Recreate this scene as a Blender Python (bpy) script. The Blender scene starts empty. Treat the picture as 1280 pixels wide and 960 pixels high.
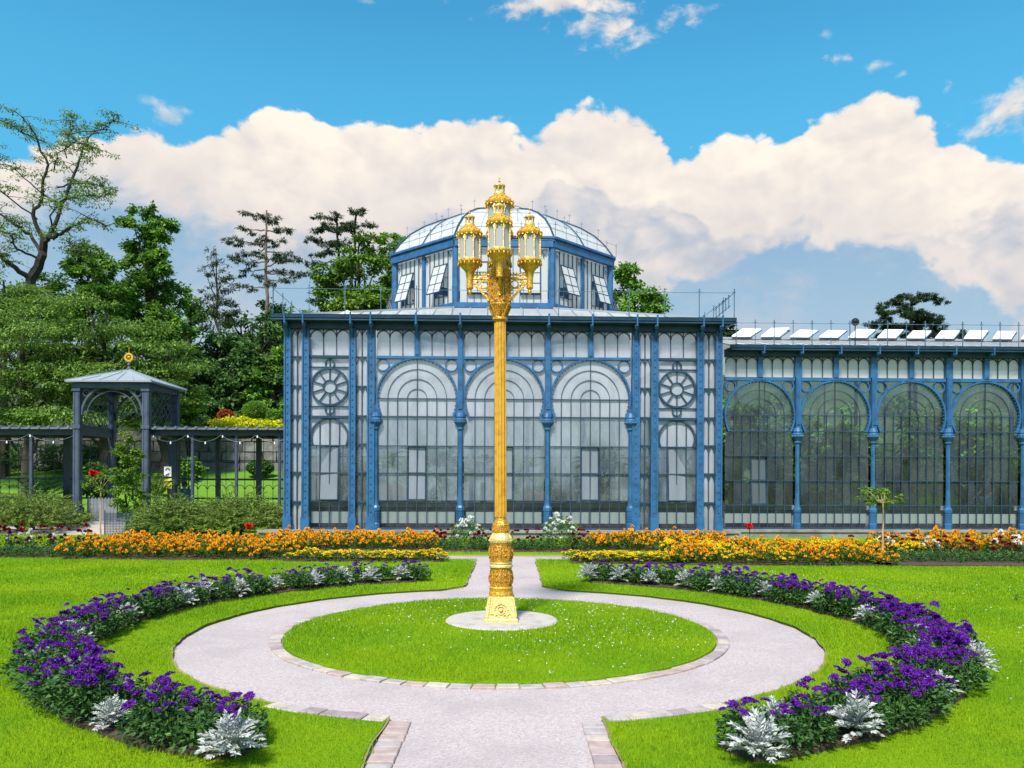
import bpy, bmesh, math, random
import numpy as np
from mathutils import Vector, Matrix, Euler, noise as mnoise

PI = math.pi
rad = math.radians
RNG = np.random.default_rng(7)
random.seed(7)
scene = bpy.context.scene
C = scene.collection

# ------------------------------------------------------------------ camera
cam_d = bpy.data.cameras.new('camera')
cam = bpy.data.objects.new('camera', cam_d)
C.objects.link(cam)
cam.location = (0, 0, 1.65)
cam.rotation_euler = Euler((rad(90), 0, 0))
cam.rotation_euler.rotate_axis('Z', rad(0.22))
cam_d.sensor_width = 36.0
cam_d.lens = 36.0 * 1000 / 1280
cam_d.shift_y = 120 / 1280
cam_d.clip_start = 0.1
cam_d.clip_end = 3000
scene.camera = cam
scene.render.resolution_x, scene.render.resolution_y = 1024, 768

cy = scene.cycles
cy.max_bounces, cy.diffuse_bounces, cy.glossy_bounces, cy.transmission_bounces, cy.transparent_max_bounces = 6, 3, 3, 4, 14
cy.caustics_reflective = cy.caustics_refractive = False

# ------------------------------------------------------------------ light
SUN_EL, SUN_AZ = rad(52), rad(197)          # azimuth clockwise from +Y: behind the camera, a little to the left
SKY_STRENGTH = 0.12
EXPOSURE = 1.1
scene.view_settings.view_transform = 'Standard'
scene.view_settings.look = 'None'
scene.view_settings.gamma = 1
scene.view_settings.use_curve_mapping = False
scene.view_settings.exposure = EXPOSURE
EXPO = 2 ** EXPOSURE
sd = bpy.data.lights.new('sun', 'SUN')
sun = bpy.data.objects.new('sun', sd)
C.objects.link(sun)
sd.energy = 3.0
sd.angle = rad(8)
sd.color = (1, 0.94, 0.83)
sv = Vector((math.sin(SUN_AZ) * math.cos(SUN_EL), math.cos(SUN_AZ) * math.cos(SUN_EL), math.sin(SUN_EL)))
sun.rotation_euler = sv.to_track_quat('Z', 'Y').to_euler()
sun.location = sv * 60


class NT:
    """small helper for building node trees"""
    def __init__(self, tree):
        self.t = tree

    def n(self, typ, **kw):
        nd = self.t.nodes.new(typ)
        for k, v in kw.items():
            setattr(nd, k, v)
        return nd

    def put(self, sock, v):
        if v is None:
            return
        if hasattr(v, 'is_output'):
            self.t.links.new(v, sock)
        else:
            sock.default_value = v

    def m(self, op, a, b=None, c=None, clamp=False):
        nd = self.n('ShaderNodeMath', operation=op, use_clamp=clamp)
        self.put(nd.inputs[0], a)
        self.put(nd.inputs[1], b)
        self.put(nd.inputs[2], c)
        return nd.outputs[0]

    def vm(self, op, a, b=None, scale=None):
        nd = self.n('ShaderNodeVectorMath', operation=op)
        self.put(nd.inputs[0], a)
        self.put(nd.inputs[1], b)
        if scale is not None:
            self.put(nd.inputs['Scale'], scale)
        return nd.outputs[0]

    def ss(self, v, lo, hi, a=0.0, b=1.0, kind='SMOOTHSTEP'):
        nd = self.n('ShaderNodeMapRange', interpolation_type=kind)
        self.put(nd.inputs['Value'], v)
        self.put(nd.inputs['From Min'], lo)
        self.put(nd.inputs['From Max'], hi)
        self.put(nd.inputs['To Min'], a)
        self.put(nd.inputs['To Max'], b)
        return nd.outputs[0]

    def mix(self, f, a, b, blend='MIX'):
        nd = self.n('ShaderNodeMix', data_type='RGBA', blend_type=blend)
        self.put(nd.inputs[0], f)
        self.put(nd.inputs[6], a)
        self.put(nd.inputs[7], b)
        return nd.outputs[2]

    def noise(self, vec, scale, detail=4, rough=0.5, dist=0.0):
        nd = self.n('ShaderNodeTexNoise')
        self.put(nd.inputs['Vector'], vec)
        nd.inputs['Scale'].default_value = scale
        nd.inputs['Detail'].default_value = detail
        nd.inputs['Roughness'].default_value = rough
        nd.inputs['Distortion'].default_value = dist
        return nd.outputs['Fac']

    def voro(self, vec, scale, smooth=0.35):
        nd = self.n('ShaderNodeTexVoronoi', feature='SMOOTH_F1')
        self.put(nd.inputs['Vector'], vec)
        nd.inputs['Scale'].default_value = scale
        nd.inputs['Smoothness'].default_value = smooth
        return nd.outputs['Distance']

    def curve(self, v, pts):
        nd = self.n('ShaderNodeFloatCurve')
        cv = nd.mapping.curves[0]
        nd.mapping.use_clip = False
        nd.mapping.extend = 'HORIZONTAL'
        while len(cv.points) > 2:
            cv.points.remove(cv.points[1])
        cv.points[0].location = pts[0]
        cv.points[1].location = pts[-1]
        for p in pts[1:-1]:
            cv.points.new(*p)
        nd.mapping.update()
        self.put(nd.inputs['Value'], v)
        return nd.outputs[0]


# ------------------------------------------------------------------ sky (world): clear air, a long bank of cumulus, small clouds
world = bpy.data.worlds.new('World')
scene.world = world
world.use_nodes = True
wt = world.node_tree
wt.nodes.clear()
W = NT(wt)
wout = W.n('ShaderNodeOutputWorld')
bg = W.n('ShaderNodeBackground')
bg.inputs['Strength'].default_value = SKY_STRENGTH
wt.links.new(bg.outputs[0], wout.inputs['Surface'])
sky = W.n('ShaderNodeTexSky', sky_type='NISHITA')
sky.sun_disc = False
sky.sun_elevation = SUN_EL
sky.sun_rotation = SUN_AZ
sky.air_density = 1.0
sky.dust_density = 0.6
sky.ozone_density = 1.6
KS = 1.0 / (SKY_STRENGTH * EXPO)


def wc(r, g, b, k=1.0):
    return (r * KS * k, g * KS * k, b * KS * k, 1)


tc = W.n('ShaderNodeTexCoord').outputs['Generated']
sx = W.n('ShaderNodeSeparateXYZ')
wt.links.new(tc, sx.inputs[0])
X, Y, Z = sx.outputs
az = W.m('ARCTAN2', X, Y)
hor = W.m('SQRT', W.m('ADD', W.m('MULTIPLY', X, X), W.m('MULTIPLY', Y, Y)))
te = W.m('DIVIDE', Z, W.m('MAXIMUM', hor, 0.001))
U = W.m('ADD', W.m('DIVIDE', az, 1.5), 0.5)


def cpt(px, py):
    a = math.atan((px - 640) / 1000)
    return (a / 1.5 + 0.5, (600 - py) / 1000 * math.cos(a))


top_pts = [(-120, 190), (0, 172), (90, 152), (150, 150), (200, 146), (228, 163), (300, 147), (350, 131), (430, 128), (480, 139), (550, 127),
           (600, 141), (650, 148), (700, 138), (770, 124), (815, 136), (845, 166), (900, 146), (980, 141), (1050, 116),
           (1090, 107), (1140, 124), (1170, 150), (1230, 175), (1290, 192), (1420, 205)]
bot_pts = [(-120, 260), (0, 225), (100, 210), (160, 218), (200, 238), (270, 262), (350, 292), (440, 286), (540, 262), (600, 275), (690, 300),
           (780, 335), (830, 322), (900, 306), (960, 282), (1010, 266), (1060, 268), (1100, 284), (1150, 312), (1200, 334), (1260, 352), (1420, 350)]
mid_pts = [(-120, 300), (0, 290), (150, 300), (300, 285), (420, 268), (500, 262), (560, 238), (600, 246), (660, 250), (680, 222), (730, 206), (790, 236), (850, 218), (905, 262), (960, 262), (1020, 246), (1100, 262), (1180, 262), (1240, 235), (1300, 225), (1420, 250)]
ctop = W.curve(U, [cpt(*p) for p in top_pts])
cbot = W.curve(U, [cpt(*p) for p in bot_pts])
SV = W.n('ShaderNodeCombineXYZ')
wt.links.new(az, SV.inputs[0])
wt.links.new(W.m('MULTIPLY', te, 1.25), SV.inputs[1])
SV = SV.outputs[0]
warp = W.n('ShaderNodeTexNoise')
wt.links.new(SV, warp.inputs['Vector'])
warp.inputs['Scale'].default_value = 9
warp.inputs['Detail'].default_value = 3
SW = W.vm('ADD', SV, W.vm('SCALE', W.vm('SUBTRACT', warp.outputs['Color'], (0.5, 0.5, 0.5)), scale=0.05))


def puff(vec):
    a = W.voro(vec, 10, 0.2)
    b = W.voro(vec, 24, 0.2)
    c = W.voro(vec, 56, 0.2)
    n1 = W.noise(vec, 30, 6, 0.6)
    s = W.m('ADD', W.m('MULTIPLY', a, 0.5), W.m('MULTIPLY', b, 0.28))
    s = W.m('ADD', s, W.m('MULTIPLY', c, 0.15))
    s = W.m('ADD', s, W.m('MULTIPLY', W.m('SUBTRACT', n1, 0.5), 0.28))
    return W.m('SUBTRACT', 0.45, s)


lump = puff(SW)
lump_l = puff(W.vm('ADD', SW, (0.012, 0.022, 0)))
relief = W.m('SUBTRACT', lump, lump_l)
fine0 = W.noise(SW, 48, 6, 0.65)
edge = W.m('ADD', ctop, W.m('MULTIPLY', W.m('SUBTRACT', lump, 0.15), 0.085))
edge = W.m('ADD', edge, W.m('MULTIPLY', W.m('SUBTRACT', fine0, 0.5), 0.022))
below_top = W.m('SUBTRACT', edge, te)
m_top = W.ss(below_top, -0.002, 0.009)
wisp = W.noise(SW, 7, 7, 0.62)
fine = W.noise(SW, 26, 6, 0.62)
bline = W.m('ADD', cbot, W.m('MULTIPLY', W.m('SUBTRACT', lump, 0.15), 0.11))
bline = W.m('ADD', bline, W.m('ADD', W.m('MULTIPLY', W.m('SUBTRACT', wisp, 0.5), 0.12), W.m('MULTIPLY', W.m('SUBTRACT', fine0, 0.5), 0.03)))
soft = W.m('ADD', W.ss(U, 0.50, 0.58, 0.034, 0.012), W.ss(U, 0.86, 1.0, 0.0, 0.03))
m_bot = W.ss(W.m('SUBTRACT', te, bline), W.m('MULTIPLY', soft, -1.0), soft)
# a nearer, shaded heap of cloud in front of the lit bank
cmid = W.curve(U, [cpt(*p) for p in mid_pts])
mline = W.m('ADD', cmid, W.m('ADD', W.m('MULTIPLY', W.m('SUBTRACT', lump, 0.15), 0.10), W.m('MULTIPLY', W.m('SUBTRACT', fine0, 0.5), 0.02)))
m_mid = W.ss(W.m('SUBTRACT', mline, te), -0.004, 0.014)
m_mid = W.m('MULTIPLY', m_mid, W.ss(W.m('SUBTRACT', mline, te), 0.10, 0.02, 0.45, 1.0))
# colours of the lit bank, its shaded folds, the bluish veil below it
broad = W.noise(SW, 4.5, 9, 0.58)
lit = W.ss(W.m('ADD', W.m('MULTIPLY', relief, 1.15), W.m('MULTIPLY', W.m('SUBTRACT', broad, 0.5), 1.5)), -0.45, 0.28, kind='LINEAR')
near_top = W.ss(below_top, 0.0, 0.16, 1.0, 0.0)
lit = W.m('MAXIMUM', lit, W.m('MULTIPLY', near_top, W.m('ADD', 0.55, W.m('MULTIPLY', relief, 1.4))))
bank = W.mix(lit, wc(0.76, 0.705, 0.70), wc(1.06, 0.96, 0.84))
shade_low = W.ss(W.m('SUBTRACT', te, bline), 0.0, 0.10)
bank = W.mix(W.m('MULTIPLY', W.m('SUBTRACT', 1.0, shade_low), 0.55), bank, wc(0.70, 0.66, 0.67))
shade_c = W.mix(W.ss(W.m('ADD', W.m('MULTIPLY', relief, 1.3), W.m('MULTIPLY', W.m('SUBTRACT', broad, 0.5), 1.2)), -0.4, 0.35), wc(0.46, 0.53, 0.64), wc(0.84, 0.775, 0.75))
bank = W.mix(W.m('MULTIPLY', m_mid, 0.95), bank, shade_c)
veil = W.mix(W.ss(te, 0.10, 0.36), wc(0.43, 0.60, 0.74), wc(0.26, 0.46, 0.68))
veil = W.mix(W.m('MULTIPLY', W.ss(W.m('ADD', wisp, W.m('MULTIPLY', fine, 0.3)), 0.60, 0.86), 0.6), veil, wc(0.60, 0.62, 0.69))
cloud = W.mix(m_bot, veil, bank)
# clear sky: the sky texture, tinted to this day's deep cyan
clear = W.mix(1.0, sky.outputs[0], (0.24, 0.80, 0.85, 1), 'MULTIPLY')
clear = W.mix(W.m('MULTIPLY', W.ss(te, 0.62, 0.40), 0.45), clear, wc(0.12, 0.52, 0.82))


def small_cloud(col, px, py, wpx, hpx, amount):
    a, e = (math.atan((px - 640) / 1000), (600 - py) / 1000 * math.cos(math.atan((px - 640) / 1000)))
    dx = W.m('DIVIDE', W.m('SUBTRACT', az, a), wpx / 1000 * math.cos(a) ** 2)
    dy = W.m('DIVIDE', W.m('SUBTRACT', te, e), hpx / 1000)
    d = W.m('SQRT', W.m('ADD', W.m('MULTIPLY', dx, dx), W.m('MULTIPLY', dy, dy)))
    v = W.m('ADD', W.m('SUBTRACT', 1.0, d), W.m('ADD', W.m('MULTIPLY', W.m('SUBTRACT', lump, 0.15), 1.6), W.m('MULTIPLY', W.m('SUBTRACT', fine, 0.5), 2.4)))
    mk = W.m('MULTIPLY', W.ss(v, 0.1, 0.9), amount)
    tone = W.mix(W.ss(W.m('ADD', dy, W.m('MULTIPLY', relief, 4.0)), -0.9, 0.5), wc(0.72, 0.69, 0.70), wc(0.98, 0.89, 0.80))
    return W.mix(mk, col, tone)


for sc_ in ((690, 4, 150, 34, 0.95), (775, 30, 150, 44, 0.95), (870, 12, 60, 14, 0.6), (1045, 72, 48, 18, 0.8), (1092, 80, 34, 14, 0.6),
            (1127, 90, 14, 7, 0.4), (1030, 40, 16, 12, 0.3), (1250, 130, 120, 44, 0.85), (1310, 150, 110, 40, 0.8), (460, 2, 50, 10, 0.4), (190, 130, 40, 12, 0.35),
            (205, 143, 40, 26, 0.6)):
    clear = small_cloud(clear, *sc_)
# unseen cloud added above the view, all round, to warm the ambient light
hv = W.n('ShaderNodeCombineXYZ')
zz = W.m('MAXIMUM', Z, 0.05)
wt.links.new(W.m('DIVIDE', X, zz), hv.inputs[0])
wt.links.new(W.m('DIVIDE', Y, zz), hv.inputs[1])
hi = W.noise(hv.outputs[0], 1.1, 7, 0.6, 0.4)
hm = W.m('MULTIPLY', W.ss(hi, 0.47, 0.60), W.ss(te, 0.68, 0.95))
clear = W.mix(W.m('MULTIPLY', hm, 0.9), clear, W.mix(W.ss(hi, 0.5, 0.75), wc(0.97, 0.90, 0.82), wc(0.78, 0.75, 0.74)))
wt.links.new(W.mix(m_top, clear, cloud), bg.inputs['Color'])

# ------------------------------------------------------------------ materials (all procedural)
MATS = {}


def coords(N, obj=True):
    return N.n('ShaderNodeTexCoord').outputs['Object'] if obj else N.n('ShaderNodeNewGeometry').outputs['Position']


def material(name, col, rough=0.6, metal=0.0, col2=None, scale=4.0, detail=5, lo=0.4, hi=0.65, bump=0.0, bscale=30.0, bdist=0.02,
             spec=0.5, island=0.0, transl=0.0, hue_isl=None, world=True):
    mt = bpy.data.materials.new(name)
    mt.use_nodes = True
    t = mt.node_tree
    t.nodes.clear()
    N = NT(t)
    out = N.n('ShaderNodeOutputMaterial')
    p = N.n('ShaderNodeBsdfPrincipled')
    p.inputs['Roughness'].default_value = rough
    p.inputs['Metallic'].default_value = metal
    p.inputs['Specular IOR Level'].default_value = spec
    geo = N.n('ShaderNodeNewGeometry')
    vec = geo.outputs['Position'] if world else N.n('ShaderNodeTexCoord').outputs['Object']
    c = (*col, 1)
    if col2 is not None:
        f = N.ss(N.noise(vec, scale, detail, 0.6), lo, hi)
        c = N.mix(f, c, (*col2, 1))
    if hue_isl is not None:
        c = N.mix(N.ss(geo.outputs['Random Per Island'], 0.0, 1.0, kind='LINEAR'), c, N.mix(0.75, c, (*hue_isl, 1)))
    if island:
        k = N.ss(geo.outputs['Random Per Island'], 0, 1, 1 - island, 1 + island, kind='LINEAR')
        c = N.mix(1.0, c, N.vm('SCALE', (1, 1, 1), scale=k), 'MULTIPLY')
    N.put(p.inputs['Base Color'], c)
    if bump:
        b = N.n('ShaderNodeBump')
        b.inputs['Strength'].default_value = bump
        b.inputs['Distance'].default_value = bdist
        t.links.new(N.noise(vec, bscale, 6, 0.6), b.inputs['Height'])
        t.links.new(b.outputs[0], p.inputs['Normal'])
    sh = p.outputs[0]
    if transl:
        tr = N.n('ShaderNodeBsdfTranslucent')
        N.put(tr.inputs['Color'], c)
        mx = N.n('ShaderNodeMixShader')
        mx.inputs[0].default_value = transl
        t.links.new(sh, mx.inputs[1])
        t.links.new(tr.outputs[0], mx.inputs[2])
        sh = mx.outputs[0]
    t.links.new(sh, out.inputs['Surface'])
    MATS[name] = mt
    return mt


def glass_material(name, film, film_col, tint, film_vary=0.15, refl=0.5, grough=0.06):
    """thin pane: clear share + milky film (scatters both ways) + sky reflection"""
    mt = bpy.data.materials.new(name)
    mt.use_nodes = True
    t = mt.node_tree
    t.nodes.clear()
    N = NT(t)
    out = N.n('ShaderNodeOutputMaterial')
    pos = N.n('ShaderNodeNewGeometry').outputs['Position']
    tr = N.n('ShaderNodeBsdfTransparent')
    tr.inputs[0].default_value = (*tint, 1)
    di = N.n('ShaderNodeBsdfDiffuse')
    di.inputs[0].default_value = (*film_col, 1)
    tl = N.n('ShaderNodeBsdfTranslucent')
    tl.inputs[0].default_value = (*film_col, 1)
    fm = N.n('ShaderNodeMixShader')
    fm.inputs[0].default_value = 0.5
    t.links.new(di.outputs[0], fm.inputs[1])
    t.links.new(tl.outputs[0], fm.inputs[2])
    spos = N.vm('MULTIPLY', pos, (1.0, 1.0, 0.30))     # film amount varies by noise, drawn out vertically
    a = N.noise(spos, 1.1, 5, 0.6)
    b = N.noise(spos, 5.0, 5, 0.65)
    f = N.m('ADD', film, N.m('MULTIPLY', N.m('SUBTRACT', N.m('ADD', N.m('MULTIPLY', a, 0.65), N.m('MULTIPLY', b, 0.35)), 0.5), film_vary * 4), clamp=True)
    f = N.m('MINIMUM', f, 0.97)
    mx = N.n('ShaderNodeMixShader')
    t.links.new(f, mx.inputs[0])
    t.links.new(tr.outputs[0], mx.inputs[1])
    t.links.new(fm.outputs[0], mx.inputs[2])
    gl = N.n('ShaderNodeBsdfGlossy')
    gl.inputs['Roughness'].default_value = grough
    fr = N.n('ShaderNodeFresnel')
    fr.inputs[0].default_value = 1.5
    bm = N.n('ShaderNodeBump')
    bm.inputs['Strength'].default_value = 0.12
    bm.inputs['Distance'].default_value = 0.02
    t.links.new(N.noise(pos, 2.5, 3, 0.5), bm.inputs['Height'])
    t.links.new(bm.outputs[0], gl.inputs['Normal'])
    mg = N.n('ShaderNodeMixShader')
    t.links.new(N.m('MULTIPLY', fr.outputs[0], refl * 2, clamp=True), mg.inputs[0])
    t.links.new(mx.outputs[0], mg.inputs[1])
    t.links.new(gl.outputs[0], mg.inputs[2])
    t.links.new(mg.outputs[0], out.inputs['Surface'])
    MATS[name] = mt
    return mt


M_blue = material('painted iron blue', (0.030, 0.128, 0.290), 0.42, col2=(0.021, 0.086, 0.205), scale=3.5, bump=0.25, bscale=40, bdist=0.004)
M_navy = material('painted iron dark blue', (0.010, 0.040, 0.080), 0.45, col2=(0.018, 0.058, 0.11), scale=3, bump=0.2, bscale=30, bdist=0.004)
M_bar = material('glazing bar paint', (0.018, 0.045, 0.085), 0.5, col2=(0.03, 0.06, 0.10), scale=5)
M_wire = material('weathered steel wire', (0.06, 0.13, 0.21), 0.5)
M_violet = material('blue grey pavilion paint', (0.066, 0.084, 0.135), 0.5, col2=(0.045, 0.060, 0.105), scale=3, bump=0.2, bscale=40, bdist=0.004)
M_vdark = material('dark pergola paint', (0.03, 0.045, 0.075), 0.5, col2=(0.05, 0.065, 0.10), scale=4)
M_zinc = material('zinc sheet', (0.31, 0.34, 0.39), 0.5, 0.15, col2=(0.30, 0.33, 0.38), scale=1.5, bump=0.1)
M_white = material('white panel paint', (0.88, 0.88, 0.87), 0.5, col2=(0.82, 0.82, 0.82), scale=2)
M_bench = material('weathered concrete', (0.29, 0.31, 0.34), 0.8, col2=(0.21, 0.23, 0.25), scale=3, bump=0.3)
M_stone = material('plinth sandstone', (0.27, 0.255, 0.25), 0.85, col2=(0.16, 0.145, 0.135), scale=1.6, bump=0.5, bscale=12)
M_slab = material('slab stone', (0.47, 0.42, 0.40), 0.85, col2=(0.33, 0.28, 0.26), scale=7, bump=0.4, bscale=50, lo=0.45, hi=0.75)
M_terr = material('terracotta soil mound', (0.36, 0.20, 0.14), 0.9, col2=(0.25, 0.14, 0.10), scale=3, bump=0.5)
M_black = material('black plastic', (0.012, 0.012, 0.014), 0.4)
M_signw = material('white sign board', (0.75, 0.75, 0.76), 0.5)
M_signy = material('yellow sign board', (0.78, 0.72, 0.12), 0.5)
M_bulb = material('white glass bulb', (0.85, 0.85, 0.8), 0.2)
M_soil = material('bed soil', (0.055, 0.034, 0.024), 0.95, col2=(0.10, 0.062, 0.045), scale=22, bump=0.9, bscale=35, bdist=0.03)
M_wallst = material('wall stone', (0.20, 0.195, 0.185), 0.9, col2=(0.11, 0.105, 0.10), scale=2.4, bump=0.6, bscale=9)
M_wood = material('pale stake wood', (0.52, 0.36, 0.20), 0.8, col2=(0.40, 0.26, 0.14), scale=9)
M_bark = material('bark', (0.050, 0.040, 0.032), 0.95, col2=(0.026, 0.021, 0.017), scale=6, bump=0.8, bscale=14)
M_barkp = material('pale pine bark', (0.17, 0.125, 0.10), 0.95, col2=(0.09, 0.07, 0.055), scale=4, bump=0.7, bscale=10)
M_skin = material('skin', (0.55, 0.33, 0.24), 0.6)
M_hair = material('brown hair', (0.06, 0.035, 0.02), 0.6)
M_shirtd = material('dark shirt cloth', (0.02, 0.02, 0.025), 0.8)
M_shirtb = material('blue shirt cloth', (0.05, 0.22, 0.62), 0.8)
M_jean = material('pale jeans cloth', (0.30, 0.36, 0.48), 0.85)

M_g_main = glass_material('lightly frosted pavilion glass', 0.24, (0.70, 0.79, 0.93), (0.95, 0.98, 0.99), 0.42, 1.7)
M_g_clear = glass_material('clear lower glass', 0.02, (0.80, 0.80, 0.82), (0.97, 0.98, 0.98), 0.05, 0.4)
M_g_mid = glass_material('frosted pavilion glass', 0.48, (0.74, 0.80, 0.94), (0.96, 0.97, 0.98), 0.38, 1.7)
M_g_top = glass_material('milky upper glass', 0.74, (0.82, 0.83, 0.95), (0.96, 0.96, 0.97), 0.34, 1.7)
M_g_wing = glass_material('greenish wing glass', 0.09, (0.50, 0.58, 0.54), (0.82, 0.92, 0.88), 0.16, 1.3)
M_g_sash = glass_material('milky sash glass', 0.62, (0.62, 0.66, 0.78), (0.9, 0.92, 0.95), 0.20, 0.7)
M_g_sashw = glass_material('grey sash glass', 0.42, (0.40, 0.46, 0.52), (0.6, 0.66, 0.68), 0.08, 0.6)
M_g_white = glass_material('whitewashed glass', 0.93, (0.93, 0.93, 0.94), (0.97, 0.97, 0.98), 0.05, 0.25)
M_g_roof = glass_material('whitewashed roof glass', 0.74, (0.93, 0.93, 0.94), (0.98, 0.98, 0.98), 0.05, 0.25)
M_g_lamp = glass_material('lantern glass', 0.80, (0.93, 0.89, 0.90), (0.95, 0.95, 0.96), 0.10, 0.35)


def gold_material(name, col, dark, scale, bump, metal=0.75, rough=0.34):
    mt = bpy.data.materials.new(name)
    mt.use_nodes = True
    t = mt.node_tree
    t.nodes.clear()
    N = NT(t)
    out = N.n('ShaderNodeOutputMaterial')
    p = N.n('ShaderNodeBsdfPrincipled')
    v = N.n('ShaderNodeTexCoord').outputs['Object']
    vd = N.n('ShaderNodeTexVoronoi', feature='DISTANCE_TO_EDGE')
    vd.inputs['Scale'].default_value = scale
    t.links.new(N.vm('ADD', v, N.vm('SCALE', N.n('ShaderNodeTexNoise').outputs['Color'], scale=0.03)), vd.inputs['Vector'])
    line = N.ss(vd.outputs['Distance'], 0.02, 0.14)
    wear = N.ss(N.noise(v, 14, 6, 0.65), 0.45, 0.72)
    c = N.mix(N.m('MULTIPLY', N.m('SUBTRACT', 1.0, line), 0.75), (*col, 1), (*dark, 1))
    c = N.mix(N.m('MULTIPLY', wear, 0.45), c, (*dark, 1))
    N.put(p.inputs['Base Color'], c)
    p.inputs['Metallic'].default_value = metal
    p.inputs['Roughness'].default_value = rough
    b = N.n('ShaderNodeBump')
    b.inputs['Strength'].default_value = bump
    b.inputs['Distance'].default_value = 0.008
    t.links.new(N.m('ADD', line, N.m('MULTIPLY', N.noise(v, 60, 5, 0.6), 0.25)), b.inputs['Height'])
    t.links.new(b.outputs[0], p.inputs['Normal'])
    t.links.new(p.outputs[0], out.inputs['Surface'])
    return mt


M_gold = gold_material('gilded metal', (0.92, 0.51, 0.06), (0.46, 0.20, 0.025), 26, 0.3, 0.5, 0.35)
M_goldshaft = material('gilded shaft metal', (0.92, 0.50, 0.06), 0.34, 0.5, col2=(0.68, 0.31, 0.03), scale=16, detail=8, lo=0.42, hi=0.75, bump=0.25, bscale=70, bdist=0.004)
M_scr = material('pale grey painted boards', (0.20, 0.21, 0.245), 0.6, col2=(0.15, 0.16, 0.19), scale=4)
M_pzinc = material('dull pergola sheet', (0.16, 0.19, 0.235), 0.5, 0.15, col2=(0.11, 0.135, 0.17), scale=2)
M_goldorn = gold_material('gilded ornament', (0.88, 0.44, 0.05), (0.28, 0.11, 0.02), 40, 0.9, 0.45, 0.40)
M_goldpale = gold_material('pale worn gilding', (0.86, 0.66, 0.26), (0.62, 0.38, 0.12), 30, 0.3, 0.35, 0.42)


def leaf_mat(name, col, col2, hue, isl=0.35, transl=0.35, rough=0.5, scale=1.2):
    return material(name, col, rough, col2=col2, scale=scale, detail=3, island=isl, hue_isl=hue, transl=transl, spec=0.2)


M_leaf_mid = leaf_mat('broad leaves mid green', (0.138, 0.312, 0.046), (0.087, 0.212, 0.034), (0.250, 0.424, 0.049))
M_leaf_dark = leaf_mat('dark forest leaves', (0.069, 0.161, 0.043), (0.043, 0.109, 0.034), (0.130, 0.234, 0.053))
M_leaf_lime = leaf_mat('fresh lime leaves', (0.120, 0.240, 0.024), (0.072, 0.168, 0.022), (0.204, 0.312, 0.036))
M_leaf_pine = leaf_mat('pine needles', (0.033, 0.075, 0.030), (0.021, 0.051, 0.024), (0.068, 0.112, 0.030))
M_leaf_frond = leaf_mat('layered tree leaves', (0.160, 0.275, 0.048), (0.092, 0.196, 0.039), (0.240, 0.360, 0.071))
M_leaf_olive = leaf_mat('juniper sprays', (0.149, 0.236, 0.049), (0.099, 0.174, 0.040), (0.274, 0.347, 0.075))
M_leaf_yel = leaf_mat('yellow bush leaves', (0.575, 0.598, 0.011), (0.391, 0.483, 0.011), (0.713, 0.644, 0.023))
M_leaf_red = leaf_mat('red maple leaves', (0.352, 0.072, 0.032), (0.256, 0.048, 0.024), (0.480, 0.128, 0.032))
M_leaf_hel = leaf_mat('heliotrope leaves', (0.037, 0.106, 0.027), (0.025, 0.075, 0.022), (0.081, 0.163, 0.037), transl=0.15)
M_leaf_silver = leaf_mat('silver felted leaves', (0.423, 0.436, 0.430), (0.334, 0.359, 0.359), (0.500, 0.507, 0.494), isl=0.15, transl=0.1, rough=0.8)
M_leaf_mar = leaf_mat('marigold leaves', (0.054, 0.138, 0.022), (0.036, 0.096, 0.018), (0.108, 0.204, 0.024))
M_leaf_feather = leaf_mat('feathery bright leaves', (0.09, 0.20, 0.03), (0.06, 0.15, 0.025), (0.14, 0.26, 0.04))
M_leaf_maroon = leaf_mat('dark bronze leaves', (0.055, 0.045, 0.020), (0.04, 0.03, 0.018), (0.09, 0.07, 0.02))
M_pet_purple = leaf_mat('purple petals', (0.106, 0.013, 0.275), (0.069, 0.007, 0.188), (0.175, 0.020, 0.375), isl=0.45, transl=0.15, rough=0.6, scale=6)
M_pet_orange = leaf_mat('orange petals', (0.84, 0.33, 0.014), (0.86, 0.42, 0.018), (0.90, 0.50, 0.025), isl=0.25, transl=0.15)
M_pet_yellow = leaf_mat('yellow petals', (0.86, 0.62, 0.012), (0.84, 0.52, 0.012), (0.90, 0.74, 0.03), isl=0.15, transl=0.15)
M_pet_white = leaf_mat('white petals', (0.82, 0.82, 0.78), (0.72, 0.74, 0.70), (0.86, 0.84, 0.80), isl=0.1, transl=0.15)
M_pet_dred = leaf_mat('dark red petals', (0.16, 0.008, 0.012), (0.10, 0.006, 0.010), (0.25, 0.01, 0.02), isl=0.4, transl=0.1)
M_pet_red = leaf_mat('bright red petals', (0.70, 0.02, 0.015), (0.60, 0.015, 0.012), (0.80, 0.05, 0.03), isl=0.2, transl=0.1)
M_stem = material('green stem', (0.06, 0.11, 0.03), 0.7)
M_grass = leaf_mat('grass blades', (0.155, 0.315, 0.004), (0.255, 0.390, 0.004), (0.28, 0.42, 0.010), isl=0.30, transl=0.35, rough=0.75, scale=0.55)
M_lawn = material('lawn turf', (0.125, 0.255, 0.004), 0.9, col2=(0.205, 0.320, 0.004), spec=0.1, scale=0.55, detail=8, lo=0.38, hi=0.66, bump=0.8, bscale=60, bdist=0.03)
M_edge = material('trodden dry lawn edge', (0.30, 0.22, 0.10), 0.95, col2=(0.22, 0.24, 0.05), scale=5, bump=0.8, bscale=50)
M_hill = material('hill ground', (0.03, 0.045, 0.014), 0.95, col2=(0.05, 0.065, 0.02), scale=0.3, detail=8, bump=0.8, bscale=3)
M_path = None


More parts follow.
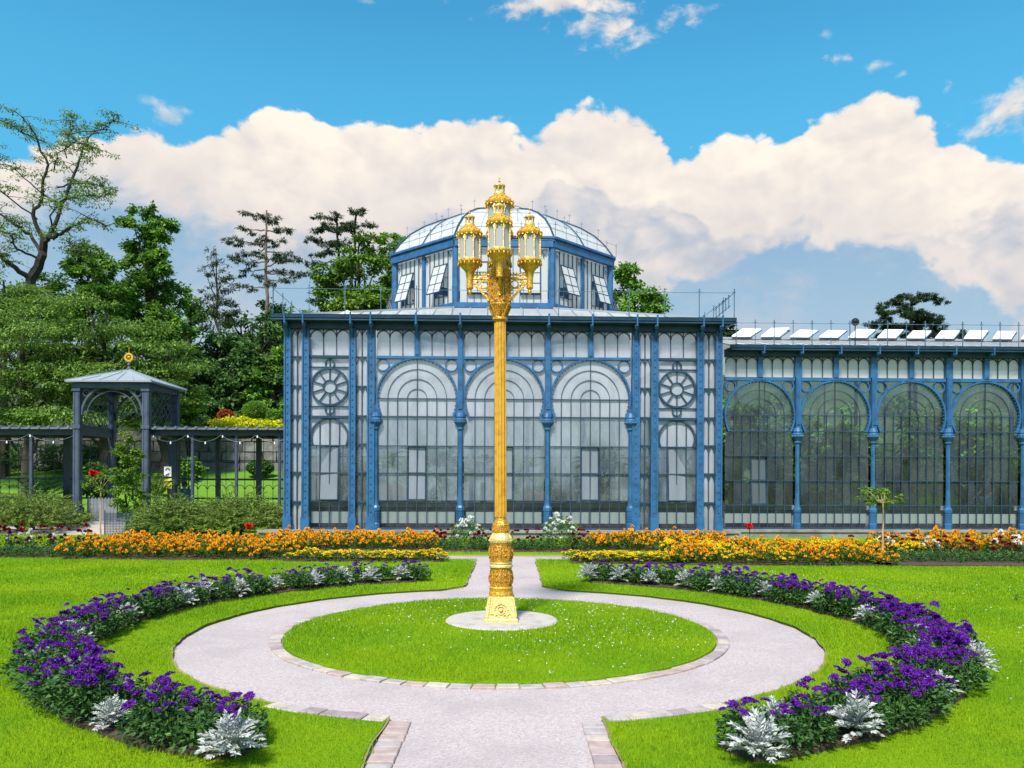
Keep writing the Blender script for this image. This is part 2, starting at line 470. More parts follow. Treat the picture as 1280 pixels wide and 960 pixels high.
def path_material():
    mt = bpy.data.materials.new('pinkish fine gravel')
    mt.use_nodes = True
    t = mt.node_tree
    t.nodes.clear()
    N = NT(t)
    out = N.n('ShaderNodeOutputMaterial')
    p = N.n('ShaderNodeBsdfPrincipled')
    p.inputs['Roughness'].default_value = 0.9
    pos = N.n('ShaderNodeNewGeometry').outputs['Position']
    v = N.n('ShaderNodeTexVoronoi', feature='F1')
    v.inputs['Scale'].default_value = 95
    t.links.new(pos, v.inputs['Vector'])
    g = N.n('ShaderNodeSeparateColor')
    t.links.new(v.outputs['Color'], g.inputs[0])
    c = N.mix(g.outputs[0], (0.335, 0.270, 0.276, 1), (0.535, 0.446, 0.456, 1))
    c = N.mix(N.ss(N.noise(pos, 260, 2, 0.5), 0.56, 0.72), c, (0.66, 0.61, 0.59, 1))
    c = N.mix(N.m('MULTIPLY', N.ss(N.noise(pos, 0.8, 6, 0.6), 0.42, 0.66), 0.55), c, (0.33, 0.275, 0.285, 1))
    N.put(p.inputs['Base Color'], c)
    b = N.n('ShaderNodeBump')
    b.inputs['Strength'].default_value = 0.6
    b.inputs['Distance'].default_value = 0.006
    t.links.new(v.outputs['Distance'], b.inputs['Height'])
    t.links.new(b.outputs[0], p.inputs['Normal'])
    t.links.new(p.outputs[0], out.inputs['Surface'])
    return mt


M_path = path_material()
BRICKS = [material('edging brick %s' % s, c, 0.85, col2=d, scale=12, bump=0.5, bscale=45, bdist=0.006)
          for s, c, d in (('rose', (0.43, 0.32, 0.30), (0.34, 0.25, 0.24)), ('grey', (0.42, 0.36, 0.36), (0.32, 0.27, 0.28)),
                          ('mauve', (0.33, 0.26, 0.28), (0.25, 0.20, 0.22)), ('buff', (0.50, 0.42, 0.37), (0.40, 0.33, 0.30)))]


# ------------------------------------------------------------------ mesh builder
class MB:
    def __init__(self):
        self.v = []
        self.f = []

    def add(self, vs, fs):
        o = len(self.v)
        self.v += [tuple(p) for p in vs]
        self.f += [tuple(i + o for i in f) for f in fs]
        return self

    def box(self, x0, x1, y0, y1, z0, z1):
        return self.add([(x0, y0, z0), (x1, y0, z0), (x1, y1, z0), (x0, y1, z0), (x0, y0, z1), (x1, y0, z1), (x1, y1, z1), (x0, y1, z1)],
                        [(0, 3, 2, 1), (4, 5, 6, 7), (0, 1, 5, 4), (1, 2, 6, 5), (2, 3, 7, 6), (3, 0, 4, 7)])

    def cbox(self, c, s):
        return self.box(c[0] - s[0] / 2, c[0] + s[0] / 2, c[1] - s[1] / 2, c[1] + s[1] / 2, c[2] - s[2] / 2, c[2] + s[2] / 2)

    def bar(self, p, q, w, d=None, up=(0, -1, 0)):
        d = w if d is None else d
        p, q = Vector(p), Vector(q)
        t = (q - p).normalized()
        n = Vector(up)
        n = (n - t * n.dot(t))
        if n.length < 1e-4:
            n = t.orthogonal()
        n.normalize()
        b = t.cross(n)
        vs = []
        for e in (p, q):
            for i, j in ((-1, -1), (1, -1), (1, 1), (-1, 1)):
                vs.append(e + b * (w / 2 * i) + n * (d / 2 * j))
        return self.add(vs, [(0, 1, 2, 3), (7, 6, 5, 4), (0, 4, 5, 1), (1, 5, 6, 2), (2, 6, 7, 3), (3, 7, 4, 0)])

    def tube(self, pts, r, n=6, cap=True):
        pts = [Vector(p) for p in pts]
        rs = r if isinstance(r, (list, tuple)) else [r] * len(pts)
        vs, fs = [], []
        ref = None
        for i, p in enumerate(pts):
            a = pts[max(i - 1, 0)]
            b = pts[min(i + 1, len(pts) - 1)]
            t = (b - a).normalized() if (b - a).length > 1e-9 else Vector((0, 0, 1))
            if ref is None:
                ref = t.orthogonal().normalized()
            ref = (ref - t * ref.dot(t))
            ref = ref.normalized() if ref.length > 1e-6 else t.orthogonal().normalized()
            bn = t.cross(ref)
            for k in range(n):
                a_ = 2 * PI * k / n
                vs.append(p + ref * (math.cos(a_) * rs[i]) + bn * (math.sin(a_) * rs[i]))
        for i in range(len(pts) - 1):
            for k in range(n):
                k2 = (k + 1) % n
                fs.append((i * n + k, i * n + k2, (i + 1) * n + k2, (i + 1) * n + k))
        if cap:
            fs.append(tuple(range(n - 1, -1, -1)))
            fs.append(tuple((len(pts) - 1) * n + k for k in range(n)))
        return self.add(vs, fs)

    def lathe(self, prof, n=16, c=(0, 0, 0), rot=0.0, sq=False, cap=True, flute=0.0):
        """profile of (radius, z); sq: radius is the apothem of the n-gon"""
        vs, fs = [], []
        k_ = 1 / math.cos(PI / n) if sq else 1
        for r, z in prof:
            for k in range(n):
                a = 2 * PI * k / n + rot
                rr = r * k_ * (1 - (flute if k % 2 else 0))
                vs.append((c[0] + rr * math.cos(a), c[1] + rr * math.sin(a), c[2] + z))
        for i in range(len(prof) - 1):
            for k in range(n):
                k2 = (k + 1) % n
                fs.append((i * n + k, i * n + k2, (i + 1) * n + k2, (i + 1) * n + k))
        if cap:
            fs.append(tuple(range(n - 1, -1, -1)))
            fs.append(tuple((len(prof) - 1) * n + k for k in range(n)))
        return self.add(vs, fs)

    def prism(self, pts, y0, y1):
        """outline in x, z pushed through y0..y1"""
        n = len(pts)
        vs = [(x, y0, z) for x, z in pts] + [(x, y1, z) for x, z in pts]
        fs = [tuple(range(n)), tuple(range(2 * n - 1, n - 1, -1))]
        fs += [(i, i + n, (i + 1) % n + n, (i + 1) % n) for i in range(n)]
        return self.add(vs, fs)

    def arc(self, cx, cz, r, a0, a1, w, y0, y1, n=16):
        """curved bar of rectangular section in the x-z plane"""
        vs, fs = [], []
        for i in range(n + 1):
            a = a0 + (a1 - a0) * i / n
            for rr, yy in ((r - w / 2, y0), (r + w / 2, y0), (r + w / 2, y1), (r - w / 2, y1)):
                vs.append((cx + rr * math.cos(a), yy, cz + rr * math.sin(a)))
        full = abs(abs(a1 - a0) - 2 * PI) < 1e-6
        for i in range(n):
            for k in range(4):
                k2 = (k + 1) % 4
                fs.append((i * 4 + k, (i + 1) * 4 + k, (i + 1) * 4 + k2, i * 4 + k2))
        if not full:
            fs.append((0, 1, 2, 3))
            fs.append((n * 4 + 3, n * 4 + 2, n * 4 + 1, n * 4))
        return self.add(vs, fs)

    def ball(self, c, r, n=8, m=5, sz=1.0):
        prof = [(max(r * math.sin(PI * i / m), 0.0005), -r * sz * math.cos(PI * i / m)) for i in range(m + 1)]
        return self.lathe(prof, n, c)

    def sheet(self, pts):
        return self.add(pts, [tuple(range(len(pts)))])

    def xf(self, mtx, start=0):
        self.v[start:] = [tuple(mtx @ Vector(p)) for p in self.v[start:]]
        return self

    def mesh(self, name, mat, smooth=False):
        me = bpy.data.meshes.new(name)
        me.from_pydata(self.v, [], self.f)
        me.update()
        if mat:
            me.materials.append(mat)
        if smooth:
            bm = bmesh.new()
            bm.from_mesh(me)
            bmesh.ops.recalc_face_normals(bm, faces=bm.faces)
            for f in bm.faces:
                f.smooth = True
            for e in bm.edges:
                if len(e.link_faces) == 2 and e.calc_face_angle(0) > rad(38):
                    e.smooth = False
            bm.to_mesh(me)
            bm.free()
        return me


def link(name, me, parent=None, loc=None, rot=None):
    o = bpy.data.objects.new(name, me)
    C.objects.link(o)
    if parent is not None:
        o.parent = parent
    if loc is not None:
        o.location = loc
    if rot is not None:
        o.rotation_euler = rot
    return o


def part(name, mb, mat, parent, smooth=False, loc=None, rot=None, label=None):
    me = mb if isinstance(mb, bpy.types.Mesh) else mb.mesh(name, mat, smooth)
    o = link(name, me, parent, loc, rot)
    if label:
        o['label'] = label
    return o


def tag(o, label, cat, group=None):
    o['label'] = label
    o['category'] = cat
    if group:
        o['group'] = group
    return o


def thing(name, label, cat, loc=(0, 0, 0), rotz=0.0, group=None):
    o = bpy.data.objects.new(name, None)
    C.objects.link(o)
    o.empty_display_size = 0.2
    o.location = loc
    o.rotation_euler = (0, 0, rotz)
    return tag(o, label, cat, group)


def structure(name, me, mat=None):
    if isinstance(me, MB):
        me = me.mesh(name, mat)
    o = link(name, me)
    o['kind'] = 'structure'
    return o


def copy_tree(o, parent=None):
    c = o.copy()
    C.objects.link(c)
    if parent is not None:
        c.parent = parent
    for ch in list(o.children):
        copy_tree(ch, c)
    return c


def np_mesh(name, verts, faces, mat, smooth=False):
    """fast mesh from numpy arrays; faces all tri or all quad"""
    me = bpy.data.meshes.new(name)
    nv, nf, k = len(verts), len(faces), faces.shape[1]
    me.vertices.add(nv)
    me.vertices.foreach_set('co', np.ascontiguousarray(verts, dtype=np.float32).ravel())
    me.loops.add(nf * k)
    me.loops.foreach_set('vertex_index', np.ascontiguousarray(faces, dtype=np.int32).ravel())
    me.polygons.add(nf)
    me.polygons.foreach_set('loop_start', np.arange(0, nf * k, k, dtype=np.int32))
    me.polygons.foreach_set('loop_total', np.full(nf, k, dtype=np.int32))
    me.update(calc_edges=True)
    if mat:
        me.materials.append(mat)
    return me


def unit(a):
    return a / np.maximum(np.linalg.norm(a, axis=1, keepdims=True), 1e-9)


def leaves(pos, direc, length, width, fold=0.25, rng=RNG, nrm=None):
    """folded four-point leaves: returns verts, tri faces"""
    n = len(pos)
    d = unit(direc)
    r = rng.normal(size=(n, 3)) if nrm is None else nrm + rng.normal(size=(n, 3)) * 0.45
    s = unit(np.cross(d, r))
    u = np.cross(s, d)
    L = np.broadcast_to(np.asarray(length, float).reshape(-1, 1), (n, 1))
    Wd = np.broadcast_to(np.asarray(width, float).reshape(-1, 1), (n, 1))
    b = pos
    t = pos + d * L - u * L * 0.12
    mid = pos + d * L * 0.45
    l = mid + s * Wd * 0.5 + u * Wd * fold
    q = mid - s * Wd * 0.5 + u * Wd * fold
    V = np.stack([b, l, t, q], 1).reshape(-1, 3)
    i = np.arange(n)[:, None] * 4
    F = np.concatenate([i + [0, 3, 2], i + [0, 2, 1]], 1).reshape(-1, 3)
    return V, F


def merge(*vf):
    Vs, Fs, o = [], [], 0
    for v, f in vf:
        Vs.append(v)
        Fs.append(f + o)
        o += len(v)
    return np.concatenate(Vs), np.concatenate(Fs)


def rand_dirs(n, rng=RNG):
    return unit(rng.normal(size=(n, 3)))

# ------------------------------------------------------------------ ground, paths, lawns
RC = (-0.12, 8.66)            # centre of the ring path
R_OUT, R_IN = 3.29, 2.40      # outer edge of the ring, outer edge of the island's brick rim
BC, B_IN, B_OUT = (-0.12, 8.80), 4.06, 4.49   # curved flower beds
PX0, PX1 = -0.68, 0.47        # straight path
CP0, CP1 = 16.35, 17.3        # cross path


def smooth(a, b, x):
    t = np.clip((x - a) / (b - a), 0, 1)
    return t * t * (3 - 2 * t)


def height(x, y):
    x = np.asarray(x, float)
    y = np.asarray(y, float)
    side = np.maximum(1 - smooth(-7.2, -3.0, x), smooth(40, 52, y))
    h = 2.0 * smooth(28.2, 38.6, y) + 1.9 * smooth(38.7, 39.3, y) + 0.5 * smooth(39.3, 48.6, y) + 1.1 * smooth(48.8, 49.3, y)
    h = h + 8.0 * smooth(49.5, 90, y) - 3 * smooth(120, 500, y)
    return h * side


def hz(x, y):
    return float(height(x, y))


xs = np.concatenate([[-1500, -700, -300, -150, -80], np.linspace(-50, 50, 101), [80, 150, 300, 700, 1500]])
ys = np.concatenate([[-1500, -500, -150, -60, -25], np.linspace(-10, 30, 41), np.linspace(30.5, 56, 86), np.linspace(57, 100, 44), [120, 160, 260, 500, 900, 2000]])
gx, gy = np.meshgrid(xs, ys)
gz = height(gx, gy) - 0.04
nx, ny = len(xs), len(ys)
ii, jj = np.meshgrid(np.arange(nx - 1), np.arange(ny - 1))
a = (jj * nx + ii).ravel()
ground = structure('ground', np_mesh('ground', np.stack([gx, gy, gz], -1).reshape(-1, 3), np.stack([a, a + 1, a + nx + 1, a + nx], 1), M_hill))

from mathutils.geometry import tessellate_polygon


def flat(name, loops, z, mat, depth=0.0):
    """sheet with holes; depth gives it an edge"""
    tri = tessellate_polygon([[Vector((p[0], p[1], 0)) for p in lp] for lp in loops])
    pts = [p for lp in loops for p in lp]
    mb = MB()
    fs = []
    for t in tri:
        a_, b_, c_ = (Vector((pts[i][0], pts[i][1], 0)) for i in t)
        fs.append(tuple(t) if (b_ - a_).cross(c_ - a_).z > 0 else tuple(reversed(t)))
    mb.add([(p[0], p[1], z) for p in pts], fs)
    if depth:
        for lp in loops:
            n = len(lp)
            mb.add([(p[0], p[1], z) for p in lp] + [(p[0], p[1], z - depth) for p in lp], [(i, (i + 1) % n, (i + 1) % n + n, i + n) for i in range(n)])
    return structure(name, mb, mat)


def wob(p, amp=0.025, f=3.0):
    n = mnoise.noise_vector(Vector((p[0] * f, p[1] * f, 0.3)))
    m2 = mnoise.noise_vector(Vector((p[0] * f * 4, p[1] * f * 4, 1.3)))
    return (p[0] + n.x * amp + m2.x * amp * 0.4, p[1] + n.y * amp + m2.y * amp * 0.4)


def dense(pts, step=0.12):
    out = []
    for p, q in zip(pts, pts[1:]):
        n = max(1, int(math.dist(p, q) / step))
        out += [(p[0] + (q[0] - p[0]) * i / n, p[1] + (q[1] - p[1]) * i / n) for i in range(n)]
    return out + [pts[-1]]


def ring_arc(c, r, a0, a1, n):
    return [(c[0] + r * math.cos(a0 + (a1 - a0) * i / n), c[1] + r * math.sin(a0 + (a1 - a0) * i / n)) for i in range(n + 1)]


def lawn_edge(side):
    """inner edge of the lawn on one side, from the front path round the ring to the cross path"""
    xp = (PX0 - 0.17) if side < 0 else (PX1 + 0.17)
    xn = PX0 - 0.04 if side < 0 else PX1 + 0.02
    rr = R_OUT
    a_s = math.asin(max(-1, min(1, (xp - RC[0]) / rr)))
    a_n = math.asin((xn - RC[0]) / (rr - 0.15))
    s = [(xp, 1.0), (xp, RC[1] - rr * math.cos(a_s))]
    pts = dense(s)
    if side < 0:
        arc = ring_arc(RC, rr, -PI / 2 + a_s, -PI * 1.5 + a_n * -1 - 0.08, 110)
        arc = [(RC[0] + rr * math.cos(t), RC[1] + rr * math.sin(t)) for t in np.linspace(-PI / 2 + a_s, -1.5 * PI - a_n + 0.10, 110)]
    else:
        arc = [(RC[0] + rr * math.cos(t), RC[1] + rr * math.sin(t)) for t in np.linspace(-PI / 2 + a_s, PI / 2 - a_n - 0.10, 110)]
    pts += arc
    nn = [(xn, RC[1] + rr + 0.35), (xn, CP0 - 0.4), (xn + side * 0.25, CP0)]
    pts += dense([arc[-1]] + nn)
    return [wob(p) for p in pts]


LE, RE = lawn_edge(-1), lawn_edge(1)


def edge_strip(pts, side):
    L = [(p[0] - side * 0.02, p[1]) for p in pts]
    mb = MB()
    vs = []
    for i, p in enumerate(pts):
        a_, b_ = pts[max(i - 1, 0)], pts[min(i + 1, len(pts) - 1)]
        t = Vector((b_[0] - a_[0], b_[1] - a_[1], 0)).normalized()
        n_ = Vector((-t.y, t.x, 0)) * side          # towards the path
        w = 0.030 + 0.045 * abs(mnoise.noise(Vector((p[0] * 1.7, p[1] * 1.7, 4.0)))) * 2
        vs += [(p[0] - n_.x * 0.02, p[1] - n_.y * 0.02, 0.033), (p[0] + n_.x * w, p[1] + n_.y * w, 0.0075)]
    mb.add(vs, [(2 * i, 2 * i + 1, 2 * i + 3, 2 * i + 2) for i in range(len(pts) - 1)])
    structure('lawn_edge', mb, M_edge)


edge_strip(LE, 1)
edge_strip(RE, -1)
edge_strip([wob(p, 0.02) for p in dense([(-11.6, CP1 + 0.01), (26, CP1 + 0.01)], 0.3)], -1)
lawn_l = flat('lawn', [LE + [(-26, CP0), (-26, 1.0)]], 0.03, M_lawn, 0.06)
lawn_r = flat('lawn', [RE + [(26, CP0), (26, 1.0)]], 0.03, M_lawn, 0.06)
flat('path', [[(-26, 0.0), (26, 0.0), (26, CP1 + 0.1), (-26, CP1 + 0.1)]], 0.004, M_path)
PATH_OBJ = bpy.data.objects['path']
back_lawn = flat('lawn', [[wob(p) for p in dense([(-11.6, CP1), (26, CP1)], 0.3)] + [(26, 27.5), (-11.6, 27.5)]], 0.03, M_lawn, 0.06)
flat('lawn', [[wob(p) for p in dense([(-26, CP1), (-11.6, CP1)], 0.3)] + [(-11.6, 22.9), (-26, 22.9)]], 0.03, M_lawn, 0.06)
flat('side_path', [[(-26, 22.85), (-11.58, 22.85), (-11.58, 27.5), (-26, 27.5)]], 0.004, M_path)

# bright sloping lawn behind the pergola follows the ground
hx, hy = np.meshgrid(np.linspace(-40, -6.4, 60), np.linspace(27.9, 38.55, 40))
a = (np.arange(39)[:, None] * 60 + np.arange(59)[None]).ravel()
M_lawn2 = material('sloping lawn turf', (0.10, 0.235, 0.006), 0.9, col2=(0.13, 0.26, 0.008), scale=0.8, detail=8, bump=0.8, bscale=20, bdist=0.05)
structure('sloping_lawn', np_mesh('sloping_lawn', np.stack([hx, hy, height(hx, hy) + 0.03], -1).reshape(-1, 3), np.stack([a, a + 1, a + 61, a + 60], 1), M_lawn2))

# island: slightly domed turf inside a rim of bricks
mb = MB()
rr_ = [0.01, 0.6, 1.2, 1.7, 2.05, 2.2, 2.265, 2.275]
zz_ = [0.075, 0.072, 0.064, 0.054, 0.044, 0.038, 0.03, -0.03]
mb.lathe(list(zip(rr_[::-1], zz_[::-1])), 96, (RC[0], RC[1], 0), cap=False)
structure('island_lawn', mb, M_lawn)


def island_z(r):
    return np.interp(r, rr_, zz_)


def brick_mesh(l, w, h=0.05):
    mb = MB()
    b = 0.006
    mb.add([(-l / 2, -w / 2, -h), (l / 2, -w / 2, -h), (l / 2, w / 2, -h), (-l / 2, w / 2, -h),
            (-l / 2, -w / 2, 0.0), (l / 2, -w / 2, 0.0), (l / 2, w / 2, 0.0), (-l / 2, w / 2, 0.0),
            (-l / 2 + b, -w / 2 + b, b), (l / 2 - b, -w / 2 + b, b), (l / 2 - b, w / 2 - b, b), (-l / 2 + b, w / 2 - b, b)],
           [(0, 1, 5, 4), (1, 2, 6, 5), (2, 3, 7, 6), (3, 0, 4, 7), (4, 5, 9, 8), (5, 6, 10, 9), (6, 7, 11, 10), (7, 4, 8, 11), (8, 9, 10, 11)])
    return mb


RIM = [brick_mesh(0.178, 0.118).mesh('brick', m) for m in BRICKS]
CUB = [brick_mesh(0.158, 0.125).mesh('brick', m) for m in BRICKS]


def lay(mesh_set, x, y, rz, z=0.016):
    o = link('brick', random.choice(mesh_set), PATH_OBJ, (x, y, z + random.uniform(-0.004, 0.005)),
             (random.uniform(-0.02, 0.02), random.uniform(-0.02, 0.02), rz + random.uniform(-0.025, 0.025)))
    o.scale = (random.uniform(0.94, 1.03), random.uniform(0.94, 1.03), 1)


nb = 78
for i in range(nb):
    t = 2 * PI * i / nb
    lay(RIM, RC[0] + 2.335 * math.cos(t), RC[1] + 2.335 * math.sin(t), t + PI / 2)
for sgn, xb in ((-1, PX0 - 0.075), (1, PX1 + 0.085)):
    yb = 3.2
    while yb < 5.36:
        lay(CUB, xb, yb, 0)
        yb += 0.134
    for k in range(1, 7):                      # a few more follow the ring's edge
        t = math.asin((xb - RC[0]) / R_OUT) + sgn * k * 0.048
        lay(CUB, RC[0] + (R_OUT + 0.04) * math.sin(t), RC[1] - (R_OUT + 0.04) * math.cos(t), t, 0.034)

# ---- soil of the beds
TH0 = rad(20.5)
for sgn in (-1, 1):
    def pt(r, t):
        return (BC[0] + sgn * r * math.sin(t), BC[1] - r * math.cos(t))
    ts = np.linspace(TH0, PI - TH0, 70)
    rm, hw_ = (B_IN + B_OUT) / 2, (B_OUT - B_IN) / 2
    e0 = [pt(rm + hw_ * math.cos(u), TH0 - 0.022 * math.sin(u)) for u in np.linspace(PI, 0, 12)[1:-1]]
    e1 = [pt(rm + hw_ * math.cos(u), PI - TH0 + 0.03 * math.sin(u)) for u in np.linspace(0, PI, 12)[1:-1]]
    lp = [wob(p, 0.045) for p in [pt(B_OUT, t) for t in ts] + e1 + [pt(B_IN, t) for t in ts[::-1]] + e0]
    flat('bed_soil', [lp], 0.055, M_soil, 0.05)
# straight beds: x0, x1, y0, y1
BEDS = {'left_front': (-9.0, -4.4, 16.0, 18.6), 'left_edge': (-16.0, -8.9, 16.4, 18.4), 'left_yellow': (-4.5, -1.35, 15.75, 16.35), 'left_back': (-5.6, -1.75, 18.2, 19.8),
        'middle': (-1.9, 1.75, 18.0, 19.3), 'right_back': (1.75, 5.0, 18.4, 19.8), 'right_yellow': (1.2, 3.5, 15.5, 16.3),
        'right_front': (3.1, 7.4, 15.3, 17.4), 'right_edge': (7.0, 12.5, 15.3, 17.6), 'right_far': (8.6, 13.5, 17.4, 19.2)}
for b in BEDS.values():
    lp = dense([(b[0], b[2]), (b[1], b[2]), (b[1], b[3]), (b[0], b[3]), (b[0], b[2])], 0.2)[:-1]
    flat('bed_soil', [[wob(p, 0.06, 1.5) for p in lp]], 0.06, M_soil, 0.07)


# ---- grass blades (nobody could count them)
def lawn_mask(x, y):
    r = np.hypot(x - RC[0], y - RC[1])
    rb = np.hypot(x - BC[0], y - BC[1])
    jit = 0.02 * np.sin(x * 23 + y * 7) + 0.015 * np.sin(y * 31 - x * 13)
    on_path = (r < R_OUT + 0.0 + jit) & (r > 2.262 + jit * 0.6)
    xl = np.where(y < RC[1], PX0 - 0.165, PX0 - 0.04)
    xr = np.where(y < RC[1], PX1 + 0.165, PX1 + 0.02)
    on_path |= (x > xl + jit) & (x < xr + jit) & (r > R_IN)
    on_path |= (r < R_OUT + 0.105) & (y < 5.75) & (np.abs(x - RC[0]) < 1.62) & (r > R_IN)
    on_path |= (y > CP0 + jit) & (y < CP1 + jit)
    ang = np.abs(np.arctan2(np.abs(x - BC[0]), -(y - BC[1])))
    bed = (rb > B_IN + 0.02 + jit) & (rb < B_OUT - 0.02 + jit) & (ang > TH0) & (ang < PI - TH0)
    for b in BEDS.values():
        bed |= (x > b[0]) & (x < b[1]) & (y > b[2]) & (y < b[3])
    slab = np.hypot(x + 0.11, y - 9.0) < 0.64
    side_p = (x < -11.6) & (y > 22.9)
    wallz = (y > 21.8) & (x > -7)
    return ~(on_path | bed | slab | side_p | wallz)


def surf_z(x, y):
    r = np.hypot(x - RC[0], y - RC[1])
    return np.where(r < 2.28, island_z(r), 0.03)


def grass(name, y0, y1, n, lmin, lmax, w, margin=2.8, xr=None):
    n = int(n * (0.66 * (y0 + y1) / 2 + margin) / (0.66 * (y0 + y1) / 2 + 0.7))
    ys_ = np.sqrt(RNG.uniform(y0 ** 2, y1 ** 2, n))
    lim = 0.66 * ys_ + margin
    xs_ = RNG.uniform(-1, 1, n) * lim
    k = lawn_mask(xs_, ys_)
    xs_, ys_ = xs_[k], ys_[k]
    n = len(xs_)
    L = RNG.uniform(lmin, lmax, n) * (0.8 + 0.5 * np.sin(xs_ * 2.1) * np.sin(ys_ * 1.7) * 0.5)
    th = RNG.uniform(0, 2 * PI, n)
    lean = RNG.uniform(0.1, 0.9, n)
    ph = RNG.uniform(0, 2 * PI, n)
    b = np.stack([xs_, ys_, surf_z(xs_, ys_) - 0.004], 1)
    s = np.stack([np.cos(th), np.sin(th), np.zeros(n)], 1) * (w * RNG.uniform(0.6, 1.2, n)[:, None] / 2)
    t = b + np.stack([np.cos(ph) * lean, np.sin(ph) * lean, np.ones(n)], 1) * L[:, None] / np.sqrt(1 + lean ** 2)[:, None]
    V = np.stack([b - s, b + s, t], 1).reshape(-1, 3)
    F = np.arange(3 * n).reshape(-1, 3)
    o = link(name, np_mesh(name, V, F, M_grass))
    o['kind'] = 'stuff'
    return tag(o, 'short bright green mown grass of the lawns', 'grass')


grass('grass', 4.2, 7.5, 170000, 0.025, 0.052, 0.0052)
grass('grass', 7.5, 11.5, 190000, 0.03, 0.055, 0.0080)
grass('grass', 11.5, 16.4, 150000, 0.03, 0.055, 0.0125)
grass('grass', 17.2, 24.5, 70000, 0.04, 0.07, 0.02)

# white clover heads scattered in the turf
n = 5200
kx, ky = RNG.normal(size=n), RNG.normal(size=n)
cen = np.array([(0.2, 8.2), (0.9, 9.6), (-1.0, 9.0), (0.4, 7.4), (1.4, 8.4), (-4.5, 13.3), (-2.5, 13.6), (5.8, 8.8), (6.2, 12), (4.0, 13.6), (-0.6, 10.0), (1.0, 10.2), (-5.2, 6), (5.0, 6.2)])
ci = RNG.integers(0, len(cen), n)
kx = cen[ci, 0] + kx * 0.75
ky = cen[ci, 1] + ky * 0.6
k = lawn_mask(kx, ky) & (RNG.random(n) < 0.17)
kx, ky = kx[k], ky[k]
P = np.stack([kx, ky, surf_z(kx, ky) + RNG.uniform(0.03, 0.05, len(kx))], 1)
vf = [leaves(P - 0.0, np.stack([np.cos(RNG.uniform(0, 6.28, len(kx))), np.sin(RNG.uniform(0, 6.28, len(kx))), RNG.uniform(0, 0.6, len(kx))], 1), 0.011, 0.009) for _ in range(3)]
V, F = merge(*vf)
o = link('clover_flowers', np_mesh('clover_flowers', V, F, M_pet_white))
o['kind'] = 'stuff'
tag(o, 'tiny white clover heads dotted in the mown grass', 'clover')

# ------------------------------------------------------------------ greenhouse pavilion
YAW = rad(1.6)
gh = thing('greenhouse_pavilion', 'blue iron and glass greenhouse pavilion with octagonal glass dome behind the gold lamp post', 'greenhouse', (-0.21, 22.62, 0), YAW)


def clip_row(cx, x0, x1, z0, z1, zc, R, hw):
    """pane outline between x0..x1 and z0..z1, cut by the horseshoe"""
    pts = []
    n = 6
    def lim(z):
        return min(hw, math.sqrt(max(R * R - (z - zc) ** 2, 0)))
    zs_ = [z0 + (z1 - z0) * i / n for i in range(n + 1)]
    right = [(min(x1, lim(z)), z) for z in zs_]
    left = [(max(x0, -lim(z)), z) for z in zs_]
    if x1 < hw - 0.01:
        right = [right[0], right[-1]]
    if x0 > -hw + 0.01:
        left = [left[0], left[-1]]
    pts = right + left[::-1]
    return [(cx + p[0], p[1]) for p in pts]


def pane(parent, pts, y, mat, tilt=0.010):
    """one pane of glass, set at its own centre and slightly out of true like old glazing"""
    mx = sum(p[0] for p in pts) / len(pts)
    mz = sum(p[1] for p in pts) / len(pts)
    mb = MB().sheet([(p[0] - mx, 0, p[1] - mz) for p in pts])
    return part('pane', mb, mat, parent, loc=(mx, y, mz), rot=(random.gauss(0, tilt), 0, random.gauss(0, tilt)))


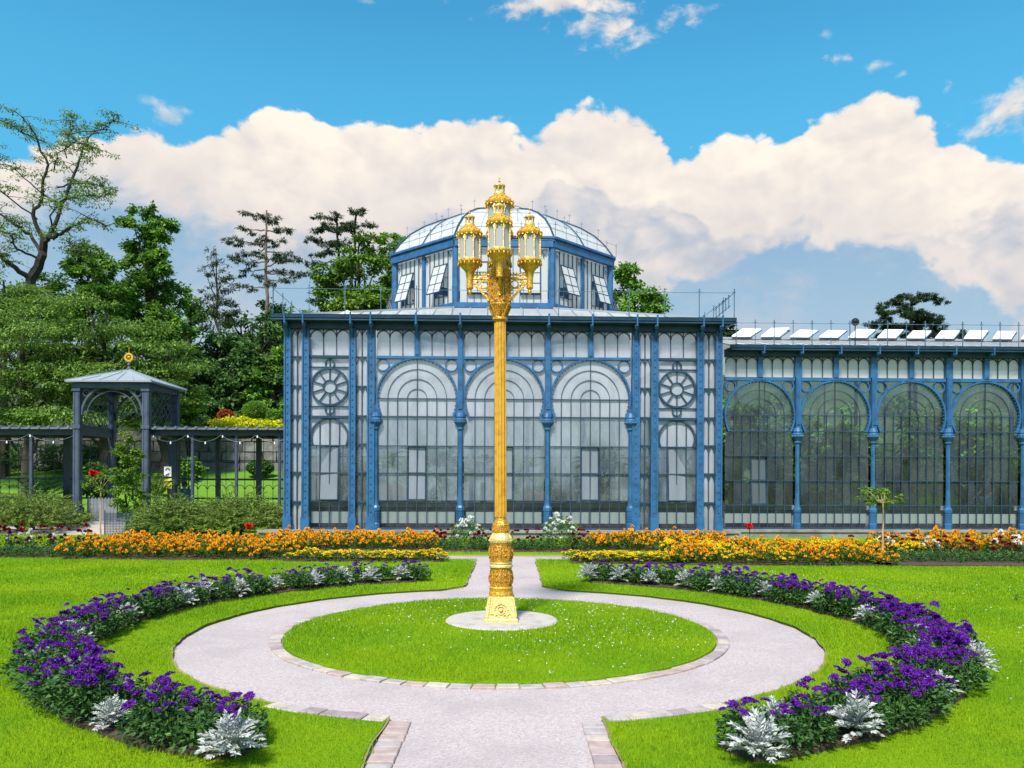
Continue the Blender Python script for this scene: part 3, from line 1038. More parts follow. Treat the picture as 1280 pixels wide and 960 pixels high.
def arched_window(root, cx, R, hw, levels, zc, mg, mt, ztop, bar_w=0.020, ncol=4, sash=True, sash_mat=None, spand=None, bmat=None):
    """horseshoe window: levels are its transom heights up to the springing zc"""
    d = R / ncol
    mid = M_g_mid if mg is M_g_main else mg
    bmat = bmat or M_bar
    mb = MB()
    zb = levels[0]
    for k in range(-(ncol - 1), ncol):
        if k == 0:
            mb.box(cx - bar_w / 2, cx + bar_w / 2, -0.05, -0.012, zb, zc + R)
        else:
            mb.box(cx + k * d - bar_w / 2, cx + k * d + bar_w / 2, -0.047, -0.012, zb, zc)
    for k in range(1, ncol):
        mb.arc(cx, zc, k * d, 0, PI, bar_w * 0.8, -0.028, -0.012, 20)
    for i, z in enumerate(levels[1:] + [zc]):
        w = 0.036 if abs(z - levels[-1]) < 1e-6 else 0.022
        l = min(hw, math.sqrt(max(R * R - (z - zc) ** 2, 0)) if z > levels[-1] - 0.01 else hw)
        mb.box(cx - l, cx + l, -0.060 if w > 0.03 else -0.055, -0.014, z - w / 2, z + w / 2)
    mb.box(cx - hw, cx + hw, -0.07, 0.02, zb - 0.0, zb + 0.05)
    fr = part('arched_window', mb, bmat, root)
    # panes
    lv = levels + [zc]
    for i in range(len(lv) - 1):
        for k in range(-ncol, ncol):
            x0, x1 = k * d, (k + 1) * d
            if k == -ncol:
                x0 = -hw
            if k == ncol - 1:
                x1 = hw
            if sash and k in (-1, 0) and 0 < i < 3:
                continue
            if i == len(lv) - 2:
                pane(fr, clip_row(cx, x0, x1, lv[i], lv[i + 1], zc, R, hw), 0, mt if i >= 4 else mid)
            else:
                pane(fr, [(cx + x0, lv[i]), (cx + x1, lv[i]), (cx + x1, lv[i + 1]), (cx + x0, lv[i + 1])], 0, mid if i >= 3 else (M_g_clear if i == 0 else mg))
    for k in range(ncol):
        for sgn in (0, 1):
            a0, a1 = (0, PI / 2) if sgn == 0 else (PI / 2, PI)
            o = [(cx + (k + 1) * d * math.cos(a), zc + (k + 1) * d * math.sin(a)) for a in np.linspace(a0, a1, 9)]
            n_ = [(cx + k * d * math.cos(a), zc + k * d * math.sin(a)) for a in np.linspace(a1, a0, 9)] if k else [(cx, zc)]
            pane(fr, o + n_, 0, mt)
    if sash:
        z0, z1 = levels[1], levels[3]
        s = MB()
        w = d - 0.02
        s.box(-w, -w + 0.022, -0.03, 0.012, 0, z1 - z0 - 0.03)
        s.box(w - 0.022, w, -0.03, 0.012, 0, z1 - z0 - 0.03)
        s.box(-w + 0.022, w - 0.022, -0.03, 0.012, 0, 0.025)
        s.box(-w + 0.022, w - 0.022, -0.03, 0.012, z1 - z0 - 0.055, z1 - z0 - 0.03)
        s.box(-w + 0.022, w - 0.022, -0.026, 0.010, (z1 - z0) / 2 - 0.011, (z1 - z0) / 2 + 0.011)
        s.box(-0.009, 0.009, -0.024, 0.008, 0.025, z1 - z0 - 0.055)
        so = part('casement', s, bmat, fr, loc=(cx, -0.02, z0 + 0.015), rot=(rad(-2.5), 0, rad(1.5)))
        part('pane', MB().box(-w + 0.03, w - 0.03, -0.012, -0.006, 0.03, z1 - z0 - 0.06), sash_mat, so)
    # ring with a beaded edge, spandrel glass with a small ring in each corner
    a_s = math.asin((zc - levels[-1]) / R)
    rb = MB().arc(cx, zc, R + 0.030, -a_s, PI + a_s, 0.050, -0.10, 0.02, 36)
    for i in range(41):
        a = -a_s + (PI + 2 * a_s) * i / 40
        rb.cbox((cx + (R - 0.012) * math.cos(a), -0.05, zc + (R - 0.012) * math.sin(a)), (0.030, 0.06, 0.030))
    ring = part('arch_ring', rb, M_blue, root)
    for sgn in (-1, 1):
        q = spand or 0.17
        rr = MB().arc(cx + sgn * (hw - q - 0.0), ztop - q - 0.03, q, 0, 2 * PI, 0.034, -0.07, 0.01, 18)
        part('spandrel_ring', rr, M_blue, ring)
        out = [(cx + sgn * (R + 0.05) * math.cos(a), zc + (R + 0.05) * math.sin(a)) for a in np.linspace(0.0, PI / 2, 12)]
        out = [(cx + sgn * (hw + 0.03), zc), ] + [p for p in out] + [(cx, ztop), (cx + sgn * (hw + 0.03), ztop)]
        pane(ring, out, 0.004, mt)
    return fr


def frieze(root, x0, x1, z0, z1, n, mt, name='frieze_window'):
    mb = MB()
    w = (x1 - x0) / n
    for i in range(n + 1):
        if 0 < i < n:
            mb.box(x0 + i * w - 0.010, x0 + i * w + 0.010, -0.045, -0.012, z0, z1)
    for i in range(n):                              # pointed heads
        c = x0 + (i + 0.5) * w
        h = min(w * 0.62, 0.26)
        for s in (-1, 1):
            p = [(c + s * w / 2, z1 - h), (c + s * w * 0.44, z1 - h * 0.55), (c + s * w * 0.24, z1 - h * 0.22), (c, z1 - 0.015)]
            for a_, b_ in zip(p, p[1:]):
                mb.bar((a_[0], -0.03, a_[1]), (b_[0], -0.03, b_[1]), 0.026, 0.03)
    fr = part(name, mb, M_bar, root)
    for i in range(n):
        pane(fr, [(x0 + i * w, z0), (x0 + (i + 1) * w, z0), (x0 + (i + 1) * w, z1), (x0 + i * w, z1)], 0, mt)
    return fr


def column(root, x, zb, zcap, ztop, s=1.0, half=0):
    """slim iron column: moulded foot, shaft, bulbous capital, flat strip above"""
    mb = MB()
    mb.lathe([(0.085 * s, zb + 0.75 * s), (0.072 * s, zb + 1.0 * s), (0.068 * s, zcap - 0.25 * s), (0.075 * s, zcap - 0.16 * s)], 12, (x, -0.06, 0), flute=0.06)
    mb.box(x - 0.08 * s, x + 0.08 * s, -0.14, 0.04, zcap + 0.30 * s, ztop)
    mb.box(x - 0.055 * s, x + 0.055 * s, -0.165, -0.14, zcap + 0.42 * s, ztop - 0.12)
    for k in range(14):
        z = zcap + 0.5 * s + k * (ztop - zcap - 0.7) / 13
        mb.cbox((x, -0.172, z), (0.025, 0.016, 0.025))
    c = part('column', mb, M_blue, root, smooth=True)
    b = MB()
    b.lathe([(0.125 * s, zb), (0.125 * s, zb + 0.16 * s), (0.112 * s, zb + 0.19 * s), (0.112 * s, zb + 0.50 * s), (0.13 * s, zb + 0.54 * s), (0.13 * s, zb + 0.62 * s), (0.095 * s, zb + 0.68 * s), (0.08 * s, zb + 0.78 * s)],
            8, (x, -0.06, 0), rot=PI / 8)
    for z in (0.24, 0.31, 0.38, 0.45):
        b.lathe([(0.121 * s, zb + z * s), (0.121 * s, zb + (z + 0.035) * s)], 8, (x, -0.06, 0), rot=PI / 8)
    part('column_base', b, M_blue, c)
    k = MB()
    k.lathe([(0.08 * s, zcap - 0.17 * s), (0.105 * s, zcap - 0.15 * s), (0.105 * s, zcap - 0.12 * s), (0.085 * s, zcap - 0.10 * s), (0.12 * s, zcap - 0.04 * s), (0.17 * s, zcap + 0.03 * s), (0.175 * s, zcap + 0.12 * s),
             (0.14 * s, zcap + 0.16 * s), (0.155 * s, zcap + 0.20 * s), (0.12 * s, zcap + 0.32 * s)], 12, (x, -0.06, 0))
    for i in range(12):
        a = 2 * PI * i / 12 + 0.2
        k.ball((x + 0.17 * s * math.cos(a), -0.06 + 0.17 * s * math.sin(a), zcap + 0.06 * s), 0.026 * s, 5, 4)
    part('capital', k, M_blue, c)
    return c


def post(root, x, w, zb, zt, d=0.17):
    mb = MB()
    mb.box(x - w / 2, x + w / 2, -d + 0.02, 0.05, zb, zt)
    mb.box(x - w / 2 - 0.012, x - w / 2 + 0.03, -d - 0.012, 0.03, zb, zt)
    mb.box(x + w / 2 - 0.03, x + w / 2 + 0.012, -d - 0.012, 0.03, zb, zt)
    mb.box(x - w / 2 - 0.03, x + w / 2 + 0.03, -d - 0.03, 0.04, zb, zb + 0.35)
    n = 26
    for i in range(n):
        z = zb + 0.5 + (zt - zb - 0.7) * i / (n - 1)
        mb.cbox((x, -d + 0.012, z), (0.034, 0.03, 0.034))
    return part('pilaster', mb, M_blue, root)


ZB, ZT = 0.25, 5.86
LV = [0.25, 1.06, 1.83, 2.60, 3.42]
ZC, RR = 3.93, 1.10
# plinth and floor
part('plinth', MB().box(-6.75, 6.55, -0.42, 12.4, -0.05, 0.18).box(-6.80, 6.60, -0.47, 12.45, 0.18, 0.245), M_stone, gh)
# end posts and narrow strips
for x, w in ((-6.07, 0.165), (-5.57, 0.175), (-4.27, 0.165), (-3.75, 0.19), (3.70, 0.19), (4.23, 0.175), (5.53, 0.165), (6.06, 0.16)):
    post(gh, x, w, ZB, ZT)
for i, x in enumerate((-1.25, 1.21)):
    column(gh, x, ZB, 3.22, ZT)
for x in (-3.62, 3.57):                             # engaged half columns beside the bays
    column(gh, x, ZB, 3.22, 3.55)
for cx in (-2.47, -0.02, 2.42):
    arched_window(gh, cx, RR, 1.13, LV, ZC, M_g_main, M_g_top, 5.07, sash=True, sash_mat=M_g_sash)
    part('transom', MB().box(cx - 1.14, cx + 1.14, -0.11, 0.03, 5.045, 5.12), M_blue, gh)
    frieze(gh, cx - 1.13, cx - 0.05, 5.12, ZT, 3, M_g_top)
    frieze(gh, cx + 0.05, cx + 1.13, 5.12, ZT, 3, M_g_top)
    part('mullion', MB().box(cx - 0.075, cx + 0.075, -0.12, 0.03, 5.12, ZT).box(cx - 0.04, cx + 0.04, -0.14, -0.12, 5.16, ZT - 0.05), M_blue, gh)


def rose_bay(root, x0, x1):
    cx, hw = (x0 + x1) / 2, (x1 - x0) / 2
    frieze(root, x0, x1, 5.12, ZT, 3, M_g_top)
    part('transom', MB().box(x0, x1, -0.10, 0.03, 5.05, 5.12), M_navy, root)
    part('transom', MB().box(x0, x1, -0.10, 0.03, 3.36, 3.43), M_navy, root)
    zc, R = 4.245, 0.515
    mb = MB().arc(cx, zc, R, 0, 2 * PI, 0.055, -0.075, -0.012, 32).arc(cx, zc, 0.18, 0, 2 * PI, 0.035, -0.06, -0.012, 20)
    for i in range(10):
        a = PI / 2 + 2 * PI * i / 10
        mb.bar((cx + 0.19 * math.cos(a), -0.036, zc + 0.19 * math.sin(a)), (cx + 0.5 * math.cos(a), -0.036, zc + 0.5 * math.sin(a)), 0.028, 0.04)
    for z in (zc + 0.64, zc - 0.64):
        mb.arc(cx, z, 0.125, 0, 2 * PI, 0.035, -0.062, -0.012, 18)
        mb.box(cx - 0.014, cx + 0.014, -0.05, -0.012, z - 0.16, z + 0.16)
        mb.box(x0, x1, -0.048, -0.012, z - 0.09 - 0.015, z - 0.09 + 0.015) if z > zc else mb.box(x0, x1, -0.048, -0.012, z + 0.09 - 0.015, z + 0.09 + 0.015)
    fr = part('rose_window', mb, M_navy, root)
    pane(fr, [(cx + 0.18 * math.cos(a), zc + 0.18 * math.sin(a)) for a in np.linspace(0, 2 * PI, 21)[:-1]], 0, M_g_top)
    for i in range(10):
        a0, a1 = PI / 2 + 2 * PI * i / 10, PI / 2 + 2 * PI * (i + 1) / 10
        o = [(cx + R * math.cos(a), zc + R * math.sin(a)) for a in np.linspace(a0, a1, 6)]
        n_ = [(cx + 0.18 * math.cos(a), zc + 0.18 * math.sin(a)) for a in np.linspace(a1, a0, 4)]
        pane(fr, o + n_, 0, M_g_top)
    for sz in (-1, 1):
        for sx in (-1, 1):
            arc = [(cx + sx * R * math.cos(a), zc + sz * R * math.sin(a)) for a in np.linspace(0, PI / 2, 8)]
            ztop = 5.05 if sz > 0 else 3.43
            pane(fr, [(cx + sx * hw, zc)] + arc + [(cx, ztop), (cx + sx * hw, ztop)], 0.003, M_g_top)
    # lower window with a round horseshoe head
    R2, z2 = 0.515, 2.84
    d = 2 * hw / 4
    lv = [0.25, 1.06, 1.83, 2.60]
    mb = MB().arc(cx, z2, R2, -0.45, PI + 0.45, 0.05, -0.07, -0.01, 24)
    for k in range(-1, 2):
        l = math.sqrt(max(R2 ** 2 - (k * d) ** 2, 0))
        mb.box(cx + k * d - 0.014, cx + k * d + 0.014, -0.047, -0.012, 0.25, z2 + l)
    for z in lv[1:]:
        mb.box(x0, x1, -0.052, -0.012, z - 0.016, z + 0.016)
    mb.box(x0, x1, -0.06, 0.02, 0.25, 0.30)
    fr = part('arched_window', mb, M_bar, root)
    for i in range(3):
        for k in range(-2, 2):
            pane(fr, [(cx + k * d, lv[i]), (cx + k * d + d, lv[i]), (cx + k * d + d, lv[i + 1]), (cx + k * d, lv[i + 1])], 0, M_g_main if i else M_g_clear)
    for k in range(-2, 2):
        pane(fr, [(cx + k * d, lv[3]), (cx + k * d + d, lv[3]), (cx + k * d + d, 3.36), (cx + k * d, 3.36)], 0, M_g_top)
    s = MB()
    hs = 1.52
    s.box(-0.27, -0.25, -0.03, 0.01, 0, hs).box(0.25, 0.27, -0.03, 0.01, 0, hs).box(-0.25, 0.25, -0.03, 0.01, 0, 0.025).box(-0.25, 0.25, -0.03, 0.01, hs - 0.025, hs).box(-0.25, 0.25, -0.026, 0.008, hs / 2 - 0.01, hs / 2 + 0.01)
    so = part('casement', s, M_bar, fr, loc=(cx - 0.02 if cx < 0 else cx + 0.02, -0.055, 1.07), rot=(rad(-3), 0, rad(5 if cx > 0 else -4)))
    part('pane', MB().box(-0.24, 0.24, -0.014, -0.008, 0.02, hs - 0.02), M_g_sash, so)


rose_bay(gh, -5.46, -4.37)
rose_bay(gh, 4.34, 5.43)
for x0, x1 in ((-5.965, -5.68), (-4.165, -3.87), (3.82, 4.12), (5.635, 5.96)):
    zl = [0.25, 1.02, 1.84, 2.64, 3.43, 4.26, 5.08, ZT]
    cx = (x0 + x1) / 2
    mb = MB().box(cx - 0.013, cx + 0.013, -0.047, -0.012, ZB, ZT)
    for a_, b_ in zip(zl, zl[1:]):
        mb.box(x0, x1, -0.058, -0.012, b_ - 0.022, b_ + 0.022) if b_ < ZT else None
        for s in (-1, 1):
            for c2 in (x0 + (x1 - x0) / 4, x1 - (x1 - x0) / 4):
                mb.bar((c2 + s * (x1 - x0) / 4, -0.032, b_ - 0.20), (c2 + s * (x1 - x0) * 0.13, -0.032, b_ - 0.07), 0.02, 0.026)
                mb.bar((c2 + s * (x1 - x0) * 0.13, -0.032, b_ - 0.07), (c2, -0.032, b_ - 0.02), 0.02, 0.026)
    fr = part('strip_window', mb, M_bar, gh)
    for i, (a_, b_) in enumerate(zip(zl, zl[1:])):
        pane(fr, [(x0, a_), (x1, a_), (x1, b_), (x0, b_)], 0, M_g_top if (i > 3 or abs(cx) > 5) else M_g_main)

# side and rear walls (seen through the glass)
mb = MB()
for y in np.linspace(0.1, 12.0, 6):
    for x in (-6.07, 6.06):
        mb.box(x - 0.08, x + 0.08, y - 0.08, y + 0.08, ZB, ZT)
for x in np.linspace(-6.07, 6.06, 6):
    mb.box(x - 0.08, x + 0.08, 11.92, 12.08, ZB, ZT)
part('rear_posts', mb, M_blue, gh)
for y0, y1 in zip(np.linspace(0.18, 12, 6), np.linspace(0.18, 12, 6)[1:]):
    for x in (-6.07, 6.06):
        p = part('side_window', MB().box(x - 0.02, x + 0.02, y0, y1 - 0.16, 2.6, 2.65).box(x - 0.02, x + 0.02, (y0 + y1) / 2 - 0.1, (y0 + y1) / 2 - 0.07, ZB, ZT), M_bar, gh)
        part('pane', MB().sheet([(x, y0, ZB), (x, y1, ZB), (x, y1, ZT), (x, y0, ZT)]), M_g_mid, p)
for x0, x1 in zip(np.linspace(-6.07, 6.06, 6), np.linspace(-6.07, 6.06, 6)[1:]):
    p = part('rear_window', MB().box(x0, x1, 11.96, 12.0, 2.6, 2.66).box(x0, x1, 11.96, 12.0, 4.4, 4.46).box((x0 + x1) / 2 - 0.02, (x0 + x1) / 2 + 0.02, 11.96, 12.0, ZB, ZT), M_bar, gh)
    part('pane', MB().sheet([(x0, 12.02, ZB), (x1, 12.02, ZB), (x1, 12.02, ZT), (x0, 12.02, ZT)]), M_g_mid, p)
part('floor', MB().box(-6.0, 6.0, 0.9, 11.9, 0.25, 0.30), M_bench, gh)
# bench with white panels right behind the front glazing
part('bench', MB().box(-5.95, 5.95, 0.25, 0.85, 0.86, 1.0).box(-5.95, 5.95, 0.42, 0.85, 0.25, 0.86), M_bench, gh)
for x0, x1 in ((-5.45, -4.4), (-4.2, -3.85), (-3.5, -1.40), (-1.10, 1.06), (1.36, 3.45), (3.85, 4.1), (4.36, 5.42)):
    w = 2.0
    n = max(1, round((x1 - x0) / 1.05))
    for i in range(n):
        a_, b_ = x0 + (x1 - x0) * i / n, x0 + (x1 - x0) * (i + 1) / n
        part('white_panel', MB().box(a_ + 0.01, b_ - 0.01, 0.055, 0.09, 0.42, 0.74), M_white, gh)

# cornice, gutter, roof
mb = MB()
mb.box(-6.22, 6.22, -0.20, 0.10, ZT, ZT + 0.16)
mb.box(-6.32, 6.32, -0.32, 0.10, ZT + 0.16, ZT + 0.24)
for s in (-1, 1):
    xa, xb = (-6.22, -6.0) if s < 0 else (6.0, 6.22)
    mb.box(xa, xb, 0.10, 12.2, ZT, ZT + 0.16)
mb.box(-6.22, 6.22, 12.2, 12.4, ZT, ZT + 0.24)
part('cornice', mb, M_navy, gh)
mb = MB()
pr = [(-0.06, 0.0), (-0.10, 0.04), (-0.11, 0.10), (-0.12, 0.14), (0.06, 0.14), (0.06, 0.0)]
mb.add([(x, -0.38 + p[0], ZT + 0.20 + p[1]) for x in (-6.45, 6.45) for p in pr], [(0, 1, 2, 3, 4, 5), (11, 10, 9, 8, 7, 6)] + [(i, i + 6, (i + 1) % 6 + 6, (i + 1) % 6) for i in range(6)])
for s in (-1, 1):
    mb.box(min(s * 6.33, s * 6.45), max(s * 6.33, s * 6.45), -0.32, 12.5, ZT + 0.22, ZT + 0.34)
mb.tube([(-6.45, -0.49, ZT + 0.18), (6.45, -0.49, ZT + 0.18)], 0.022, 6)
part('gutter', mb, M_navy, gh)
for x in (-6.07, -5.57, -4.27, -3.72, -2.47, -1.25, -0.02, 1.21, 2.42, 3.67, 4.23, 5.53, 6.06):
    mb = MB().box(x - 0.05, x + 0.05, -0.40, -0.19, ZT + 0.03, ZT + 0.15).bar((x, -0.15, ZT - 0.22), (x, -0.40, ZT + 0.1), 0.05, 0.04, up=(0, -1, 1)).tube([(x, -0.5, ZT + 0.08), (x, -0.5, ZT + 0.40)], 0.028, 6)
    part('bracket', mb, M_blue, gh)

OC = (0.0, 5.95)            # centre of the octagon
AP = 3.61                   # apothem of the drum
ZD0, ZD1 = 6.98, 9.02
KO = 1 / math.cos(PI / 8)


def octp(ap, z, k):
    a = PI / 8 + k * PI / 4
    return (OC[0] + ap * KO * math.cos(a), OC[1] + ap * KO * math.sin(a), z)


zr = ZT + 0.30
e = [(6.33, 12.3, zr), (-6.33, 12.3, zr), (-6.33, -0.34, zr), (6.33, -0.34, zr)]
ap2 = AP + 0.12
oc = [octp(ap2, ZD0, k) for k in range(8)]     # k=0: +x slightly +y ... counterclockwise
mb = MB()
vs = e + oc
# octagon vertices at 22.5, 67.5, 112.5, 157.5, 202.5, 247.5, 292.5, 337.5 deg
mb.add(vs, [(0, 4 + 1, 4 + 0), (1, 4 + 3, 4 + 2), (2, 4 + 5, 4 + 4), (3, 4 + 7, 4 + 6),
            (0, 1, 4 + 2, 4 + 1), (1, 2, 4 + 4, 4 + 3), (2, 3, 4 + 6, 4 + 5), (3, 0, 4 + 0, 4 + 7)])
roof = part('roof', mb, M_g_roof, gh)
mb = MB()
for i in range(25):                                 # glazing bars up the front slope
    x = -6.2 + 12.4 * i / 24
    xt = max(-1.5, min(1.5, x))
    f = 1.0
    p0 = Vector((x, -0.34, zr + 0.02))
    if abs(x) <= 1.5:
        p1 = Vector((x, OC[1] - ap2, ZD0 + 0.02))
    else:
        t = (6.33 - abs(x)) / (6.33 - 1.5)
        p1 = Vector((x, -0.34 + (OC[1] - ap2 + 0.34) * t, zr + (ZD0 - zr) * t + 0.02))
    if (p1 - p0).length > 0.1:
        mb.bar(p0, p1, 0.035, 0.012, up=(0, -0.3, 1))
for i_, k in ((2, 5), (3, 6), (2, 4), (3, 7)):
    mb.bar(Vector(e[i_]) + Vector((0, 0, .02)), Vector(oc[k]) + Vector((0, 0, .02)), 0.06, 0.05, up=(0, 0, 1))
part('roof_bars', mb, M_zinc, gh)
part('roof_vent', MB().box(-4.65, -4.25, 0.1, 0.5, zr + 0.05, zr + 0.15).prism([(-4.7, zr + 0.15), (-4.2, zr + 0.15), (-4.45, zr + 0.26)], 0.05, 0.55), M_white, gh)

# drum
mb = MB()
for k in range(8):
    a, b = octp(AP + 0.09, ZD1 - 0.02, k), octp(AP + 0.09, ZD1 - 0.02, (k + 1) % 8)
    o_ = (math.cos(PI / 4 * (k + 1)), math.sin(PI / 4 * (k + 1)), 0)
    mb.bar(a, b, 0.21, 0.16, up=o_)
    a, b = octp(AP + 0.15, ZD1 + 0.16, k), octp(AP + 0.15, ZD1 + 0.16, (k + 1) % 8)
    mb.bar(a, b, 0.07, 0.14, up=o_)
part('drum_cornice', mb, M_blue, gh)
mb = MB()
for k in range(8):
    a, b = octp(AP + 0.05, ZD0 + 0.10, k), octp(AP + 0.05, ZD0 + 0.10, (k + 1) % 8)
    mb.bar(a, b, 0.16, 0.14, up=(math.cos(PI / 4 * (k + 1)), math.sin(PI / 4 * (k + 1)), 0))
part('drum_sill', mb, M_blue, gh)
for k in range(8):
    p = octp(AP + 0.02, 0, k)
    mb = MB().lathe([(0.115, ZD0 + 0.03), (0.115, ZD1 - 0.11)], 8, (p[0], p[1], 0), rot=PI / 8)
    part('drum_post', mb, M_blue, gh)
    a, b = Vector(octp(AP, 0, k)), Vector(octp(AP, 0, (k + 1) % 8))
    o_ = Vector((math.cos(PI / 4 * (k + 1)), math.sin(PI / 4 * (k + 1)), 0))
    m_ = (a + b) / 2
    part('drum_post', MB().bar(m_ + Vector((0, 0, ZD0 + 0.17)), m_ + Vector((0, 0, ZD1 - 0.15)), 0.13, 0.13, up=o_), M_blue, gh)
    t_ = (b - a).normalized()
    L = (b - a).length
    for h in (0, 1):
        p0 = a + t_ * (0.13 if h == 0 else L / 2 + 0.06)
        p1 = a + t_ * (L / 2 - 0.06 if h == 0 else L - 0.13)
        w = (p1 - p0).length
        mb = MB()
        z0, z1 = ZD0 + 0.18, ZD1 - 0.15
        sw0, sw1 = (1 / 6, 4 / 6) if h == 0 else (2 / 6, 5 / 6)
        for j in range(1, 6):
            q = p0 + t_ * (w * j / 6) + o_ * 0.02
            mb.bar(q + Vector((0, 0, z0)), q + Vector((0, 0, z1)), 0.015, 0.03, up=o_)
        for z in (z0 + 0.28, z1 - 0.42):
            mb.bar(p0 + o_ * 0.018 + t_ * (w * sw0) + Vector((0, 0, z)), p0 + o_ * 0.018 + t_ * (w * sw1) + Vector((0, 0, z)), 0.018, 0.03, up=o_)
        # scrolls in the upper corners
        for s_, q in ((1, p0), (-1, p1)):
            c0 = q + t_ * (0.10 * s_) + o_ * 0.03
            for z_, r_ in ((z1 - 0.10, 0.07), (z1 - 0.23, 0.05)):
                ring = [c0 + t_ * (r_ * math.cos(u)) + Vector((0, 0, z_ + r_ * math.sin(u))) for u in np.linspace(0, 4.8, 9)]
                mb.tube(ring, 0.011, 4)
        fr = part('drum_window', mb, M_bar, gh)
        zz = [z0, z0 + 0.28, z1 - 0.42, z1]
        cols = [0, sw0, (sw0 + sw1) / 2, sw1, 1]
        for i in range(3):
            for j in range(4):
                q0, q1 = p0 + t_ * (w * cols[j]), p0 + t_ * (w * cols[j + 1])
                if i == 1 and j in (1, 2):
                    continue
                part('pane', MB().sheet([(q0.x, q0.y, zz[i]), (q1.x, q1.y, zz[i]), (q1.x, q1.y, zz[i + 1]), (q0.x, q0.y, zz[i + 1])]), M_g_white, fr)
        # top-hung sash, propped open
        sw = w * (sw1 - sw0) - 0.02
        sh = zz[2] - zz[1] - 0.02
        s = MB()
        s.box(-sw / 2, -sw / 2 + 0.020, -0.02, 0.02, -sh, 0).box(sw / 2 - 0.020, sw / 2, -0.02, 0.02, -sh, 0).box(-sw / 2 + 0.020, sw / 2 - 0.020, -0.02, 0.02, -0.022, 0).box(-sw / 2 + 0.020, sw / 2 - 0.020, -0.02, 0.02, -sh, -sh + 0.022)
        s.box(-0.008, 0.008, -0.018, 0.018, -sh + 0.022, -0.022)
        for f_ in (1 / 3, 2 / 3):
            s.box(-sw / 2 + 0.020, sw / 2 - 0.020, -0.016, 0.016, -sh * f_ - 0.008, -sh * f_ + 0.008)
        c0 = p0 + t_ * (w * (sw0 + sw1) / 2) + o_ * 0.05
        ang = math.atan2(t_.y, t_.x)
        open_ = rad(18) if k in (3, 4, 6, 7) else rad(3)          # the slanting faces stand open
        face_out = Vector((math.sin(ang), -math.cos(ang), 0))
        rx = -open_ if face_out.dot(o_) > 0 else open_
        so = part('sash', s, M_bar, fr, loc=(c0.x, c0.y, zz[2] - 0.01), rot=(rx, 0, ang))
        so.rotation_mode = 'XYZ'
        part('pane', MB().box(-sw / 2 + 0.02, sw / 2 - 0.02, -0.004, 0.004, -sh + 0.02, -0.02), M_g_white, so)

# dome: whitewashed glass on curved ribs
PROF = [(AP + 0.10, ZD1 + 0.18), (3.45, 9.60), (3.12, 9.96), (2.65, 10.30), (2.05, 10.61), (1.45, 10.83), (0.98, 10.95)]
mb = MB()
for i in range(len(PROF) - 1):
    for k in range(8):
        mb.add([octp(PROF[i][0], PROF[i][1], k), octp(PROF[i][0], PROF[i][1], (k + 1) % 8), octp(PROF[i + 1][0], PROF[i + 1][1], (k + 1) % 8), octp(PROF[i + 1][0], PROF[i + 1][1], k)], [(0, 1, 2, 3)])
mb.add([octp(PROF[-1][0], PROF[-1][1], k) for k in range(8)], [tuple(range(8))])
part('dome', mb, M_g_white, gh)
for k in range(8):
    part('dome_rib', MB().tube([Vector(octp(r + 0.03, z + 0.02, k)) for r, z in PROF], 0.026, 5), M_navy, gh)
    mids = [(Vector(octp(r + 0.03, z + 0.02, k)) + Vector(octp(r + 0.03, z + 0.02, (k + 1) % 8))) / 2 for r, z in PROF]
    part('dome_rib', MB().tube(mids, 0.018, 5), M_navy, gh)
mb = MB()
for i in (1, 3, 5):
    for k in range(8):
        mb.bar(Vector(octp(PROF[i][0] + 0.01, PROF[i][1] + 0.01, k)), Vector(octp(PROF[i][0] + 0.01, PROF[i][1] + 0.01, (k + 1) % 8)), 0.011, 0.011, up=(0, 0, 1))
for q in (0.25, 0.75):
    for k in range(8):
        mb.tube([Vector(octp(r + 0.015, z + 0.01, k)).lerp(Vector(octp(r + 0.015, z + 0.01, (k + 1) % 8)), q) for r, z in PROF], 0.006, 4)
part('dome_bars', mb, M_zinc, gh)
mb = MB()
for k in range(8):
    mb.bar(octp(1.0, 10.97, k), octp(1.0, 10.97, (k + 1) % 8), 0.05, 0.05, up=(0, 0, 1))
    mb.tube([octp(1.0, 10.97, k), octp(1.0, 11.12, k)], 0.010, 4)
    mb.bar(octp(1.0, 11.11, k), octp(1.0, 11.11, (k + 1) % 8), 0.014, 0.014, up=(0, 0, 1))
part('dome_crown', mb, M_navy, gh)


def rail(root, pts, h, step, z_off=0.0, cross=True, name='roof_railing', r=0.011):
    """thin wire railing: standards with a small cross near the top, two wires"""
    mb = MB()
    for a, b in zip(pts, pts[1:]):
        a, b = Vector(a), Vector(b)
        n = max(1, round((b - a).length / step))
        for i in range(n + 1):
            p = a.lerp(b, i / n)
            q = p + Vector((0, 0, h))
            mb.tube([p, q], r * (1.4 if i % 2 == 0 else 1.0), 4)
            if cross:
                d = (b - a).normalized() * 0.05
                mb.tube([q - d - Vector((0, 0, 0.07)), q + d - Vector((0, 0, 0.07))], r * 0.9, 4)
                mb.ball(q, r * 1.9, 5, 3)
                mb.ball(q - Vector((0, 0, 0.16)), r * 1.7, 5, 3)
        mb.tube([a + Vector((0, 0, h * 0.88)), b + Vector((0, 0, h * 0.88))], r * 0.7, 4)
    return part(name, mb, M_wire, root)


zg = ZT + 0.34
rail(gh, [(-6.4, 12.0, zg), (-6.4, -0.42, zg), (6.4, -0.42, zg), (6.4, 12.0, zg)], 0.80, 1.02)
rail(gh, [octp(AP + 0.22, ZD1 + 0.2, k) for k in (3, 4, 5, 6, 7)], 0.42, 0.55, name='drum_railing', r=0.007)
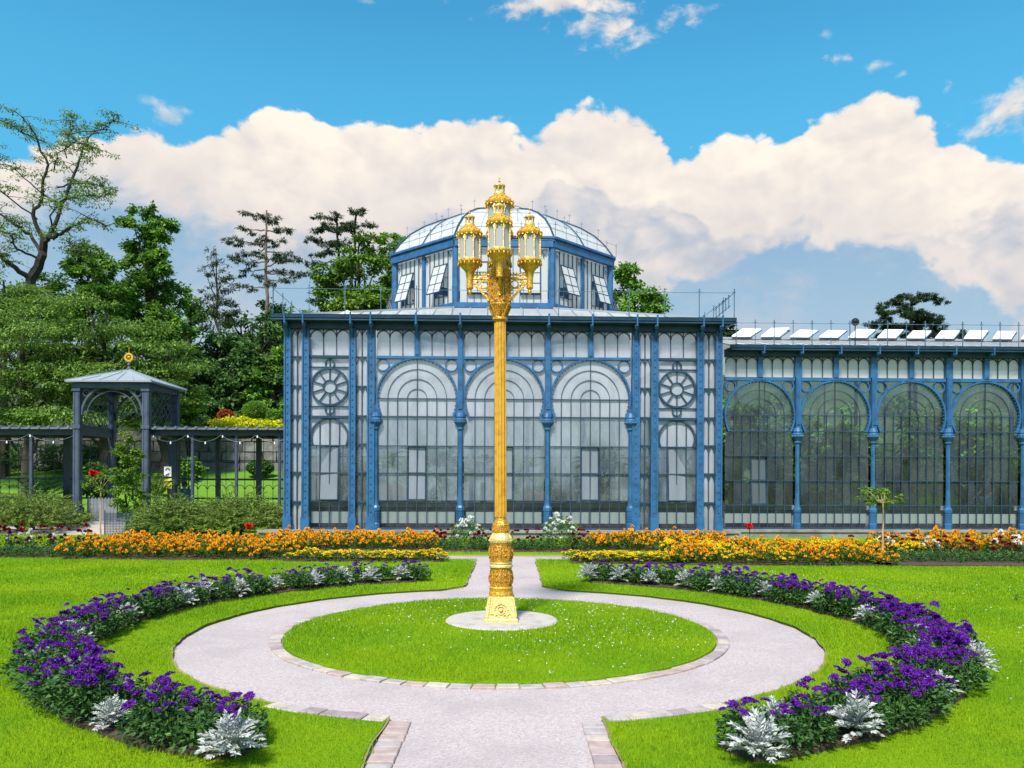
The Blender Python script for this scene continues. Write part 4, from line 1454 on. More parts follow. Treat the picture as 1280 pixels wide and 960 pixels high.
# snow standards on the dome shoulders
mb = MB()
for k in range(8):
    for f in (0.0, 0.33, 0.66):
        for (r, z, hh) in ((3.25, 9.84, 0.40), (2.3, 10.48, 0.38)):
            p = Vector(octp(r, z, k)).lerp(Vector(octp(r, z, (k + 1) % 8)), f)
            mb.tube([p, p + Vector((0, 0, hh))], 0.008, 4)
            mb.tube([p + Vector((-0.05, 0, hh - 0.06)), p + Vector((0.05, 0, hh - 0.06))], 0.007, 4)
part('dome_standards', mb, M_wire, gh)
# little ladder railing on the right end of the eaves
mb = MB()
for i in range(5):
    p = Vector((5.95 + 0.09 * i, -0.2, zg + 0.08 * i))
    mb.tube([p, p + Vector((0, 0, 0.36))], 0.011, 4)
    mb.ball(p + Vector((0, 0, 0.36)), 0.022, 5, 3)
mb.tube([(5.9, -0.2, zg + 0.26), (6.36, -0.2, zg + 0.67)], 0.010, 4)
mb.tube([(5.9, -0.2, zg + 0.02), (6.36, -0.2, zg + 0.40)], 0.011, 4)
part('ladder_rail', mb, M_navy, gh)

# ------------------------------------------------------------------ glass wing on the right
WX = 6.06 * math.cos(YAW) - 0.27
gw = thing('greenhouse_wing', 'long lower blue iron greenhouse wing with horseshoe-arched windows at right', 'greenhouse', (5.98, 23.25, 0), YAW)
WB, WT = 0.25, 4.66
BW, NBAY = 2.225, 5
wl = [0.25, 0.95, 1.66, 2.38, 3.10]
wzc, wR = 3.555, 0.985
OFF = 0.09
part('plinth', MB().box(0.20, 14.2, -0.42, 6.0, -0.05, 0.19).box(0.20, 14.2, -0.46, 6.05, 0.19, 0.25), M_stone, gw)
for i in range(NBAY + 1):
    x = OFF + i * BW
    if i:
        column(gw, x, WB, 2.90, WT, 0.93)
for i in range(NBAY):
    cx = OFF + (i + 0.5) * BW
    fr = arched_window(gw, cx, wR, 1.0, wl, wzc, M_g_wing, M_g_wing, 4.545 + 0.03, bar_w=0.020, sash=(i == 0), sash_mat=M_g_sashw, spand=0.15)
    part('transom', MB().box(cx - 1.02, cx + 1.02, -0.10, 0.03, 4.56, 4.66), M_blue, gw)
    frieze(gw, cx - 1.0, cx - 0.06, 4.66, 5.26, 3, M_g_white)
    frieze(gw, cx + 0.06, cx + 1.0, 4.66, 5.26, 3, M_g_white)
    part('mullion', MB().box(cx - 0.07, cx + 0.07, -0.12, 0.03, 4.66, 5.26), M_blue, gw)
for i in range(1, NBAY + 1):
    x = OFF + i * BW
    part('mullion', MB().box(x - 0.095, x + 0.095, -0.13, 0.03, WT, 5.26), M_blue, gw)
WE = OFF + NBAY * BW + 0.15
mb = MB().box(0.2, WE, -0.20, 0.10, 5.26, 5.40).box(0.2, WE, -0.30, 0.1, 5.40, 5.47)
mb.box(WE - 0.2, WE, 0.1, 5.9, 5.26, 5.47)
part('cornice', mb, M_navy, gw)
mb = MB()
pr2 = [(p[0] * 0.9, p[1] * 0.9) for p in pr]
mb.add([(x, -0.36 + p[0], 5.42 + p[1]) for x in (0.25, WE + 0.1) for p in pr2], [(0, 1, 2, 3, 4, 5), (11, 10, 9, 8, 7, 6)] + [(i, i + 6, (i + 1) % 6 + 6, (i + 1) % 6) for i in range(6)])
mb.tube([(0.25, -0.46, 5.40), (WE, -0.46, 5.40)], 0.02, 6)
part('gutter', mb, M_navy, gw)
for i in range(1, 2 * NBAY + 1):
    x = OFF + i * BW / 2
    part('bracket', MB().box(x - 0.04, x + 0.04, -0.38, -0.19, 5.29, 5.39).tube([(x, -0.46, 5.30), (x, -0.46, 5.56)], 0.024, 6), M_blue, gw)
ry, rz = 2.6, 6.22
part('roof', MB().sheet([(0.2, -0.34, 5.54), (WE, -0.34, 5.54), (WE, ry, rz), (0.2, ry, rz)]).sheet([(0.2, ry, rz), (WE, ry, rz), (WE, 5.9, 5.5), (0.2, 5.9, 5.5)]), M_g_roof, gw)
mb = MB()
n = int(WE / 0.37)
for i in range(n + 1):
    x = 0.25 + (WE - 0.3) * i / n
    mb.bar((x, -0.34, 5.545), (x, ry, rz + 0.005), 0.03, 0.012, up=(0, -0.2, 1))
mb.bar((0.2, ry, rz + 0.04), (WE, ry, rz + 0.04), 0.12, 0.06, up=(0, 0, 1))
part('roof_bars', mb, M_zinc, gw)
x = 1.15
while x < WE - 0.6:
    f = MB()
    p = [Vector((0, 0, 0)), Vector((0.62, 0, 0)), Vector((1.14, 0.55, 0.34)), Vector((0.52, 0.55, 0.34))]
    f.add([q for q in p] + [q + Vector((0, 0, 0.035)) for q in p], [(3, 2, 1, 0), (4, 5, 6, 7), (0, 1, 5, 4), (1, 2, 6, 5), (2, 3, 7, 6), (3, 0, 4, 7)])
    part('vent_flap', f, M_white, gw, loc=(x, ry - 0.12, rz + 0.07), rot=(random.gauss(0, 0.02), random.gauss(0, 0.015), 0))
    part('vent_frame', MB().bar((0, 0, 0), (0.60, 0, 0), 0.03).bar((0.60, 0, 0), (1.14, 0.55, 0.33), 0.03).bar((0.54, 0.55, 0.33), (1.14, 0.55, 0.33), 0.03), M_bar, gw, loc=(x, ry - 0.14, rz + 0.05))
    x += 0.95
rail(gw, [(0.4, -0.40, 5.55), (WE, -0.40, 5.55)], 0.70, 0.56)
lt = thing('roof_lamp', 'small round black lamp on a short pole above the glass wing roof', 'lamp', (10.0, 23.35, 5.62), 0.0)
part('pole', MB().tube([(0, 0, 0), (0, 0, 0.62)], 0.016, 6), M_black, lt)
part('head', MB().lathe([(0.10, -0.05), (0.115, 0.0), (0.115, 0.03), (0.07, 0.09), (0.03, 0.12)], 14).xf(Matrix.Translation((0, 0, 0.68)) @ Matrix.Rotation(rad(80), 4, 'X')), M_black, lt)
# interior of the wing
part('bench', MB().box(0.3, WE, 0.28, 0.8, 0.80, 0.92).box(0.3, WE, 0.40, 0.8, 0.25, 0.80), M_bench, gw)
for i in range(NBAY):
    cx = OFF + (i + 0.5) * BW
    for a_, b_ in ((cx - 0.98, cx), (cx, cx + 0.98)):
        part('white_panel', MB().box(a_ + 0.006, b_ - 0.006, 0.055, 0.09, 0.42, 0.70), M_white, gw)
part('rear_wall', MB().box(0.2, WE, 5.9, 6.0, 0.1, 1.0), M_wallst, gw)
for i in range(NBAY):
    xa, xb = OFF + i * BW, OFF + (i + 1) * BW
    p = part('rear_window', MB().box(xa, xa + 0.1, 5.92, 6.0, 1.0, 5.4).box(xa + 0.1, xb, 5.94, 5.98, 3.0, 3.06).box((xa + xb) / 2 - 0.02, (xa + xb) / 2 + 0.02, 5.94, 5.98, 1.0, 5.4), M_bar, gw)
    part('pane', MB().sheet([(xa, 5.99, 1.0), (xb, 5.99, 1.0), (xb, 5.99, 5.4), (xa, 5.99, 5.4)]), M_g_wing, p)
p = part('end_window', MB().box(WE - 0.02, WE + 0.06, 0.1, 5.9, 0.25, 1.0).box(WE - 0.02, WE + 0.04, 0.1, 5.9, 3.0, 3.08).box(WE - 0.02, WE + 0.04, 2.0, 2.1, 1.0, 5.26).box(WE - 0.02, WE + 0.04, 4.0, 4.1, 1.0, 5.26), M_blue, gw)
part('pane', MB().sheet([(WE + 0.02, 0.1, 1.0), (WE + 0.02, 5.9, 1.0), (WE + 0.02, 5.9, 5.26), (WE + 0.02, 0.1, 5.26)]), M_g_wing, p)
part('floor', MB().box(0.3, WE, 0.85, 5.9, 0.2, 0.28), M_soil, gw)

# ------------------------------------------------------------------ gold lamp post
slab = link('stone_slab', MB().lathe([(0.625, -0.02), (0.63, 0.045), (0.615, 0.058)], 64).mesh('stone_slab', M_slab, True), None, (-0.11, 9.0, 0.028))
tag(slab, 'round flat stone slab on the island lawn carrying the gold lamp post', 'stone slab')
LZ = 0.085
lamp = thing('lamp_post', 'tall ornate gold lamp post with five glass lanterns on the round lawn', 'lamp post', (-0.115, 8.95, LZ), 0)
lamp.rotation_euler = (0, rad(-0.45), 0)


def lz(y):
    return 1.65 + (600 - y) / 111.7 - LZ


def sq(profile):
    return MB().lathe(profile, 4, rot=PI / 4, sq=True)


part('base_block', sq([(0.186, 0.0), (0.186, 0.03), (0.180, 0.04), (0.180, lz(771)), (0.172, lz(770))]), M_goldpale, lamp)
mb = sq([(0.166, lz(770)), (0.130, lz(744))])
for s in range(4):                                  # tapered panels with an arched relief
    o = len(mb.v)
    mb.arc(0, lz(760), 0.072, 0, PI, 0.016, -0.006, 0.006, 12)
    mb.arc(0, lz(760), 0.045, 0, 2 * PI, 0.012, -0.006, 0.006, 12)
    mb.ball((0, 0, lz(760)), 0.022, 8, 5)
    for sg in (-1, 1):
        mb.arc(sg * 0.095, lz(767), 0.026, 0, 2 * PI, 0.010, -0.006, 0.006, 10)
        mb.arc(sg * 0.045, lz(767.5), 0.020, 0, 2 * PI, 0.010, -0.006, 0.006, 10)
        mb.bar((sg * 0.15, -0.0, lz(769)), (sg * 0.118, 0.0, lz(745)), 0.016, 0.014)
    tilt = math.atan2(0.035, lz(744) - lz(770))
    mid = (lz(744) + lz(770)) / 2
    mb.xf(Matrix.Rotation(s * PI / 2, 4, 'Z') @ Matrix.Translation((0, -0.1545, mid)) @ Matrix.Rotation(-tilt, 4, 'X') @ Matrix.Translation((0, 0, -mid)), o)
part('pedestal', mb, M_goldpale, lamp)
mb = MB().lathe([(0.130, lz(744)), (0.137, lz(742.5)), (0.137, lz(741)), (0.128, lz(739)), (0.130, lz(735)), (0.137, lz(734)), (0.124, lz(732.5))], 24)
part('ring_moulding', mb, M_gold, lamp, True)


def drum(z0, z1, r, bulge, name='ornament_drum'):
    n = 16
    pf = []
    for i in range(9):
        f = i / 8
        pf.append((r + bulge * math.sin(PI * min(1, f * 1.15)) + (0.008 if f < 0.1 or f > 0.9 else 0), z0 + (z1 - z0) * f))
    mb = MB().lathe(pf, 32, flute=0.015)
    for k in range(8):                              # leaf straps and rosettes standing proud
        a = 2 * PI * k / 8
        pts = []
        for i in range(5):
            f = 0.12 + 0.76 * i / 4
            rr = r + bulge * math.sin(PI * min(1, f * 1.15)) + 0.004
            pts.append((rr * math.cos(a), rr * math.sin(a), z0 + (z1 - z0) * f))
        mb.tube(pts, [0.005, 0.010, 0.012, 0.009, 0.004], 6)
        a2 = a + PI / 8
        rr = r + bulge * 0.9 + 0.003
        for f in (0.35, 0.62):
            mb.ball((rr * math.cos(a2), rr * math.sin(a2), z0 + (z1 - z0) * f), 0.011, 6, 4)
        for dz in (-0.03, 0.03):
            for da in (-0.10, 0.10):
                mb.ball((rr * math.cos(a2 + da), rr * math.sin(a2 + da), z0 + (z1 - z0) * 0.5 + dz), 0.007, 5, 3)
    return part(name, mb, M_goldorn, lamp, True)


drum(lz(732.5), lz(709.5), 0.115, 0.012)
part('ring_moulding', MB().lathe([(0.116, lz(709.5)), (0.132, lz(708.5)), (0.132, lz(706.5)), (0.120, lz(705)), (0.120, lz(704)), (0.130, lz(703)), (0.120, lz(701.5))], 24), M_goldpale, lamp, True)
drum(lz(701.5), lz(679), 0.121, 0.006)
mb = MB().lathe([(0.122, lz(679)), (0.134, lz(677.5)), (0.139, lz(674)), (0.136, lz(672)), (0.122, lz(669.5)), (0.108, lz(667.5)), (0.104, lz(666))], 8, rot=PI / 8)
for k in range(24):
    a = 2 * PI * k / 24
    mb.ball((0.132 * math.cos(a), 0.132 * math.sin(a), lz(675.5)), 0.008, 5, 4)
part('collar', mb, M_goldpale, lamp)
mb = MB().lathe([(0.102, lz(666)), (0.104, lz(664.5)), (0.100, lz(657)), (0.104, lz(656)), (0.090, lz(654)), (0.076, lz(651)), (0.070, lz(649))], 8, rot=PI / 8)
for k in range(8):
    a = 2 * PI * k / 8
    mb.cbox((0, 0, 0), (0.045, 0.010, 0.05))
    mb.xf(Matrix.Translation((0.094 * math.cos(a), 0.094 * math.sin(a), lz(661))) @ Matrix.Rotation(a + PI / 2, 4, 'Z'), len(mb.v) - 8)
part('neck', mb, M_goldorn, lamp)
mb = MB().lathe([(0.056, lz(649)), (0.053, lz(402)), (0.055, lz(400))], 16)
for k in range(10):                                 # reeds
    a = 2 * PI * (k + 0.5) / 10
    r0, r1 = 0.057, 0.054
    mb.tube([(r0 * math.cos(a), r0 * math.sin(a), lz(646)), (r1 * math.cos(a), r1 * math.sin(a), lz(404))], 0.0135, 7)
part('shaft', mb, M_goldshaft, lamp, True)
mb = MB().lathe([(0.070, lz(402)), (0.086, lz(400)), (0.082, lz(397.5)), (0.070, lz(396)), (0.082, lz(392)), (0.100, lz(386)), (0.122, lz(382)), (0.120, lz(380.5))], 16)
for k in range(8):
    a = 2 * PI * k / 8
    mb.tube([(0.074 * math.cos(a), 0.074 * math.sin(a), lz(396)), (0.094 * math.cos(a), 0.094 * math.sin(a), lz(389)), (0.125 * math.cos(a), 0.125 * math.sin(a), lz(383.5))], [0.012, 0.018, 0.012], 6)
part('capital', mb, M_goldorn, lamp, True)
mb = MB().lathe([(0.112, lz(381)), (0.116, lz(379)), (0.116, lz(343)), (0.126, lz(341)), (0.126, lz(338.5)), (0.118, lz(338))], 8, rot=PI / 8, sq=True)
for k in range(8):
    a = PI / 4 * k
    o = len(mb.v)
    mb.box(-0.048, -0.036, -0.012, 0.004, lz(378), lz(345)).box(0.036, 0.048, -0.012, 0.004, lz(378), lz(345))
    mb.arc(0, lz(350), 0.030, 0, PI, 0.010, -0.012, 0.004, 8)
    for zz in (372, 364, 356):
        mb.ball((0, 0, lz(zz)), 0.016, 6, 4)
    mb.xf(Matrix.Rotation(a, 4, 'Z') @ Matrix.Translation((0, -0.116, 0)), o)
part('head_block', mb, M_goldorn, lamp)

# ---- lantern (origin at the bottom of its corbel, heights in metres)
RL = 0.128


def make_lantern(parent, loc, sc, pend=True):
    mb = MB()
    mb.lathe([(0.036, -0.19), (0.040, -0.10), (0.050, -0.03), (0.075, 0.0), (0.10, 0.03), (0.128, 0.06), (0.140, 0.075), (0.140, 0.095), (0.128, 0.10)], 16)
    if pend:
        mb.lathe([(0.004, -0.30), (0.02, -0.27), (0.024, -0.25), (0.016, -0.235), (0.04, -0.215), (0.04, -0.19)], 10)
    for k in range(16):                             # hanging scallops under the rim
        a = 2 * PI * k / 16
        mb.ball((0.132 * math.cos(a), 0.132 * math.sin(a), 0.054), 0.012, 5, 4, 1.6)
    L = part('lantern', mb, M_gold, parent, True, loc=loc)
    L.scale = (sc, sc, sc)
    z0, z1 = 0.10, 0.385
    fr = MB()
    for k in range(8):
        a = 2 * PI * k / 8 + PI / 8
        x, y = RL * math.cos(a), RL * math.sin(a)
        fr.tube([(x, y, z0), (x, y, z1)], 0.0085, 6)
        fr.ball((x, y, z0 + 0.012), 0.013, 5, 4)
        a2 = a + PI / 4
        x2, y2 = RL * math.cos(a2), RL * math.sin(a2)
        p0, p1 = Vector((x, y, z1 - 0.10)), Vector((x2, y2, z1 - 0.10))
        mid = (p0 + p1) / 2
        n_ = Vector((mid.x, mid.y, 0)).normalized()
        for s, q in ((0, p0), (1, p1)):             # pointed tracery
            pts = [q, q.lerp(mid, 0.22) + Vector((0, 0, 0.045)), q.lerp(mid, 0.6) + Vector((0, 0, 0.078)), mid + Vector((0, 0, 0.098))]
            fr.tube(pts, 0.0055, 4)
            pts = [mid + Vector((0, 0, 0.0)) + (q - mid) * 0.98 + Vector((0, 0, 0.03)), q.lerp(mid, 0.35) + Vector((0, 0, 0.095)), q.lerp(mid, 0.1) + Vector((0, 0, 0.10))]
            fr.tube(pts, 0.0045, 4)
    fr.lathe([(RL + 0.012, z0 - 0.005), (RL + 0.012, z0 + 0.012), (RL - 0.01, z0 + 0.012)], 8, rot=PI / 8, cap=False)
    part('lantern_frame', fr, M_goldpale, L)
    gl = MB()
    for k in range(8):
        a, b = 2 * PI * k / 8 + PI / 8, 2 * PI * (k + 1) / 8 + PI / 8
        r = RL - 0.006
        part('pane', MB().sheet([(r * math.cos(a), r * math.sin(a), z0), (r * math.cos(b), r * math.sin(b), z0), (r * math.cos(b), r * math.sin(b), z1), (r * math.cos(a), r * math.sin(a), z1)]), M_g_lamp, L)
    cp = MB().lathe([(0.138, z1 - 0.01), (0.148, z1 + 0.005), (0.148, z1 + 0.025), (0.135, z1 + 0.035), (0.125, z1 + 0.055), (0.098, z1 + 0.085), (0.07, z1 + 0.10), (0.058, z1 + 0.118)], 16)
    for k in range(16):
        a = 2 * PI * k / 16
        cp.ball((0.144 * math.cos(a), 0.144 * math.sin(a), z1 + 0.034), 0.009, 5, 4)
        cp.ball((0.115 * math.cos(a + 0.2), 0.115 * math.sin(a + 0.2), z1 + 0.070), 0.008, 5, 4)
        cp.cbox((0.146 * math.cos(a + 0.2), 0.146 * math.sin(a + 0.2), z1 - 0.006), (0.014, 0.014, 0.022))
    part('cap', cp, M_gold, L, True)
    cu = MB()
    zc0 = z1 + 0.118
    cu.lathe([(0.060, zc0), (0.060, zc0 + 0.012), (0.045, zc0 + 0.014)], 12)
    for k in range(7):
        a = 2 * PI * k / 7
        cu.tube([(0.047 * math.cos(a), 0.047 * math.sin(a), zc0), (0.047 * math.cos(a), 0.047 * math.sin(a), zc0 + 0.085)], 0.0075, 5)
    cu.lathe([(0.05, zc0 + 0.075), (0.060, zc0 + 0.085), (0.060, zc0 + 0.098), (0.045, zc0 + 0.108), (0.02, zc0 + 0.122), (0.008, zc0 + 0.13)], 12)
    part('cupola', cu, M_goldpale, L)
    part('finial', MB().lathe([(0.006, zc0 + 0.125), (0.014, zc0 + 0.14), (0.005, zc0 + 0.15), (0.004, zc0 + 0.19), (0.001, zc0 + 0.205)], 8), M_gold, L)
    return L


ARM = 0.335
L0 = None
for ang in (0, PI / 2, PI, -PI / 2):
    ca, sa = math.cos(ang), math.sin(ang)
    am = ARM if abs(ca) > 0.5 else 0.23
    loc = (am * ca, am * sa, lz(337) + (0.0 if abs(ca) > 0.5 else 0.045))
    if am < ARM:
        make_lantern(lamp, loc, 0.98, False)
    elif L0 is None:
        L0 = make_lantern(lamp, loc, 0.98)
    else:
        c = copy_tree(L0, lamp)
        c.location = loc
    br = MB()
    zt, zm = lz(349.5), lz(377)
    br.box(0.10, ARM, -0.018, 0.018, zt, zt + 0.022)
    br.box(0.10, ARM, -0.014, 0.014, zt + 0.045, zt + 0.060)
    for i in range(6):
        x = 0.12 + 0.17 * i / 5
        br.box(x - 0.006, x + 0.006, -0.012, 0.012, zt + 0.022, zt + 0.045)
        br.ball((x, 0, zt + 0.070), 0.011, 5, 4)
    br.bar((0.31, 0, zt - 0.02), (0.105, 0, zm), 0.024, 0.03)
    br.arc(0.165, zt - 0.052, 0.042, 0, 2 * PI, 0.014, -0.012, 0.012, 14)
    br.arc(0.245, zt - 0.035, 0.024, 0, 2 * PI, 0.012, -0.012, 0.012, 12)
    br.arc(0.130, zt - 0.135, 0.020, 0, 2 * PI, 0.010, -0.010, 0.010, 10)
    br.bar((0.10, 0, zt - 0.10), (0.225, 0, zt - 0.10), 0.012, 0.016)
    br.bar((0.205, 0, zt), (0.205, 0, zt - 0.10), 0.012, 0.016)
    b_ = part('bracket', br, M_gold, lamp, rot=(0, 0, ang))
    if am < ARM:
        b_.scale = (0.62, 1, 0.55)
        b_.location = (0, 0, zt * 0.45)
Lc = copy_tree(L0, lamp)
Lc.location = (0, 0, lz(302))
Lc.scale = (1.10, 1.10, 1.04)
part('top_stem', MB().lathe([(0.095, lz(338)), (0.075, lz(334)), (0.06, lz(322)), (0.062, lz(290))], 12), M_gold, lamp, True)

# ------------------------------------------------------------------ iron pavilion over the steps
GX, GY, GS = -12.5, 25.0, 2.15
gz_ = thing('garden_gazebo', 'blue grey iron gazebo with lattice sides and low zinc roof above the garden steps', 'gazebo', (GX, GY, 0), 0)
H = GS / 2
EV = 4.62
part('base', MB().box(-H - 0.2, H + 0.2, -0.15, GS + 0.2, -0.05, 0.30), M_bench, gz_)
for i in range(3):
    part('step', MB().box(-H - 0.05, H + 0.05, -0.15 - 0.32 * (3 - i), -0.15 - 0.32 * (2 - i) - 0.002, -0.05, 0.075 + 0.075 * i), M_slab, gz_)
for x in (-H, H):
    for y in (0, GS):
        mb = MB().box(x - 0.10, x + 0.10, y - 0.10, y + 0.10, 0.30, EV - 0.02)
        mb.box(x - 0.14, x + 0.14, y - 0.14, y + 0.14, 0.30, 0.75)
        mb.box(x - 0.13, x + 0.13, y - 0.13, y + 0.13, 3.20, 3.32).box(x - 0.13, x + 0.13, y - 0.13, y + 0.13, EV - 0.25, EV - 0.17)
        for sx in (-1, 1):
            mb.box(x + sx * 0.06 - 0.015, x + sx * 0.06 + 0.015, y - 0.115, y - 0.10, 0.8, EV - 0.3)
        part('post', mb, M_violet, gz_)
mb = MB()
mb.box(-H - 0.12, H + 0.12, -0.125, 0.08, EV - 0.15, EV).box(-H - 0.12, H + 0.12, GS - 0.08, GS + 0.10, EV - 0.15, EV)
mb.box(-H - 0.10, -H + 0.08, 0.08, GS - 0.08, EV - 0.15, EV).box(H - 0.08, H + 0.10, 0.08, GS - 0.08, EV - 0.15, EV)
part('eave_beam', mb, M_violet, gz_)
for y in (0.0, GS):                                 # arched braces front and back
    mb = MB()
    mb.arc(0, 3.62, H - 0.12, 0.0, PI, 0.065, y - 0.035, y + 0.035, 24)
    mb.arc(0, 3.58, H - 0.28, 0.15, PI - 0.15, 0.03, y - 0.02, y + 0.02, 24)
    for s in (-1, 1):
        mb.arc(s * (H - 0.27), EV - 0.30, 0.10, 0, 2 * PI, 0.03, y - 0.02, y + 0.02, 14)
    part('arch_brace', mb, M_violet, gz_)
for s in (-1, 1):                                   # side lattice between rail and eave
    x = s * H
    y0, y1, z0, z1 = 0.10, GS - 0.10, 3.30, EV - 0.15
    part('rail', MB().box(x - 0.06, x + 0.06, y0, y1, 3.02, 3.28).box(x - 0.08, x + 0.08, y0, y1, 3.28, 3.33), M_violet, gz_)
    W_, Hh = y1 - y0, z1 - z0
    st = 0.31
    for dr in (1, -1):
        k = -Hh
        while k < W_ + Hh:
            # line y = k + dr*z, clipped to the panel
            pa = []
            for zz in (0, Hh):
                yy = k + (dr * zz if dr > 0 else Hh - zz)
                pa.append((yy, zz))
            (ya, za), (yb, zb_) = pa
            def clip(p, q):
                (a1, b1), (a2, b2) = p, q
                t0, t1 = 0.0, 1.0
                d_ = a2 - a1
                for lo_, sg_ in ((0, 1), (W_, -1)):
                    f0, f1 = sg_ * (a1 - lo_), sg_ * (a2 - lo_)
                    if f0 < 0 and f1 < 0:
                        return None
                    if f0 < 0:
                        t0 = max(t0, f0 / (f0 - f1))
                    if f1 < 0:
                        t1 = min(t1, f0 / (f0 - f1))
                if t1 - t0 < 0.02:
                    return None
                return (a1 + d_ * t0, b1 + (b2 - b1) * t0), (a1 + d_ * t1, b1 + (b2 - b1) * t1)
            c_ = clip((ya, za), (yb, zb_))
            if c_:
                (ya, za), (yb, zb_) = c_
                part('lattice_slat', MB().bar((x + dr * 0.012, y0 + ya, z0 + za), (x + dr * 0.012, y0 + yb, z0 + zb_), 0.022, 0.016, up=(1, 0, 0)), M_violet, gz_)
            k += st
ov = 0.27
apx = (0, GS / 2, 5.20)
mb = MB()
q = [(-H - ov, -ov, EV + 0.02), (H + ov, -ov, EV + 0.02), (H + ov, GS + ov, EV + 0.02), (-H - ov, GS + ov, EV + 0.02)]
mb.add(q + [(p[0], p[1], p[2] + 0.05) for p in q] + [apx], [(3, 2, 1, 0), (0, 1, 5, 4), (1, 2, 6, 5), (2, 3, 7, 6), (3, 0, 4, 7), (4, 5, 8), (5, 6, 8), (6, 7, 8), (7, 4, 8)])
rf = part('roof', mb, M_zinc, gz_)
mb = MB()
for i, p in enumerate(q):
    mb.bar((p[0], p[1], p[2] + 0.055), (apx[0], apx[1], apx[2] + 0.01), 0.05, 0.04, up=(0, 0, 1))
    n_ = q[(i + 1) % 4]
    for f in (0.2, 0.4, 0.6, 0.8):
        a_ = Vector(p).lerp(Vector(n_), f) + Vector((0, 0, 0.055))
        b_ = a_.lerp(Vector(apx), 1 - abs(f - 0.5) * 2 - 0.02) if abs(f - 0.5) > 0.01 else Vector(apx)
        e_ = Vector(p).lerp(Vector(apx), 1 - abs(f - 0.5) * 2) if f < 0.5 else Vector(n_).lerp(Vector(apx), 1 - abs(f - 0.5) * 2)
        mb.bar(a_, a_ + (Vector(apx) + Vector((0, 0, 0.01)) - a_) * (1 - abs(2 * f - 1)) * 0.98, 0.025, 0.025, up=(0, 0, 1))
part('roof_seam', mb, M_zinc, gz_)
mb = MB().lathe([(0.09, 5.14), (0.07, 5.24), (0.03, 5.30), (0.05, 5.36), (0.02, 5.42), (0.02, 5.46)], 10, (0, GS / 2, 0))
part('finial_foot', mb, M_violet, gz_)
mb = MB().arc(0, 5.60, 0.115, 0, 2 * PI, 0.06, GS / 2 - 0.03, GS / 2 + 0.03, 20).tube([(0, GS / 2, 5.70), (0, GS / 2, 5.98)], [0.014, 0.003], 5).ball((0, GS / 2, 5.60), 0.05, 8, 6)
part('gold_finial', mb, M_gold, gz_)
mb = MB()
for i in range(9):                                  # low pleated screen in the left half of the front
    x = -H + 0.14 + i * 0.105
    part('screen_board', MB().prism([(x, 0.30), (x + 0.098, 0.30), (x + 0.098, 0.98), (x + 0.049, 1.05), (x, 0.98)], 0.30, 0.33 + 0.02 * (i % 2)), M_scr, gz_)

# ------------------------------------------------------------------ pergola walk either side of the gazebo


def pergola(x0, x1, label, posts_f, posts_b):
    t = thing('pergola', label, 'pergola', (x0, 25.2, 0), 0)
    L = x1 - x0
    t0 = 3.02
    mb = MB()
    mb.box(0, L, 0, 0.09, t0, t0 + 0.16).box(0, L, 2.0, 2.09, t0, t0 + 0.16)
    part('beam', mb, M_vdark, t)
    n = int(L / 0.30)
    mb = MB()
    for i in range(n):                              # corrugated edge: rolls of the sheet roof
        x = L * (i + 0.5) / n
        mb.tube([(x, -0.22, t0 + 0.235), (x, 2.35, t0 + 0.235)], 0.045, 6)
    mb.box(0, L, -0.20, 2.33, t0 + 0.17, t0 + 0.225)
    part('sheet_roof', mb, M_pzinc, t)
    mb = MB()
    for i in range(int(L / 0.6) + 1):
        x = min(L - 0.04, i * 0.6 + 0.02)
        mb.box(x, x + 0.05, 0.09, 2.0, t0 + 0.03, t0 + 0.165)
    part('rafters', mb, M_vdark, t)
    for px in posts_f:
        x = (px - 640) / 1000 * 25.2 - x0
        part('post', MB().tube([(x, 0.045, -0.05), (x, 0.045, t0)], 0.055, 8).cbox((x, 0.045, 0.3), (0.16, 0.16, 0.6)), M_violet, t)
    for px, w in posts_b:
        x = (px - 640) / 1000 * 27.2 - x0
        part('post', MB().box(x - w / 2, x + w / 2, 1.98, 2.12, -0.05, t0), M_vdark, t)
    # rear screen of thin bars with arches at the foot
    mb = MB()
    for z in (0.95, 1.60, 2.25):
        mb.box(0, L, 2.02, 2.06, z, z + 0.035 + (0.03 if z < 1.7 else 0))
    n = int(L / 0.30)
    for i in range(n + 1):
        x = L * i / n
        mb.tube([(x, 2.0, 0.3), (x, 2.0, t0)], 0.011, 4)
    for i in range(n):
        xa = L * (i + 0.5) / n
        mb.arc(xa, 1.30, 0.14, 0, PI, 0.02, 2.0, 2.02, 8)
    mb.box(0, L, 2.02, 2.06, 0.30, 0.36)
    part('bar_screen', mb, M_vdark, t)
    return t


pergola(-22.0, -13.72, 'dark metal pergola walk running off the left edge from the gazebo', (-150, -60, 38), ((-95, 0.16), (-20, 0.14), (84, 0.22)))
pergola(-11.32, -6.85, 'dark metal pergola walk between the gazebo and the greenhouse', (240, 295, 349), ((213, 0.16), (221, 0.16), (272, 0.14), (323, 0.16)))


def festoon(x0, x1, n, label):
    t = thing('string_lights', label, 'string lights', (x0, 25.08, 3.0), 0)
    pts = []
    L = x1 - x0
    for i in range(n * 8 + 1):
        f = i / (n * 8)
        s = (f * n) % 1
        pts.append((L * f, 0, -0.34 * 4 * s * (1 - s) * 0.6 + 0.02))
    part('wire', MB().tube(pts, 0.006, 4), M_pzinc, t)
    for i in range(n):
        for q_ in (0.0, 0.5):
            x = L * (i + q_) / n + 0.05
            z = -0.20 if q_ else 0.0
            part('bulb', MB().lathe([(0.010, 0.05), (0.016, 0.025), (0.028, -0.005), (0.022, -0.03), (0.004, -0.042)], 8, (x, 0, z - 0.03)), M_bulb, t)


